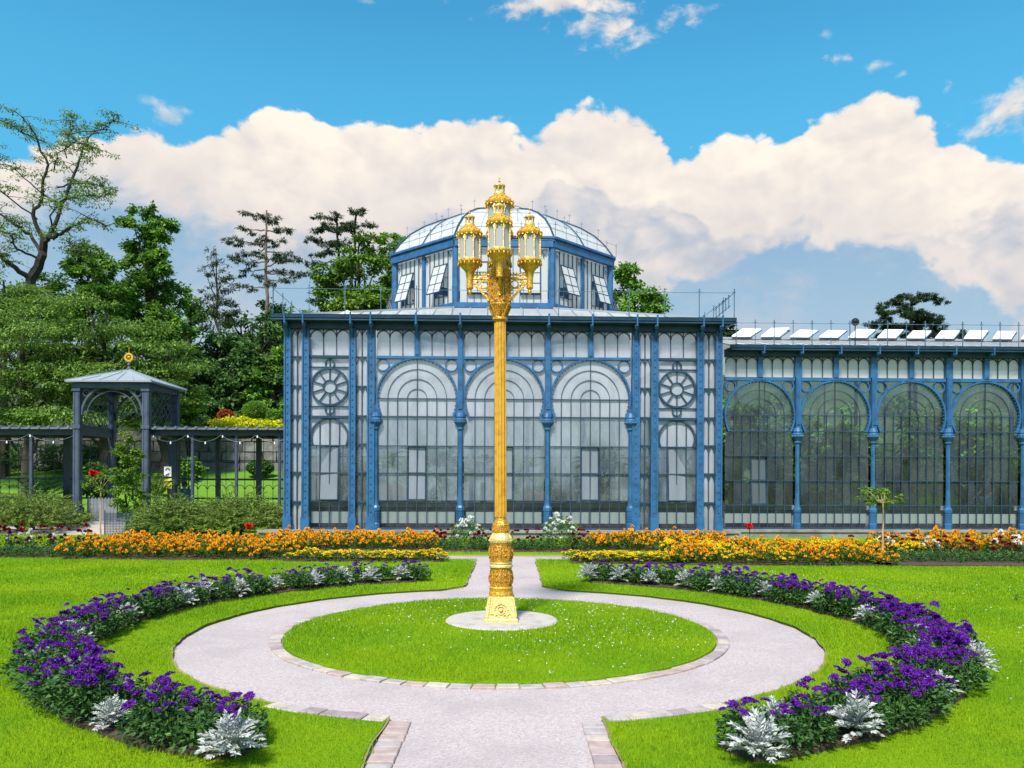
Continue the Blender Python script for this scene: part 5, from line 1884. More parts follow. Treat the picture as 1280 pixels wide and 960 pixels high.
festoon(-21.0, -13.7, 5, 'string of white bulbs looped along the left pergola edge')
festoon(-11.3, -6.95, 4, 'string of white bulbs looped along the right pergola edge')

st = thing('sign_board', 'small white notice above a yellow notice on the right pergola post', 'sign', (-11.42, 26.55, 0), 0)
part('white_notice', MB().box(-0.12, 0.12, -0.02, 0.01, 1.72, 2.05), M_signw, st)
part('pictogram', MB().arc(0, 1.93, 0.055, -0.3, PI + 0.3, 0.035, -0.026, -0.0215, 12).box(-0.05, 0.05, -0.026, -0.0215, 1.77, 1.80), M_black, st)
part('yellow_notice', MB().box(-0.13, 0.13, -0.02, 0.01, 1.32, 1.66), M_signy, st)
part('stand', MB().box(-0.03, 0.03, 0.012, 0.05, -0.05, 2.1), M_vdark, st)

# ------------------------------------------------------------------ stone walls on the slope


def stone_wall(x0, x1, y, z0, courses, hs, ws, label, slope=0.0):
    t = thing('stone_wall', label, 'wall', (x0, y, z0), 0)
    part('core', MB().box(0, x1 - x0, 0.12, 0.5, -1.2, courses * hs - 0.05), M_wallst, t)
    shapes = []
    for s in range(6):
        r = random.Random(s)
        mb = MB().box(-0.5, 0.5, -0.10, 0.14, -0.5, 0.5)
        mb.v = [(p[0] * r.uniform(0.90, 0.99), p[1] + r.uniform(-0.05, 0.05), p[2] * r.uniform(0.86, 0.98)) for p in mb.v]
        shapes.append(mb.mesh('stone', M_wallst))
    for c in range(courses):
        x = -random.uniform(0, ws)
        while x < x1 - x0:
            w = ws * random.uniform(0.7, 1.35)
            o = link('stone', random.choice(shapes), t, (x + w / 2, 0.02, (c + 0.5) * hs))
            o.scale = (w, 1, hs)
            x += w
    return t


stone_wall(-31, -6.6, 38.45, 1.95, 4, 0.5, 0.85, 'dark rough stone retaining wall on the slope behind the right pergola')
stone_wall(-22, -11.8, 48.7, 4.45, 4, 0.36, 1.1, 'upper grey block wall below the forest behind the clipped bush')

# ------------------------------------------------------------------ people


def person(label, loc, rotz, joints, parts_, top_mat, leg_mat, hairlen=0.0):
    t = thing('person', label, 'person', loc, rotz)

    def skin(name, vs, es, rs, mat, root=0):
        me = bpy.data.meshes.new(name)
        me.from_pydata(vs, es, [])
        me.materials.append(mat)
        o = link(name, me, t)
        sk = o.modifiers.new('skin', 'SKIN')
        sk.use_smooth_shade = True
        for i, d in enumerate(me.skin_vertices[0].data):
            d.radius = (rs[i][0], rs[i][1]) if isinstance(rs[i], tuple) else (rs[i], rs[i])
            d.use_root = (i == root)
        ss_ = o.modifiers.new('sub', 'SUBSURF')
        ss_.levels = ss_.render_levels = 2
        return o
    J = joints
    names = list(J)
    idx = {n_: i for i, n_ in enumerate(names)}
    R_ = {'pelvis': (0.15, 0.10), 'waist': (0.13, 0.09), 'chest': (0.155, 0.10), 'neck0': 0.06, 'neck1': 0.052, 'head': (0.078, 0.092), 'crown': (0.07, 0.082)}
    for s in 'lr':
        R_.update({'hip' + s: 0.088, 'knee' + s: 0.056, 'ankle' + s: 0.038, 'toe' + s: (0.04, 0.028), 'sho' + s: 0.052, 'elb' + s: 0.039, 'wri' + s: 0.028, 'palm' + s: (0.034, 0.018)})
    E = [('pelvis', 'waist'), ('waist', 'chest'), ('chest', 'neck0'), ('neck0', 'neck1'), ('neck1', 'head'), ('head', 'crown')]
    for s in 'lr':
        E += [('pelvis', 'hip' + s), ('hip' + s, 'knee' + s), ('knee' + s, 'ankle' + s), ('ankle' + s, 'toe' + s), ('chest', 'sho' + s), ('sho' + s, 'elb' + s), ('elb' + s, 'wri' + s), ('wri' + s, 'palm' + s)]
    vs = [J[n_] for n_ in names]
    es = [(idx[a_], idx[b_]) for a_, b_ in E]
    rs = [R_[n_] for n_ in names]
    # five fingers per hand
    for s in 'lr':
        w, p = Vector(J['wri' + s]), Vector(J['palm' + s])
        d = (p - w).normalized()
        side = d.cross(Vector((0, 1, 0)))
        side = side.normalized() if side.length > 0.1 else Vector((1, 0, 0))
        for k, (off, ln) in enumerate(((-0.024, 0.058), (-0.008, 0.07), (0.008, 0.066), (0.024, 0.05), (0.036, 0.045))):
            a_ = p + side * off + d * (0.018 if k < 4 else -0.02)
            b_ = a_ + d * ln * 0.55 + Vector((0, -0.012, 0)) + (side * 0.018 if k == 4 else Vector())
            c_ = b_ + d * ln * 0.4 + Vector((0, -0.02, 0))
            i0 = len(vs)
            vs += [tuple(a_), tuple(b_), tuple(c_)]
            rs += [0.010, 0.009, 0.007]
            es += [(idx['palm' + s], i0), (i0, i0 + 1), (i0 + 1, i0 + 2)]
    skin('body', vs, es, rs, M_skin, idx['pelvis'])
    # shirt
    sn = ['pelvis', 'waist', 'chest', 'neck0', 'shol', 'shor', 'el', 'er']
    P_ = dict(J)
    for s in 'lr':
        P_['e' + s] = tuple(Vector(J['sho' + s]).lerp(Vector(J['elb' + s]), 0.7))
    skin('shirt', [P_[n_] for n_ in sn], [(0, 1), (1, 2), (2, 3), (2, 4), (2, 5), (4, 6), (5, 7)],
         [(0.168, 0.118), (0.148, 0.108), (0.172, 0.118), 0.075, 0.068, 0.068, 0.056, 0.056], top_mat, 1)
    tn = ['pelvis', 'hipl', 'hipr', 'kneel', 'kneer', 'al', 'ar']
    for s in 'lr':
        P_['a' + s] = tuple(Vector(J['knee' + s]).lerp(Vector(J['ankle' + s]), 0.92))
    skin('trousers', [P_[n_] for n_ in tn], [(0, 1), (0, 2), (1, 3), (2, 4), (3, 5), (4, 6)], [(0.158, 0.112), 0.102, 0.102, 0.070, 0.070, 0.058, 0.058], leg_mat, 0)
    h, c = Vector(J['head']), Vector(J['crown'])
    d = (c - h).normalized()
    hr = MB().lathe([(0.088, -0.03), (0.104, 0.03), (0.100, 0.09), (0.07, 0.135), (0.02, 0.155)], 12)
    hr.v = [(p[0], p[1] * 1.05 + 0.022, p[2]) for p in hr.v]
    part('hair', hr, M_hair, t, True, loc=h)
    if hairlen:
        part('ponytail', MB().tube([h + Vector((0, 0.11, 0.05)), h + Vector((0, 0.16, -0.05)), h + Vector((0, 0.14, -hairlen))], [0.03, 0.035, 0.012], 7), M_hair, t, True)
    part('nose', MB().lathe([(0.016, -0.02), (0.012, 0.0), (0.004, 0.025)], 6).xf(Matrix.Translation(h + Vector((0, -0.10, -0.005)))), M_skin, t)
    for sx in (-1, 1):
        part('eye', MB().ball(h + Vector((sx * 0.032, -0.088, 0.022)), 0.012, 6, 4), M_black, t)
        part('ear', MB().ball(h + Vector((sx * 0.088, 0.0, 0.0)), 0.022, 6, 4, 1.4), M_skin, t)
    part('mouth', MB().cbox(h + Vector((0, -0.088, -0.045)), (0.04, 0.01, 0.008)), M_pet_dred, t)
    for s in 'lr':
        a_ = Vector(J['toe' + s])
        part('shoe', MB().cbox(a_ + Vector((0, 0.05, -0.0)), (0.085, 0.25, 0.07)), M_black, t)
    return t


def stand(k=1.0, step=0.0, armf=0.0):
    J = {'pelvis': (0, 0, 0.93), 'waist': (0, 0, 1.10), 'chest': (0, 0, 1.32), 'neck0': (0, 0.005, 1.44), 'neck1': (0, 0, 1.50), 'head': (0, -0.02, 1.58), 'crown': (0, -0.012, 1.66)}
    for s, g in (('l', 1), ('r', -1)):
        f = step * g
        J.update({'hip' + s: (g * 0.09, 0, 0.88), 'knee' + s: (g * 0.10, -f * 0.5 - 0.02, 0.48), 'ankle' + s: (g * 0.10, -f + 0.03, 0.09), 'toe' + s: (g * 0.11, -f - 0.10, 0.035),
                  'sho' + s: (g * 0.185, 0, 1.40), 'elb' + s: (g * 0.235, 0.03 - armf * 0.10, 1.12), 'wri' + s: (g * 0.225, -0.07 - armf * 0.22, 0.90 + armf * 0.18), 'palm' + s: (g * 0.22, -0.10 - armf * 0.28, 0.83 + armf * 0.2)})
    return {n_: (p[0] * k, p[1] * k, p[2] * k) for n_, p in J.items()}


person('person in a blue shirt walking behind the dark shrub near the yellow sign', (-11.42, 27.9, 0.0), rad(40), stand(0.90, 0.16, 0.2), None, M_shirtb, M_jean, 0.14)
person('person in a dark top standing inside the glass wing near the right edge', (14.55, 24.45, 0.28), rad(-75), stand(0.96, 0.06, 0.6), None, M_shirtd, M_jean, 0.12)

# ------------------------------------------------------------------ flowers of the curved beds
def lobed_leaf(pos, d, length, rng):
    """one deeply cut leaf as a rib with pairs of lobes"""
    d = d / np.linalg.norm(d)
    up = np.array([0, 0, 1.0])
    s = np.cross(d, up)
    s = s / max(np.linalg.norm(s), 1e-6)
    n = np.cross(s, d)
    P, D, L, Wd = [], [], [], []
    steps = 6
    p = np.array(pos, float)
    dd = d.copy()
    for i in range(steps):
        f = i / (steps - 1)
        P.append(p.copy()); D.append(dd.copy()); L.append(length / steps * 1.7); Wd.append(length * 0.11)
        for sg in (-1, 1):
            P.append(p.copy()); D.append(dd * 0.75 + s * sg * 0.75 + n * 0.12); L.append(length * (0.36 - 0.18 * abs(f - 0.55))); Wd.append(length * 0.12)
        p = p + dd * length / steps
        dd = dd - up * 0.10
        dd /= np.linalg.norm(dd)
    return P, D, L, Wd, [n] * len(P)


def silver_mesh(seed, n=46):
    rng = np.random.default_rng(seed)
    P, D, L, Wd, Nn = [], [], [], [], []
    for i in range(n):
        a = i * 2.39996
        el = rad(8 + 74 * (i / n) ** 0.9) + rng.normal() * 0.1
        d = np.array([math.cos(a) * math.cos(el), math.sin(a) * math.cos(el), math.sin(el)])
        base = np.array([0, 0, 0.05]) + d * 0.05 + np.array([0, 0, 0.12 * rng.random()])
        r = lobed_leaf(base, d, rng.uniform(0.13, 0.19), rng)
        P += r[0]; D += r[1]; L += r[2]; Wd += r[3]; Nn += r[4]
    V, F = leaves(np.array(P), np.array(D), np.array(L), np.array(Wd), 0.1, rng, nrm=np.array(Nn) * 0.2)
    return np_mesh('foliage', V, F, M_leaf_silver)


def helio_mesh(seed, n=330, hgt=0.32, rad_=0.21):
    rng = np.random.default_rng(seed)
    a = rng.uniform(0, 2 * PI, n)
    r = rad_ * np.sqrt(rng.uniform(0.05, 1, n))
    top = hgt * (1 - 0.45 * (r / rad_) ** 2)
    z = top * rng.uniform(0.12, 1.0, n) ** 0.7
    P = np.stack([r * np.cos(a), r * np.sin(a), z], 1)
    D = np.stack([np.cos(a), np.sin(a), rng.uniform(-0.35, 0.9, n)], 1) + rng.normal(size=(n, 3)) * 0.5
    Nn = np.stack([np.cos(a) * 0.3, np.sin(a) * 0.3, np.ones(n)], 1)
    s_ = np.cross(unit(D), Nn)
    V, F = leaves(P, D, rng.uniform(0.045, 0.08, n), rng.uniform(0.022, 0.036, n), 0.18, rng, nrm=Nn)
    mb = MB()
    for k in range(9):
        aa = rng.uniform(0, 6.28)
        rr = rng.uniform(0.02, 0.15)
        mb.tube([(0.03 * math.cos(aa), 0.03 * math.sin(aa), 0), (rr * math.cos(aa), rr * math.sin(aa), hgt * 0.9)], 0.004, 3, cap=False)
    q = np.array(mb.f)
    T = np.concatenate([q[:, [0, 1, 2]], q[:, [0, 2, 3]]])
    V, F = merge((V, F), (np.array(mb.v), T))
    return np_mesh('foliage', V, F, M_leaf_hel)


def helio_head(seed):
    rng = np.random.default_rng(seed)
    n = 95
    a = rng.uniform(0, 2 * PI, n)
    r = 0.058 * np.sqrt(rng.uniform(0, 1, n)) * (0.75 + 0.25 * np.sin(a * 3 + seed))
    z = 0.022 * (1 - (r / 0.058) ** 2) + rng.normal(size=n) * 0.004
    P = np.stack([r * np.cos(a), r * np.sin(a), z], 1)
    t = rng.uniform(0, 2 * PI, n)
    D = np.stack([np.cos(t), np.sin(t), rng.uniform(0.0, 0.7, n)], 1)
    V, F = leaves(P, D, 0.020, 0.017, 0.1, rng)
    V2, F2 = leaves(P + 0.001, np.stack([-np.sin(t), np.cos(t), rng.uniform(0, 0.7, n)], 1), 0.018, 0.016, 0.1, rng)
    mb = MB().tube([(0, 0, 0.005), (0.005, 0.0, -0.10)], 0.004, 3, cap=False)
    return np_mesh('flower_head', *merge((V, F), (V2, F2)), M_pet_purple)


SILVER = [silver_mesh(s) for s in (1, 2, 3, 4)]
HELIO = [helio_mesh(s) for s in range(10, 16)]
HEAD = [helio_head(s) for s in range(20, 24)]


def bedpos(sgn, r, deg):
    t = rad(deg)
    return BC[0] + sgn * r * math.sin(t), BC[1] - r * math.cos(t)


# silver plants: (degrees round the bed from its near end, radius, scale)
SIL = {-1: [(18.6, 4.55, 1.12), (33, 4.44, 0.8), (40, 4.10, 0.7), (52, 4.22, 0.9), (60, 4.36, 0.8), (69, 4.12, 0.85), (75, 4.26, 0.95), (90, 4.10, 0.9), (106, 4.12, 1.05), (113, 4.26, 1.1), (119, 4.06, 1.0),
            (129, 4.20, 0.9), (137, 4.08, 1.0), (144, 4.16, 1.0), (150, 4.10, 1.0), (157, 4.14, 1.0)],
       1: [(19.4, 4.55, 1.12), (26, 4.12, 0.8), (30, 4.47, 1.1), (47, 4.40, 0.9), (61, 4.52, 1.1), (66, 4.12, 0.8), (76, 4.2, 0.9), (92, 4.10, 0.9), (107, 4.12, 0.85), (121, 4.16, 0.9),
           (131, 4.10, 0.9), (139, 4.12, 1.05), (147, 4.10, 0.9), (154, 4.12, 1.0), (161, 4.10, 1.1)]}
ORD = ['nearest', 'second', 'third', 'fourth', 'fifth', 'sixth', 'seventh', 'eighth', 'ninth', 'tenth', 'eleventh', 'twelfth', 'thirteenth', 'fourteenth', 'fifteenth', 'farthest']
BEDN = {-1: 'left', 1: 'right'}
for sgn in (-1, 1):
    spots = SIL[sgn]
    for i, (dg, r, sc) in enumerate(spots):
        x, y = bedpos(sgn, r, dg)
        w = 'farthest' if i == len(spots) - 1 else ORD[i]
        t = thing('silver_ragwort', '%s silvery white lacy-leaved plant from the near end of the %s curved flower bed' % (w, BEDN[sgn]), 'silver plant',
                  (x, y, 0.05), random.uniform(0, 6.28), 'silver foliage plants in the %s curved bed' % BEDN[sgn])
        t.scale = (sc * 0.78, sc * 0.78, sc * 0.74)
        part('foliage', SILVER[i % 4], None, t)
    # purple plants: two staggered rows and a loose middle one
    cnt = 0
    for row, r0 in enumerate((4.12, 4.27, 4.42)):
        dg = 21.8 - row * 0.8
        while dg < 163:
            r = r0 + random.uniform(-0.05, 0.05)
            d2 = dg + random.uniform(-0.8, 0.8)
            x, y = bedpos(sgn, r, d2)
            near = min(math.dist((x, y), bedpos(sgn, q[1], q[0])) for q in spots)
            if near > 0.175:
                nb_ = sum(1 for q in spots if q[0] < d2)
                wd_ = ['nearest', 'second', 'third', 'fourth', 'fifth', 'sixth', 'seventh', 'eighth', 'ninth', 'tenth', 'eleventh', 'twelfth', 'thirteenth', 'fourteenth', 'fifteenth', 'sixteenth']
                if nb_ == 0:
                    gap_ = 'before the nearest silver plant'
                elif nb_ >= len(spots):
                    gap_ = 'beyond the farthest silver plant'
                else:
                    gap_ = 'between %s and %s silver plants' % (wd_[nb_ - 1], wd_[nb_])
                zone = 'near end' if d2 < 40 else ('outermost bend' if d2 < 100 else ('back curve' if d2 < 145 else 'far end'))
                edge_ = ('inner', 'middle', 'outer')[row]
                t = thing('heliotrope_plant', 'purple heliotrope, %s row, %s, %s curved bed' % (edge_, gap_, BEDN[sgn]),
                          'heliotrope', (x, y, 0.05), random.uniform(0, 6.28), 'heliotropes, %s row, %s, %s bed' % (edge_, gap_, BEDN[sgn]))
                sc = random.uniform(0.60, 0.84)
                t.scale = (sc, sc, sc * random.uniform(0.9, 1.12))
                part('foliage', random.choice(HELIO), None, t)
                k = random.randint(4, 8) if (sgn > 0 and 38 < d2 < 120) else (random.randint(2, 6) if sgn > 0 else random.randint(1, 5))
                for j in range(k):
                    a_ = random.uniform(0, 6.28)
                    q = 0.19 * math.sqrt(random.random())
                    hz_ = 0.36 - 1.6 * q * q + random.uniform(-0.03, 0.05)
                    h = part('flower_head', random.choice(HEAD), None, t, loc=(q * math.cos(a_), q * math.sin(a_), hz_),
                             rot=(random.uniform(-0.5, 0.5), random.uniform(-0.5, 0.5), random.uniform(0, 6.28)))
                    s_ = random.uniform(0.62, 1.15)
                    h.scale = (s_, s_, s_)
                cnt += 1
            dg += 2.6


# ------------------------------------------------------------------ marigolds and the mixed beds beyond the cross path
def marigold_leaf(seed, n=170, hgt=0.27, r_=0.21):
    rng = np.random.default_rng(seed)
    a = rng.uniform(0, 2 * PI, n)
    r = r_ * np.sqrt(rng.uniform(0, 1, n))
    z = hgt * (1 - 0.35 * (r / r_) ** 2) * rng.uniform(0.1, 1, n)
    P = np.stack([r * np.cos(a), r * np.sin(a), z], 1)
    D = np.stack([np.cos(a), np.sin(a), rng.uniform(-0.2, 1, n)], 1) + rng.normal(size=(n, 3)) * 0.4
    V, F = leaves(P, D, rng.uniform(0.05, 0.09, n), rng.uniform(0.018, 0.03, n), 0.1, rng)
    return V, F


def blossom(rng, c, rad_, petals=9):
    """ruffled round bloom of two whorls"""
    P, D = [], []
    for w, (el, k) in enumerate(((0.15, petals), (0.7, petals - 2), (1.2, 4))):
        for i in range(k):
            a = 2 * PI * i / k + w * 0.4 + rng.normal() * 0.1
            P.append(c)
            D.append((math.cos(a) * math.cos(el), math.sin(a) * math.cos(el), math.sin(el)))
    return leaves(np.array(P), np.array(D), rad_, rad_ * 0.85, 0.1, rng)


def bloom_mesh(seed, n, mat, r_=0.21, hgt=0.29, br=0.038, spread=0.05, name='blossoms'):
    rng = np.random.default_rng(seed)
    vf = []
    for i in range(n):
        a = rng.uniform(0, 6.28)
        r = r_ * math.sqrt(rng.random()) * 1.05
        z = hgt * (1 - 0.40 * (r / r_) ** 2) + rng.normal() * spread * 0.5
        if rng.random() < 0.25:
            z *= rng.uniform(0.5, 0.9)
            r = r_ * rng.uniform(0.9, 1.1)
        vf.append(blossom(rng, np.array([r * math.cos(a), r * math.sin(a), z]), br * rng.uniform(0.8, 1.25)))
    return np_mesh(name, *merge(*vf), mat)


MLEAF = [np_mesh('foliage', *marigold_leaf(s), M_leaf_mar) for s in (30, 31, 32)]
MORANGE = [bloom_mesh(s, 24, M_pet_orange) for s in (40, 41, 42)]
MYELLOW = [bloom_mesh(s, 20, M_pet_yellow) for s in (43, 44)]


def fill_bed(bed, label, cat, group, name, blooms, step, hs=1.0, z=0.05, mixb=None, mixp=0.0, leafs=None):
    x0, x1, y0, y1 = BEDS[bed]
    y = y0 + 0.12
    row = 0
    while y < y1 - 0.02:
        x = x0 + 0.15 + (row % 2) * step * 0.5
        while x < x1 - 0.05:
            third = ('left part', 'middle', 'right part')[min(2, int(3 * (x - x0) / (x1 - x0)))]
            rown = 'front row' if row == 0 else ('back row' if y + step * 0.9 >= y1 - 0.02 else 'inner rows')
            mixed = bool(mixb) and random.random() < mixp
            la = '%s, %s, %s' % (label.replace('orange', 'yellow') if mixed else label, rown, third)
            t = thing(name, la, cat, (x + random.uniform(-0.07, 0.07), y + random.uniform(-0.06, 0.06), z), random.uniform(0, 6.28), '%s, %s, %s' % (group, rown, third))
            s = random.uniform(0.85, 1.15)
            t.scale = (s, s, s * hs * random.uniform(0.85, 1.15))
            part('foliage', random.choice(leafs or MLEAF), None, t)
            part('blossoms', random.choice(mixb if mixed else blooms), None, t)
            x += step * random.uniform(0.92, 1.08)
        y += step * 0.9
        row += 1


fill_bed('left_front', 'orange marigold plant in the long left front bed', 'marigold', 'orange marigolds in the left front bed', 'marigold_plant', MORANGE, 0.40, 1.15)
fill_bed('left_back', 'orange marigold plant in the bed under the left windows', 'marigold', 'orange marigolds below the left windows', 'marigold_plant', MORANGE, 0.40, 1.1)
fill_bed('left_yellow', 'low yellow marigold left of the straight path', 'marigold', 'yellow marigolds left of the path', 'marigold_plant', MYELLOW, 0.30, 0.6)
fill_bed('right_back', 'orange marigold plant in the bed under the right windows', 'marigold', 'orange marigolds below the right windows', 'marigold_plant', MORANGE, 0.40, 1.15)
fill_bed('right_yellow', 'low yellow marigold right of the straight path', 'marigold', 'yellow marigolds right of the path', 'marigold_plant', MYELLOW, 0.30, 0.6)
fill_bed('right_front', 'orange marigold plant in the right front bed', 'marigold', 'marigolds in the right front bed', 'marigold_plant', MORANGE, 0.40, 1.15, mixb=MYELLOW, mixp=0.35)
fill_bed('right_far', 'orange marigold in the far right bed', 'marigold', 'orange marigolds far right', 'marigold_plant', MORANGE, 0.46, 1.25)

# mixed plants
GREENLOW = [np_mesh('foliage', *marigold_leaf(s, 240, 0.26, 0.26), M_leaf_hel) for s in (50, 51)]
FEATHER = [np_mesh('foliage', *marigold_leaf(s, 1000, 0.64, 0.36), M_leaf_feather) for s in (52, 53)]
BRONZE = [np_mesh('foliage', *marigold_leaf(s, 150, 0.42, 0.20), M_leaf_maroon) for s in (54, 55)]
DRED = [bloom_mesh(s, 9, M_pet_dred, 0.17, 0.44, 0.055, 0.12) for s in (60, 61, 62)]
WHITE = [bloom_mesh(s, 26, M_pet_white, 0.30, 0.66, 0.055, 0.10) for s in (63, 64)]
WHITELOW = [bloom_mesh(s, 12, M_pet_white, 0.24, 0.38, 0.05, 0.08) for s in (65, 66)]


def plant(name, label, cat, x, y, leafs, blooms=None, sc=1.0, hs=1.0, group=None):
    t = thing(name, label, cat, (x, y, 0.05), random.uniform(0, 6.28), group)
    t.scale = (sc, sc, sc * hs)
    part('foliage', random.choice(leafs), None, t)
    if blooms:
        part('blossoms', random.choice(blooms), None, t)
    return t


plant('white_flower_bush', 'bushy plant topped with white flowers, left of the lamp post in the middle bed', 'flower bush', -1.05, 18.75, FEATHER, WHITE, 1.05)
plant('white_flower_bush', 'tall feathery bright green plant with white flowers, right of the lamp post', 'flower bush', 1.12, 18.55, FEATHER, WHITE, 1.12, 1.08)
for i, x in enumerate((-1.7, -1.45, -0.75, -0.45, -0.2, 0.1, 0.35, 0.62, 1.5, 1.65)):
    plant('red_dahlia', 'dark red flowering plant in the middle bed below the greenhouse', 'dahlia', x, 18.6 + 0.3 * math.sin(i * 2.1), GREENLOW, DRED, 0.9, 1.05, 'dark red flowers in the middle bed')
for i, x in enumerate((-1.6, -1.3, -0.8, -0.5, -0.15, 0.2, 0.5, 0.8, 1.4)):
    plant('leafy_plant', 'low green leafy plant along the front of the middle bed', 'plant', x, 18.22, GREENLOW, None, 0.85, 1.1, 'green edging of the middle bed')
plant('bronze_plant', 'bronze-leaved plant between the yellow row and the path, right of the lamp', 'plant', 1.42, 16.1, BRONZE, None, 0.75)
plant('bronze_plant', 'bronze-leaved plant at the right end of the left yellow row', 'plant', -1.75, 16.45, BRONZE, None, 0.85)
for sg, cx0, cx1, yy, nm in ((-1, -13.5, -8.9, 17.3, 'left'), (1, 7.3, 12.0, 16.9, 'right')):
    k = 0
    x = cx0
    while x < cx1:
        plant('red_dahlia', 'dark red flowering plant on bronze stems in the %s end bed' % nm, 'dahlia', x, yy + random.uniform(-0.25, 0.4), BRONZE if k % 2 else GREENLOW, DRED, 0.95, 1.25 if sg < 0 else 0.95,
              'dark red flowers in the %s end bed' % nm)
        x += random.uniform(0.34, 0.6)
        k += 1
    x = cx0 - 0.5
    while x < cx1 + 0.2:
        for q in (0, 1):
            plant('leafy_plant', 'low green leafy plant edging the %s end bed' % nm, 'plant', x, yy - 0.65 - 0.3 * q + random.uniform(-0.08, 0.08), GREENLOW, None, 0.85, 0.95, 'green edging of the %s end bed' % nm)
        x += 0.4
for (x, y, s, wh) in ((-10.9, 17.75, 1.0, 'left end bed beside the dark red flowers'), (-10.2, 17.9, 0.8, 'left end bed nearest the marigolds'), (8.1, 17.5, 0.9, 'right bed beside the slender standard tree'),
                      (9.0, 17.3, 0.9, 'right bed midway to the frame edge'), (10.75, 17.3, 1.2, 'right bed at the edge of the picture')):
    plant('white_flower_plant', 'white flowering plant in the ' + wh, 'flower plant', x, y, GREENLOW, WHITELOW, s, 1.15)
BEDS['right_pale'] = (6.6, 8.7, 16.7, 17.5)
fill_bed('right_pale', 'pale yellow flower behind dark red ones, right bed', 'marigold', 'pale yellow flowers of the right bed', 'marigold_plant', MYELLOW, 0.4, 1.0)

# red geraniums on stalks
rngq = np.random.default_rng(5)
REDHEAD = np_mesh('flower_head', *merge(*[blossom(rngq, np.array([*(rngq.normal(size=2) * 0.045), rngq.normal() * 0.04]), 0.055) for _ in range(16)]), M_pet_red)
for (x, y, z, wh) in ((-6.55, 20.0, 0.44, 'behind the left marigolds by the dark shrub'), (6.0, 20.2, 0.48, 'before the join of pavilion and glass wing')):
    t = thing('red_geranium', 'single red flower on a short stalk ' + wh, 'geranium', (x, y, 0.03), 0)
    part('stem', MB().tube([(0, 0, 0), (0.01, 0, z * 0.5), (0, 0, z)], 0.012, 5), M_stem, t)
    part('foliage', np_mesh('foliage', *marigold_leaf(70, 90, 0.32, 0.17), M_leaf_mid), None, t)
    part('flower_head', REDHEAD, None, t, loc=(0, 0, z))

# ------------------------------------------------------------------ trees and shrubs


def crown_mesh(clusters, n, ll, lw, mat, seed, droop=0.2, hollow=0.35, flat_=1.0, clump=0.0, name='crown'):
    """leaves spread through a set of ellipsoid clusters (x, y, z, rx, ry, rz); many small sub-clumps keep gaps between them"""
    rng = np.random.default_rng(seed)
    cl = np.array(clusters, float)
    vol = (cl[:, 3] * cl[:, 4] * cl[:, 5]) ** 0.72
    pick = rng.choice(len(cl), n, p=vol / vol.sum())
    if clump:
        # sub-clumps: each leaf belongs to one of m twig centres per cluster
        m = max(5, int(clump))
        tw = rand_dirs(len(cl) * m, rng) * (rng.uniform(hollow, 1, len(cl) * m) ** 0.6)[:, None]
        own = pick * m + rng.integers(0, m, n)
        d = tw[own] + rng.normal(size=(n, 3)) * 0.17
    else:
        d = rand_dirs(n, rng) * (rng.uniform(hollow, 1, n) ** 0.5)[:, None]
    P = cl[pick, :3] + d * cl[pick, 3:]
    D = d * np.array([1, 1, 0.4]) + rng.normal(size=(n, 3)) * 0.45 - np.array([0, 0, droop])
    Nn = np.tile(np.array([0, 0, 1.0]), (n, 1)) * flat_ + d * 0.5
    V, F = leaves(P, D, rng.uniform(0.7, 1.3, n) * ll, rng.uniform(0.7, 1.3, n) * lw, 0.15, rng, nrm=Nn)
    return np_mesh(name, V, F, mat)


def limb(mb, p, q, r0, r1, wig, seed, n=6, sides=6):
    rng = np.random.default_rng(seed)
    p, q = np.array(p, float), np.array(q, float)
    L = np.linalg.norm(q - p)
    pts = []
    for i in range(n + 1):
        f = i / n
        w = rng.normal(size=3) * wig * L * math.sin(PI * f) * 0.5
        pts.append(tuple(p + (q - p) * f + w))
    mb.tube(pts, [r0 + (r1 - r0) * i / n for i in range(n + 1)], sides)
    return pts


def tree(name, label, x, y, clusters, n, ll, lw, mat, seed, trunk_r=0.25, group=None, bark=None, cat='tree', fork=0.3, base=None, **kw):
    """clusters are relative to the tree's foot; trunk and limbs run to them"""
    zb = hz(x, y) - 0.1 if base is None else base
    t = thing(name, label, cat, (x, y, zb), 0, group)
    top = max(c[2] for c in clusters)
    cx = sum(c[0] for c in clusters) / len(clusters)
    cy = sum(c[1] for c in clusters) / len(clusters)
    mb = MB()
    spine = limb(mb, (0, 0, 0), (cx * 0.8, cy * 0.8, top), trunk_r, trunk_r * 0.15, 0.03, seed, 10, 8)
    for i, c in enumerate(clusters):
        k = min(9, max(1, int(len(spine) * max(0.15, (c[2] - c[5] * 0.6) / top * 0.85))))
        limb(mb, spine[k - 1], (c[0], c[1], c[2]), trunk_r * 0.35, trunk_r * 0.06, 0.08, seed + i + 1)
    part('trunk', mb, bark or M_bark, t, True)
    part('crown', crown_mesh(clusters, n, ll, lw, mat, seed, **kw), None, t)
    return t


def blobs(w, h0, h1, n, seed, shape=lambda f: math.sin(PI * (0.15 + 0.8 * f)), r=0.3, dpt=None):
    rng = random.Random(seed)
    out = []
    for i in range(n):
        f = (i + 0.5) / n
        f = min(1, max(0, f + rng.uniform(-0.08, 0.08)))
        ww = w * shape(f)
        a = rng.uniform(0, 2 * PI)
        q = ww * rng.uniform(0.35, 0.95)
        rr = w * r * rng.uniform(0.75, 1.3) * (0.6 + 0.5 * shape(f))
        out.append((q * math.cos(a), (dpt or 0.8) * q * math.sin(a), h0 + (h1 - h0) * f, rr, rr, rr * 0.72))
    return out


def X(px, y):
    return (px - 640) / 1000 * y


def ZZ(py, y):
    return 1.65 + (600 - py) / 1000 * y


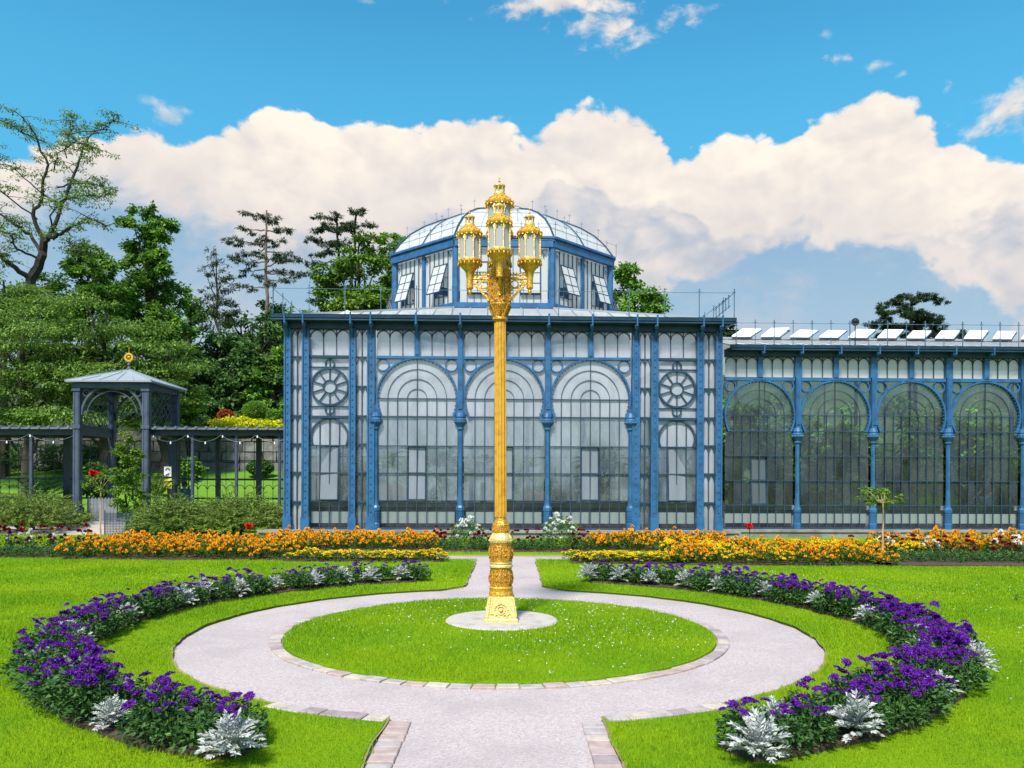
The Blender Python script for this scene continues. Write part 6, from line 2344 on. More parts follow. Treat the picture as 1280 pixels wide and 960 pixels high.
def rel(px, py, y, rx, ry_, x0, z0, dy=0.0):
    """cluster given by where it shows, turned into metres from the tree's foot"""
    s = y / 1000
    return (X(px, y) - x0, dy, ZZ(py, y) - z0, rx * s, rx * s * 0.8, ry_ * s)


# -- big open-branched tree at the far left
def open_tree():
    y = 40.0
    x0, z0 = X(30, y), hz(X(30, y), y)
    t = thing('open_branched_tree', 'tall open-crowned tree with dark forked limbs against the sky at far left', 'tree', (x0, y, z0), 0)
    rng = random.Random(3)

    def P(px, py, d=0.0):
        return (X(px, y) - x0, d, ZZ(py, y) - z0)
    mb = MB()
    ends = []

    def br(pts, r0, r1, s):
        n = len(pts)
        fine = []
        for a_, b_ in zip(pts, pts[1:]):
            for i in range(4):
                f = i / 4
                fine.append(tuple(a_[k] + (b_[k] - a_[k]) * f + rng.uniform(-0.06, 0.06) for k in range(3)))
        fine.append(pts[-1])
        mb.tube(fine, [r0 + (r1 - r0) * i / (len(fine) - 1) for i in range(len(fine))], 7)
        return fine
    br([(0, 0, 0), P(28, 420), P(38, 350, 0.1), P(50, 320, 0.1), P(55, 300)], 0.30, 0.18, 1)
    mains = [([P(52, 312), P(66, 302, -0.5), P(84, 303, -0.9), P(105, 296, -1.2), P(128, 286, -1.4), P(150, 296, -1.5)], 0.119, 0.035),
             ([P(55, 305), P(62, 270, 0.6), P(70, 235, 0.9), P(80, 200, 1.2), P(85, 170, 1.3), P(100, 150, 1.4)], 0.112, 0.028),
             ([P(54, 305), P(45, 275, -0.3), P(58, 250, -0.5), P(66, 215, -0.6), P(55, 180, -0.8), P(42, 160, -1)], 0.112, 0.028),
             ([P(50, 318), P(30, 292, 0.5), P(8, 278, 0.7), P(-15, 262, 0.9), P(-40, 255, 1)], 0.098, 0.035),
             ([P(46, 325), P(30, 318, -0.8), P(26, 300, -1), P(8, 300, -1.2), P(-10, 310, -1.4)], 0.063, 0.021),
             ([P(38, 352), P(20, 335, -0.6), P(0, 320, -0.9), P(-30, 310, -1.2)], 0.140, 0.049),
             ([P(84, 303), P(100, 315, -1), P(115, 330, -1.2)], 0.042, 0.014),
             ([P(66, 302), P(76, 280, -1), P(95, 262, -1.3), P(125, 258, -1.5), P(150, 262, -1.6)], 0.049, 0.014),
             ([P(70, 235), P(90, 228, 0.3), P(115, 232, 0.1), P(140, 245, 0)], 0.042, 0.014),
             ([P(66, 215), P(85, 205, -1), P(110, 190, -1.2), P(130, 200, -1.3)], 0.035, 0.010),
             ([P(55, 180), P(30, 172, -1), P(5, 160, -1.2)], 0.035, 0.010),
             ([P(45, 275), P(20, 255, -0.8), P(0, 235, -1), P(-25, 228, -1)], 0.042, 0.014),
             ([P(80, 200), P(60, 165, 1.6), P(62, 140, 1.8), P(66, 125, 1.9)], 0.035, 0.010),
             ([P(85, 170), P(110, 150, 1.2), P(135, 138, 1)], 0.028, 0.008),
             ([P(58, 250), P(35, 225, -1.2), P(10, 205, -1.5)], 0.035, 0.010)]
    Pn = []
    for pts, r0, r1 in mains:
        fine = br(pts, r0, r1, 2)
        Pn.append(fine)
    cl = []
    tw = MB()
    for bi, fine in enumerate(Pn):
        st_ = len(fine) // 3
        for j in range(st_, len(fine)):
            for q in range(2 if bi < 4 else 3):
                p = Vector(fine[j])
                d = Vector((rng.uniform(-1, 1), rng.uniform(-1, 1), rng.uniform(-0.35, 0.5)))
                e = p + d * rng.uniform(0.4, 1.25)
                tw.tube([p, p.lerp(e, 0.5) + Vector((0, 0, 0.06)), e], [0.022, 0.014, 0.006], 4, cap=False)
                for k in range(2):
                    c = p.lerp(e, rng.uniform(0.55, 1.1))
                    cl.append((c.x, c.y, c.z, rng.uniform(0.20, 0.42), rng.uniform(0.2, 0.42), rng.uniform(0.05, 0.10)))
    mb.add(tw.v, tw.f)
    part('trunk', mb, M_bark, t, True)
    part('crown', crown_mesh(cl, 11500, 0.12, 0.06, M_leaf_frond, 5, droop=0.3, hollow=0.1), None, t)


open_tree()
G_FOR = 'dark trees of the wood behind the pergola'
# -- tall upright tree
y = 44.0
x0 = X(185, y); z0 = hz(x0, y)
cl = [rel(px, py, y, rx, ry_, x0, z0, d) for px, py, rx, ry_, d in ((178, 262, 14, 12, 0), (190, 280, 22, 14, .5), (172, 288, 18, 14, -.5), (200, 302, 20, 14, 0), (178, 312, 26, 15, .6), (205, 330, 20, 16, -.4), (170, 335, 24, 16, .3), (190, 350, 30, 18, 0),
     (210, 365, 18, 18, .6), (168, 368, 24, 18, -.5), (188, 385, 32, 18, .4), (165, 405, 26, 20, 0), (205, 405, 24, 20, -.4), (185, 425, 34, 20, 0))]
tree('upright_tree', 'tall upright broadleaf tree right of the open-branched tree', x0, y, cl, 24000, 0.20, 0.13, M_leaf_mid, 21, 0.3, clump=9)
# -- bushy tree between them
y = 42.0
x0 = X(112, y); z0 = hz(x0, y)
cl = [rel(px, py, y, rx, ry_, x0, z0, d) for px, py, rx, ry_, d in ((112, 318, 20, 12, 0), (95, 335, 22, 14, .4), (128, 332, 20, 14, -.3), (110, 352, 30, 16, 0), (85, 362, 26, 16, .5), (140, 358, 22, 16, -.5), (120, 380, 36, 18, 0), (80, 392, 30, 18, .3))]
tree('bushy_tree', 'rounded bushy tree below the limbs of the open-branched tree', x0, y, cl, 11000, 0.20, 0.13, M_leaf_mid, 22, 0.25, clump=9)
# -- layered trees in front, left
for i, (px, y, pts) in enumerate(((35, 33, ((20, 392, 60, 12), (-20, 410, 60, 14), (55, 412, 50, 12), (15, 432, 70, 13), (70, 440, 50, 12), (-30, 450, 60, 14), (35, 462, 70, 13), (75, 478, 46, 12), (5, 490, 70, 14), (50, 505, 60, 12), (-20, 520, 70, 14), (60, 528, 50, 12))),
                                  (130, 34, ((120, 385, 46, 11), (95, 402, 46, 12), (150, 405, 46, 11), (120, 420, 62, 12), (175, 430, 46, 11), (85, 440, 50, 12), (140, 445, 62, 12), (190, 458, 46, 11), (110, 466, 62, 12), (160, 478, 60, 12), (90, 492, 50, 12), (135, 502, 60, 12), (185, 500, 46, 12), (110, 522, 60, 12))),
                                  (205, 35, ((200, 430, 30, 9), (215, 448, 32, 10), (190, 462, 36, 10), (222, 470, 30, 10), (200, 488, 40, 10), (228, 495, 24, 9), (210, 508, 36, 10), (195, 528, 40, 10))),
                                  (5, 36, ((-10, 350, 40, 16), (20, 365, 46, 14), (-30, 380, 60, 16), (40, 384, 40, 12), (0, 400, 60, 14))))):
    x0 = X(px, y); z0 = hz(x0, y)
    rr = random.Random(i)
    cl = [rel(a, b, y, c, d, x0, z0, rr.uniform(-1.2, 1.2)) for a, b, c, d in pts]
    lab = ['large layered tree with flat sprays of leaves above the left pergola', 'large layered tree with flat sprays of leaves behind the gazebo roof', 'smaller layered tree right of the gazebo roof', 'dense green tree at the left edge under the open-branched tree'][i]
    tree('layered_tree', lab, x0, y, cl, (17000, 17000, 8000, 9000)[i], 0.17, 0.075, M_leaf_frond, 30 + i, 0.26, droop=0.05, hollow=0.2, flat_=2.0, clump=12)
# -- scraggly conifer
y = 50.0
x0 = X(268, y); z0 = hz(x0, y)
cl = [rel(px, py, y, rx, ry_, x0, z0, d) for px, py, rx, ry_, d in ((262, 316, 7, 9, 0), (272, 330, 12, 7, .3), (258, 340, 9, 8, -.3), (276, 346, 16, 6, 0), (262, 360, 14, 8, .4), (285, 362, 12, 7, -.4), (268, 378, 22, 9, 0), (250, 385, 16, 10, .4), (290, 385, 14, 9, 0), (268, 402, 28, 12, 0))]
tree('thin_conifer', 'thin ragged conifer left of the bare-trunked pine', x0, y, cl, 4200, 0.17, 0.06, M_leaf_pine, 41, 0.16, clump=8)


def pine(px, y, base_py, top_py, tiers, label, seed, trunk_r, lean=0.0, n=6500, stems=None, bark=None):
    x0 = X(px, y); z0 = hz(x0, y)
    t = thing('tall_pine', label, 'pine tree', (x0, y, z0), 0)
    rng = random.Random(seed)
    mb = MB()
    tops = stems or [(px + lean, top_py)]
    cl = []
    for tx, tp in tops:
        limb(mb, (0, 0, 0), (X(tx, y) - x0, 0, ZZ(tp, y) - z0), trunk_r, trunk_r * 0.25, 0.012, seed, 12, 8)
    s = y / 1000
    for (a, b, c, d, sx, sp) in tiers:              # tuft centre, half size, where its branch leaves the stem
        p = (X(sx, y) - x0, rng.uniform(-0.1, 0.1), ZZ(sp, y) - z0)
        dy = rng.uniform(-1.0, 1.0)
        q = (X(a, y) - x0, dy, ZZ(b, y) - z0)
        limb(mb, p, q, trunk_r * 0.28, trunk_r * 0.08, 0.10, rng.randint(0, 999), 5, 5)
        m = max(2, int(c / 6))
        for k in range(m):
            f = (k + 0.5) / m * 2 - 1
            cl.append((q[0] + f * c * s, q[1] + rng.uniform(-0.5, 0.5), q[2] - abs(f) * d * s * 0.8 + rng.uniform(-0.1, 0.1), c * s / m * 1.5, 0.45, d * s * 0.55))
    part('trunk', mb, bark or M_barkp, t, True)
    part('crown', crown_mesh(cl, n, 0.20, 0.05, M_leaf_pine, seed, droop=0.15, hollow=0.1, clump=7), None, t)


pine(332, 50, 400, 264, ((318, 268, 18, 5, 328, 270), (336, 274, 10, 4, 329, 272), (350, 284, 12, 5, 331, 290), (308, 290, 9, 4, 329, 288), (322, 296, 12, 5, 330, 296), (338, 300, 12, 5, 330, 300), (298, 305, 14, 6, 330, 308), (315, 312, 12, 5, 330, 310),
     (350, 314, 10, 4, 331, 316), (292, 318, 10, 4, 330, 322), (310, 330, 12, 4, 331, 328), (345, 325, 12, 4, 331, 330), (362, 328, 18, 4, 332, 334), (300, 338, 8, 4, 331, 338), (350, 338, 12, 5, 332, 340), (372, 345, 10, 4, 332, 342), (320, 345, 8, 4, 331, 345), (308, 360, 9, 4, 332, 360), (360, 352, 9, 3, 332, 352), (340, 358, 6, 3, 332, 356)),
     'tall pine with long bare trunk and sparse tufts left of the greenhouse', 51, 0.19)
pine(428, 48, 390, 268, ((450, 270, 12, 5, 442, 275), (430, 275, 14, 5, 424, 280), (410, 272, 14, 5, 422, 282), (460, 280, 8, 4, 442, 285), (398, 284, 12, 5, 422, 292), (418, 288, 12, 5, 422, 294), (440, 290, 12, 5, 440, 296), (392, 298, 10, 5, 423, 303), (412, 302, 12, 5, 423, 306),
     (400, 314, 14, 6, 424, 318), (392, 328, 10, 5, 424, 328), (430, 308, 10, 5, 438, 310), (396, 345, 8, 5, 425, 345), (392, 365, 8, 5, 426, 362), (398, 378, 9, 5, 426, 376)),
     'pair of dark pine stems rising behind the green tree left of the dome', 52, 0.20, stems=[(420, 270), (444, 268)], n=6500, bark=M_bark)
# -- rounded trees left of the dome
for px, y, pts, lab, mt, n, sd in ((448, 42, ((455, 304, 22, 11), (430, 322, 24, 13), (475, 320, 24, 13), (452, 330, 30, 14), (410, 345, 22, 13), (488, 342, 22, 14), (440, 352, 34, 14), (470, 362, 34, 14), (415, 370, 28, 14), (450, 380, 50, 16), (490, 385, 34, 14), (405, 392, 26, 12)),
                                    'bright rounded tree just left of the glass dome', M_leaf_lime, 13000, 61),
                                   (500, 46, ((500, 294, 14, 7), (485, 302, 12, 7), (512, 305, 10, 8), (495, 318, 16, 9), (510, 330, 16, 10), (490, 345, 20, 12)), 'small loose tree top right behind the bright rounded tree', M_leaf_mid, 3600, 62),
                                   (790, 44, ((772, 335, 16, 12), (790, 345, 18, 11), (808, 362, 16, 12), (780, 365, 26, 14), (800, 385, 28, 16), (770, 390, 28, 16), (815, 388, 16, 12)), 'rounded green tree just right of the glass dome', M_leaf_mid, 9000, 63),
                                   (908, 50, ((905, 403, 10, 6), (915, 412, 12, 7), (900, 415, 12, 8), (920, 424, 16, 8)), 'small dark tree top above the join of pavilion and wing', M_leaf_pine, 3000, 64)):
    x0 = X(px, y); z0 = hz(x0, y)
    rr = random.Random(sd)
    cl = [rel(a, b, y, c, d, x0, z0, rr.uniform(-1.5, 1.5)) for a, b, c, d in pts]
    tree('round_tree', lab, x0, y, cl, n, 0.19, 0.13, mt, sd, 0.25, clump=9)
# -- umbrella pine behind the wing
y = 55.0
pine(1138, y, 420, 368, ((1135, 366, 18, 7, 1138, 372), (1118, 376, 18, 7, 1138, 384), (1152, 374, 18, 6, 1138, 380), (1108, 390, 20, 8, 1138, 396), (1135, 388, 20, 8, 1138, 392), (1160, 386, 18, 7, 1138, 394), (1102, 402, 20, 8, 1138, 406), (1130, 402, 26, 9, 1138, 408),
     (1160, 400, 22, 8, 1138, 406), (1172, 392, 14, 6, 1138, 400), (1125, 416, 40, 9, 1138, 416), (1170, 412, 24, 8, 1138, 416), (1190, 416, 14, 6, 1138, 418), (1205, 412, 12, 5, 1138, 416)),
     'spreading dark pine showing above the roof of the glass wing', 71, 0.26, n=24000, bark=M_bark)
# -- dark wood
FOREST = ['dark woodland tree behind the thin ragged conifer', 'dark woodland tree just left of the bare pine trunk', 'dark woodland tree just right of the bare pine trunk',
          'dark woodland tree beside the small layered tree', 'dark woodland tree in front of the thin ragged conifer', 'front woodland tree hiding the foot of the bare-trunked pine', 'dark woodland tree beside the greenhouse roof corner',
          'low dark woodland tree above the lime bush', 'low dark woodland tree above the clipped round bush', 'low dark woodland tree touching the greenhouse corner post', 'dark woodland tree behind the left end of the pavilion roof',
          'dark woodland tree behind the fork of the open-branched tree', 'dark woodland tree at the left edge behind the layered trees', 'dark woodland tree behind the rounded bushy tree',
          'dark woodland tree just outside the left edge of the picture', 'farthest left dark woodland tree beyond the left edge of the picture']
k = 0
for px, y, tp, wd in ((235, 52, 372, 44), (300, 54, 380, 50), (345, 52, 372, 46), (215, 47, 398, 46), (275, 47, 402, 56), (330, 47, 392, 54), (370, 50, 385, 44), (250, 44, 432, 48), (310, 45, 425, 50), (352, 45, 430, 40), (405, 52, 395, 46),
                      (60, 52, 345, 60), (-10, 52, 340, 60), (130, 54, 350, 55), (-80, 50, 360, 70), (-150, 48, 370, 70)):
    x0 = X(px, y); z0 = hz(x0, y)
    s = y / 1000
    w = wd * s
    cl = blobs(w, 0.16 * (ZZ(tp, y) - z0), ZZ(tp, y) - z0 - 0.4, 15, 80 + k, lambda f: 1.0 - 0.75 * f ** 2, 0.33)
    where = ('left of the pine trunk', 'right of the pine trunk', 'behind the open-branched tree', 'at the left edge')[0 if 200 < px < 325 else (1 if px >= 325 else (2 if px > 0 else 3))]
    tree('forest_tree', FOREST[k], x0, y, cl, 7000, 0.24, 0.15, M_leaf_dark if k % 3 else M_leaf_mid, 80 + k, 0.24, group='dark woodland trees ' + where, clump=10)
    k += 1
# bare shrubs and small conifers on the terrace
y = 49.5
x0 = X(300, 46)
def conic(px, y, tp, wd, label, sd, mat, bark=M_bark):
    x0 = X(px, y); z0 = hz(x0, y)
    hgt = ZZ(tp, y) - z0
    cl = [(0, 0, hgt * (0.12 + 0.86 * f), wd * (1 - f) + 0.08, wd * (1 - f) + 0.08, hgt * 0.09) for f in np.linspace(0, 1, 8)]
    tree('small_conifer', label, x0, y, cl, 2600, 0.14, 0.05, mat, sd, 0.06, clump=10, cat='conifer')


conic(303, 49, 483, 0.62, 'small bluish conifer between the clipped bush and the dark wood', 101, M_leaf_pine)


def shrub(name, label, px, y, cy_, rx, ry_, n, ll, lw, mat, sd, cat='shrub', clump=0, base=None, flat_=1.0, extra=(), trunk=True, hollow=0.55):
    x0 = X(px, y); z0 = hz(x0, y) if base is None else base
    s = y / 1000
    cl = [(0, 0, ZZ(cy_, y) - z0, rx * s, rx * s * 0.85, ry_ * s)]
    for a, b, c, d in extra:
        cl.append((X(a, y) - x0, random.uniform(-0.3, 0.3), ZZ(b, y) - z0, c * s, c * s, d * s))
    t = thing(name, label, cat, (x0, y, z0 - 0.05), 0)
    mb = MB()
    for c in cl:
        limb(mb, (0, 0, 0), (c[0], c[1], c[2]), 0.05, 0.015, 0.05, sd, 4, 5)
    part('stem', mb, M_bark, t)
    part('foliage', crown_mesh(cl, n, ll, lw, mat, sd, hollow=hollow, flat_=flat_, clump=clump, name='foliage'), None, t)


shrub('clipped_bush', 'dense clipped round green bush on the upper terrace above the yellow bush', 319, 41, 513, 15, 11, 5200, 0.09, 0.07, M_leaf_mid, 111, hollow=0.9)
shrub('small_bush', 'small green bush right of the clipped round bush', 341, 41, 519, 9, 8, 1800, 0.10, 0.07, M_leaf_mid, 112, hollow=0.6)
shrub('red_maple', 'small red-leaved bush left of the clipped round bush', 282, 41.5, 520, 10, 7, 2200, 0.11, 0.08, M_leaf_red, 113)
shrub('yellow_bush', 'bright yellow spreading bush above the right pergola roof', 313, 40, 533, 40, 9, 9000, 0.13, 0.10, M_leaf_yel, 114, hollow=0.5, clump=40, extra=((285, 540, 20, 10), (340, 536, 18, 8), (298, 528, 18, 7), (260, 556, 14, 12), (262, 572, 10, 9), (250, 560, 9, 8)))
shrub('lime_bush', 'lime green small tree right of the gazebo roof', 236, 37, 505, 17, 12, 3800, 0.14, 0.10, M_leaf_lime, 115, clump=14, extra=((240, 492, 10, 7), (228, 518, 14, 8)))
shrub('dark_bush', 'low dark bush behind the gazebo lattice at right', 245, 39.5, 532, 30, 14, 4000, 0.13, 0.09, M_leaf_dark, 116, clump=18)
shrub('dark_hedge', 'dark clipped hedge behind the left pergola', 40, 37.5, 572, 60, 16, 9000, 0.13, 0.09, M_leaf_dark, 117, hollow=0.7, extra=((-30, 572, 50, 16), (95, 572, 36, 16), (135, 570, 26, 16)))
shrub('dark_bush', 'dark round bush on the sloping lawn seen through the right pergola', 325, 36, 584, 16, 9, 2600, 0.11, 0.08, M_leaf_dark, 118)
shrub('dark_bush', 'dark leafy bush beside the pergola sign', 237, 30, 588, 14, 14, 2400, 0.12, 0.08, M_leaf_mid, 119, clump=14)


def juniper(label, px, y, w, h, sd, n=520):
    """feathery shrub: arching sprays, each a rib set with short leaflets"""
    rng = np.random.default_rng(sd)
    t = thing('juniper_shrub', label, 'shrub', (X(px, y), y, 0.0), 0)
    P, D, Ls = [], [], []
    for i in range(n):
        a = rng.uniform(0, 2 * PI)
        q = math.sqrt(rng.random())
        p = np.array([q * w * math.cos(a) * 0.86, q * w * 0.75 * math.sin(a), 0.1])
        hh = h * (1 - 0.55 * q ** 2) * rng.uniform(0.45, 0.95)
        p[2] = hh * rng.uniform(0.35, 0.85)
        d = np.array([math.cos(a) * (0.3 + q), math.sin(a) * (0.3 + q), rng.uniform(0.4, 1.3)]) + rng.normal(size=3) * 0.3
        d /= np.linalg.norm(d)
        ln = rng.uniform(0.35, 0.62)
        m = 13
        for k in range(m):
            f = k / m
            dd = d - np.array([0, 0, 0.75 * f])
            dd /= np.linalg.norm(dd)
            p = p + dd * ln / m
            sd_ = np.cross(dd, rng.normal(size=3) * 0.4 + np.array([0, 0, 1.0]))
            sd_ /= np.linalg.norm(sd_) + 1e-9
            for sg in (-1, 1):
                P.append(p.copy()); D.append(dd * 0.7 + sd_ * sg * 0.8); Ls.append((0.115 * (1 - f * 0.55)))
    Ls = np.array(Ls)
    V, F = leaves(np.array(P), np.array(D), Ls, Ls * 0.34, 0.1, rng)
    part('foliage', np_mesh('foliage', V, F, M_leaf_olive), None, t)
    mb = MB()
    for i in range(14):
        a = 2 * PI * i / 14
        limb(mb, (0, 0, 0), (w * 0.6 * math.cos(a), w * 0.5 * math.sin(a), h * 0.6), 0.03, 0.008, 0.05, sd + i, 4, 4)
    part('stem', mb, M_bark, t)


juniper('low spreading juniper shrub at the left edge beside the garden steps', 30, 24.4, 1.9, 1.48, 121, 900)
juniper('feathery juniper shrub right of the mesh screen, its left half', 222, 23.0, 1.2, 1.38, 122, 680)
juniper('feathery juniper shrub in front of the right pergola next to the greenhouse', 298, 23.2, 1.45, 1.48, 123, 840)

# young light green tree before the gazebo
y = 23.6
x0 = X(158, y)
cl = [rel(px, py, y, rx, ry_, x0, 0, d) for px, py, rx, ry_, d in ((158, 548, 7, 8, 0), (160, 560, 12, 8, .1), (152, 572, 11, 8, -.1), (168, 576, 11, 8, .1), (158, 588, 16, 9, 0), (170, 600, 12, 8, -.1), (150, 604, 12, 9, .1), (162, 616, 16, 9, 0), (170, 630, 14, 8, .1), (152, 632, 12, 8, 0), (163, 642, 14, 8, 0))]
tree('young_tree', 'slim young light green tree in front of the gazebo steps', x0, y, cl, 3600, 0.10, 0.05, M_leaf_lime, 131, 0.03, clump=10, base=0.0, droop=-0.1)
# dark mesh screen round its foot
ms = thing('mesh_screen', 'dark blue grey wire mesh guard around the foot of the young tree', 'mesh guard', (X(158, 22.9), 22.9, 0.0), 0)
mb = MB()
for i in range(30):
    x = -0.62 + 1.24 * i / 29
    mb.box(x - 0.007, x + 0.007, 0, 0.01, 0.02, 0.66)
for j in range(14):
    z = 0.04 + 0.62 * j / 13
    mb.box(-0.62, 0.62, -0.008, 0, z - 0.006, z + 0.006)
part('wire_mesh', mb, M_vdark, ms)
for x in (-0.63, 0.0, 0.63):
    part('stake', MB().tube([(x, 0.03, 0), (x, 0.03, 0.74)], 0.018, 6), M_vdark, ms)


def standard(label, px, y, cpy, rx, ry_, sd, n, flower=False):
    x0 = X(px, y)
    t = thing('standard_tree', label, 'small tree', (x0, y, 0.03), 0)
    s = y / 1000
    zc = ZZ(cpy, y)
    mb = MB()
    limb(mb, (0, 0, 0), (0, 0, zc), 0.022, 0.014, 0.01, sd, 6, 6)
    rng = random.Random(sd)
    cl = []
    for i in range(11):
        a = rng.uniform(0, 6.28)
        q = math.sqrt(rng.random()) * rx * s * 0.8
        e = (q * math.cos(a), q * math.sin(a), zc + rng.uniform(-0.8, 0.9) * ry_ * s * 0.8)
        limb(mb, (0, 0, zc - 0.12), e, 0.010, 0.004, 0.06, sd + i, 4, 4)
        cl.append((*e, rx * s * 0.34, rx * s * 0.34, ry_ * s * 0.30))
    part('trunk', mb, M_wood, t)
    part('crown', crown_mesh(cl, n, 0.075, 0.038, M_leaf_lime, sd, hollow=0.1, clump=5), None, t)
    if flower:
        part('flower_head', REDHEAD, None, t, loc=(-0.04, -0.2, zc + ry_ * s * 0.75))
    return t


standard('slender standard tree with loose round crown before the glass wing', 1104, 15.75, 621, 30, 17, 141, 620)
standard('slender standard tree with a red flower in its crown before the gazebo', 126, 18.9, 608, 21, 17, 142, 620, True)


def cycad(name, label, px, y, z0, hc, ln, n, sd, mat=None, lw=0.035, trunk=0.3, parent_cat='palm', w2=0.09):
    rng = np.random.default_rng(sd)
    x0 = X(px, y)
    t = thing(name, label, parent_cat, (x0, y, z0), 0)
    P, D, Ls = [], [], []
    mb = MB()
    mb.tube([(0, 0, 0), (0, 0, hc)], [trunk * 0.35, trunk * 0.28], 8)
    for i in range(n):
        a = 2.4 * i
        el = rad(20 + 58 * ((i * 7) % n) / n)
        d = np.array([math.cos(a) * math.cos(el), math.sin(a) * math.cos(el), math.sin(el)])
        p = np.array([0, 0, hc * 1.0])
        m = 18
        rib = []
        for k in range(m):
            f = k / m
            dd = d - np.array([0, 0, 1.0 * f * f * 1.1])
            dd /= np.linalg.norm(dd)
            p = p + dd * ln / m
            rib.append(tuple(p))
            s_ = np.cross(dd, [0, 0, 1.0])
            s_ /= np.linalg.norm(s_) + 1e-9
            if k > 1:
                for sg in (-1, 1):
                    P.append(p.copy()); D.append(dd * 0.55 + s_ * sg + np.array([0, 0, -0.15])); Ls.append(ln * 0.24 * math.sin(PI * (0.12 + 0.8 * f)))
        mb.tube(rib, 0.008, 3, cap=False)
    Ls = np.array(Ls)
    V, F = leaves(np.array(P), np.array(D), Ls, np.full(len(Ls), lw), 0.05, rng)
    part('trunk', mb, M_bark, t)
    part('fronds', np_mesh('fronds', V, F, mat or M_leaf_mid), None, t)


cycad('cycad_palm', 'feathery green palm right of the gazebo post', 195, 26.3, 0.05, 0.9, 1.1, 22, 151, M_leaf_lime)
cycad('dark_palm', 'dark arching palm under the left pergola', 48, 26.6, 0.05, 0.7, 1.3, 16, 152, M_leaf_dark)
shrub('leafy_bush', 'dense leafy bush behind the left pergola near the gazebo', 118, 29.5, 600, 20, 18, 3200, 0.12, 0.08, M_leaf_dark, 153, clump=16)

# ------------------------------------------------------------------ planting inside the greenhouse
def leafy(name, label, x, y, w, h, n, mat, sd, z0=0.28, ll=0.16, lw=0.07, group=None):
    t = thing(name, label, 'plant', (x, y, z0), 0, group)
    cl = blobs(w, h * 0.2, h * 0.9, 9, sd, lambda f: 0.9 - 0.3 * f, 0.4)
    mb = MB()
    for c in cl:
        limb(mb, (0, 0, 0), c[:3], 0.03, 0.01, 0.05, sd, 4, 4)
    part('stem', mb, M_stem, t)
    part('foliage', crown_mesh(cl, n, ll, lw, mat, sd, clump=8, name='foliage'), None, t)


def gp(u, v):
    """point inside the pavilion"""
    return -0.27 + u * math.cos(YAW) - v * math.sin(YAW), 22.6 + u * math.sin(YAW) + v * math.cos(YAW)


for i, (u, v, w, h, mt, lab) in enumerate(((-4.9, 2.2, 0.8, 2.0, M_leaf_mid, 'leafy plant behind the far left arched window'), (-3.2, 3.5, 0.9, 2.4, M_leaf_mid, 'tall leafy plant behind the left of the first big window'),
                                         (-1.7, 2.6, 0.7, 2.6, M_leaf_dark, 'dark leafy plant behind the right of the first big window'), (0.9, 3.4, 1.0, 2.4, M_leaf_mid, 'leafy plant behind the middle window'),
                                         (2.0, 2.4, 0.6, 1.6, M_leaf_dark, 'low dark plant behind the left of the third big window'), (3.1, 2.4, 0.9, 2.9, M_leaf_mid, 'tall leafy plant behind the right of the third big window'),
                                         (4.1, 2.0, 0.5, 2.4, M_leaf_dark, 'dark plant behind the right narrow strip window'), (4.9, 3.4, 0.8, 1.8, M_leaf_mid, 'leafy plant behind the far right arched window'), (-4.0, 2.0, 0.5, 2.2, M_leaf_dark, 'dark plant behind the left narrow strip window'))):
    x, y = gp(u, v)
    leafy('indoor_plant', lab, x, y, w, h, 1500, mt, 160 + i)
for i, (u, v, px_l) in enumerate(((-0.55, 1.7, 'middle window left of the lamp post'), (3.0, 2.0, 'third big window'), (-2.6, 4.5, 'first big window'))):
    x, y = gp(u, v)
    cycad('indoor_palm', 'spiky palm inside the pavilion behind the ' + px_l, 640 + 1000 * x / y, y, 0.28, 1.3 + 0.35 * i, 1.05, 16, 170 + i, M_leaf_dark, 0.04)
for i, (u, v, w, h, wh) in enumerate(((-3.2, 1.5, 0.95, 0.62, 'left of the first big window'), (1.0, 1.6, 0.55, 0.40, 'right of the middle window'), (3.0, 1.6, 0.35, 0.36, 'centre of the third big window'))):
    x, y = gp(u, v)
    rk = link('earth_mound', MB().lathe([(w, 0.55), (w * 0.9, 0.62 + h * 0.3), (w * 0.6, 0.62 + h * 0.7), (w * 0.25, 0.62 + h * 0.95), (0.03, 0.62 + h)], 18).mesh('earth_mound', M_terr, True), None, (x, y, 0.28))
    tag(rk, 'reddish brown mound inside the pavilion at the ' + wh, 'mound')
    rk.scale = (1, 0.6, 1)
x, y = gp(-4.35, 1.3)
ht = thing('yellow_pole', 'thin yellow pole leaning inside the far left arched window', 'pole', (x, y, 0.30), 0)
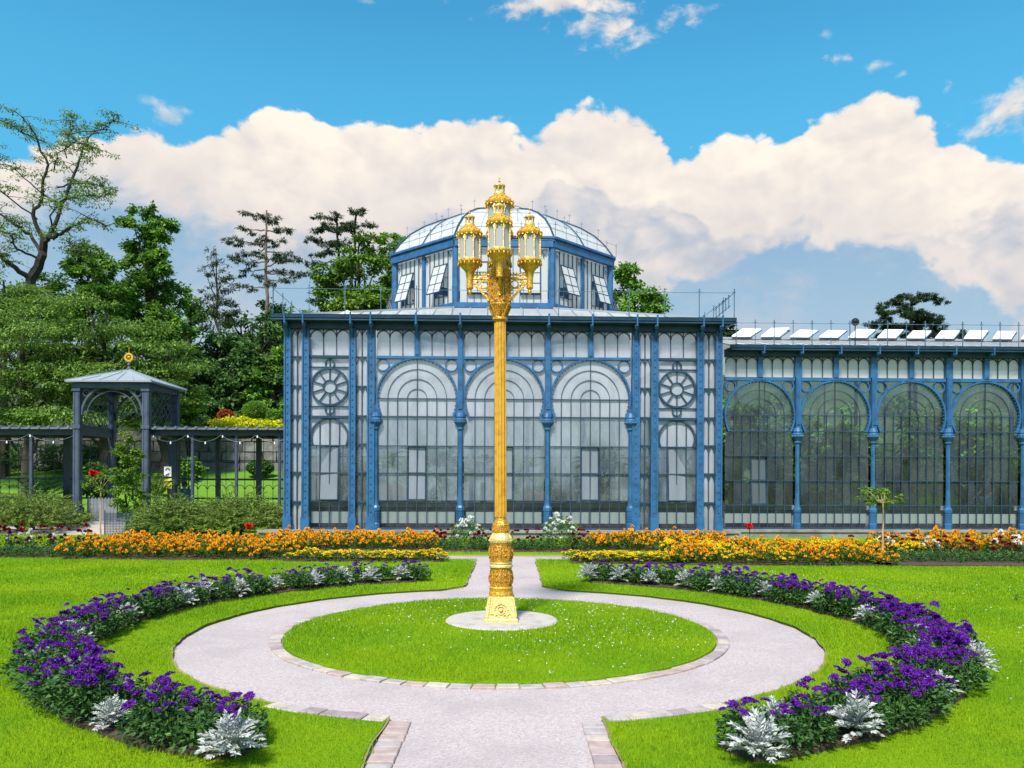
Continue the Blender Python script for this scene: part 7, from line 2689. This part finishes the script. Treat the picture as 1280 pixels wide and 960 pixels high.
part('pole', MB().tube([(-0.35, 0, 0.75), (-0.1, 0, 1.1), (0, 0, 1.35), (0, 0, 2.2)], 0.03, 6), material('yellow plastic', (0.75, 0.50, 0.02), 0.5), ht)


def wp(u, v):
    return 5.98 + u * math.cos(YAW) - v * math.sin(YAW), 23.25 + u * math.sin(YAW) + v * math.cos(YAW)


rr = random.Random(9)
for i in range(15):
    u = 0.6 + i * 0.77
    x, y = wp(u, rr.uniform(2.4, 4.2))
    bay = min(4, int((u - 0.13) / 2.225))
    leafy('indoor_shrub', 'dense green shrub inside the glass wing behind its %s arched bay' % ('first', 'second', 'third', 'fourth', 'fifth')[bay], x, y, 0.85, rr.uniform(2.6, 4.2), 1500, (M_leaf_mid, M_leaf_lime, M_leaf_lime)[i % 3], 180 + i, ll=0.30, lw=0.13,
          group='shrubs inside the %s bay of the wing' % ('first', 'second', 'third', 'fourth', 'fifth')[bay])

for i, (x, y, h_) in enumerate(((8.6, 33.0, 5.6), (11.2, 34.5, 6.0), (13.8, 33.2, 5.4), (16.6, 34.0, 5.8), (19.2, 33.4, 5.4))):
    cl = blobs(1.9, 0.8, h_ - 0.6, 12, 300 + i, lambda f: 1 - 0.6 * f * f, 0.36)
    tree('garden_tree', '%s of five low dark trees behind the glass wing' % ('leftmost', 'second from left', 'middle', 'fourth from left', 'rightmost')[i], x, y, cl, 3600, 0.2, 0.12, M_leaf_dark if i % 2 else M_leaf_mid, 300 + i, 0.12, group='low trees behind the glass wing', clump=8)

# one dark leaf lying on the right lawn
lf = thing('fallen_leaf', 'single dark leaf lying on the lawn at the right edge', 'leaf', (6.85, 10.9, 0.06), rad(20))
V, F = leaves(np.array([[0, 0, 0], [0.02, 0, 0.01]], float), np.array([[1, 0.1, 0.15], [0.9, 0.5, 0.2]], float), 0.17, 0.06, 0.2)
part('blade', np_mesh('blade', V, F, M_leaf_dark), None, lf)
print('objects', len(bpy.data.objects), 'tris', sum(len(m.loops) - 2 * len(m.polygons) for m in bpy.data.meshes))
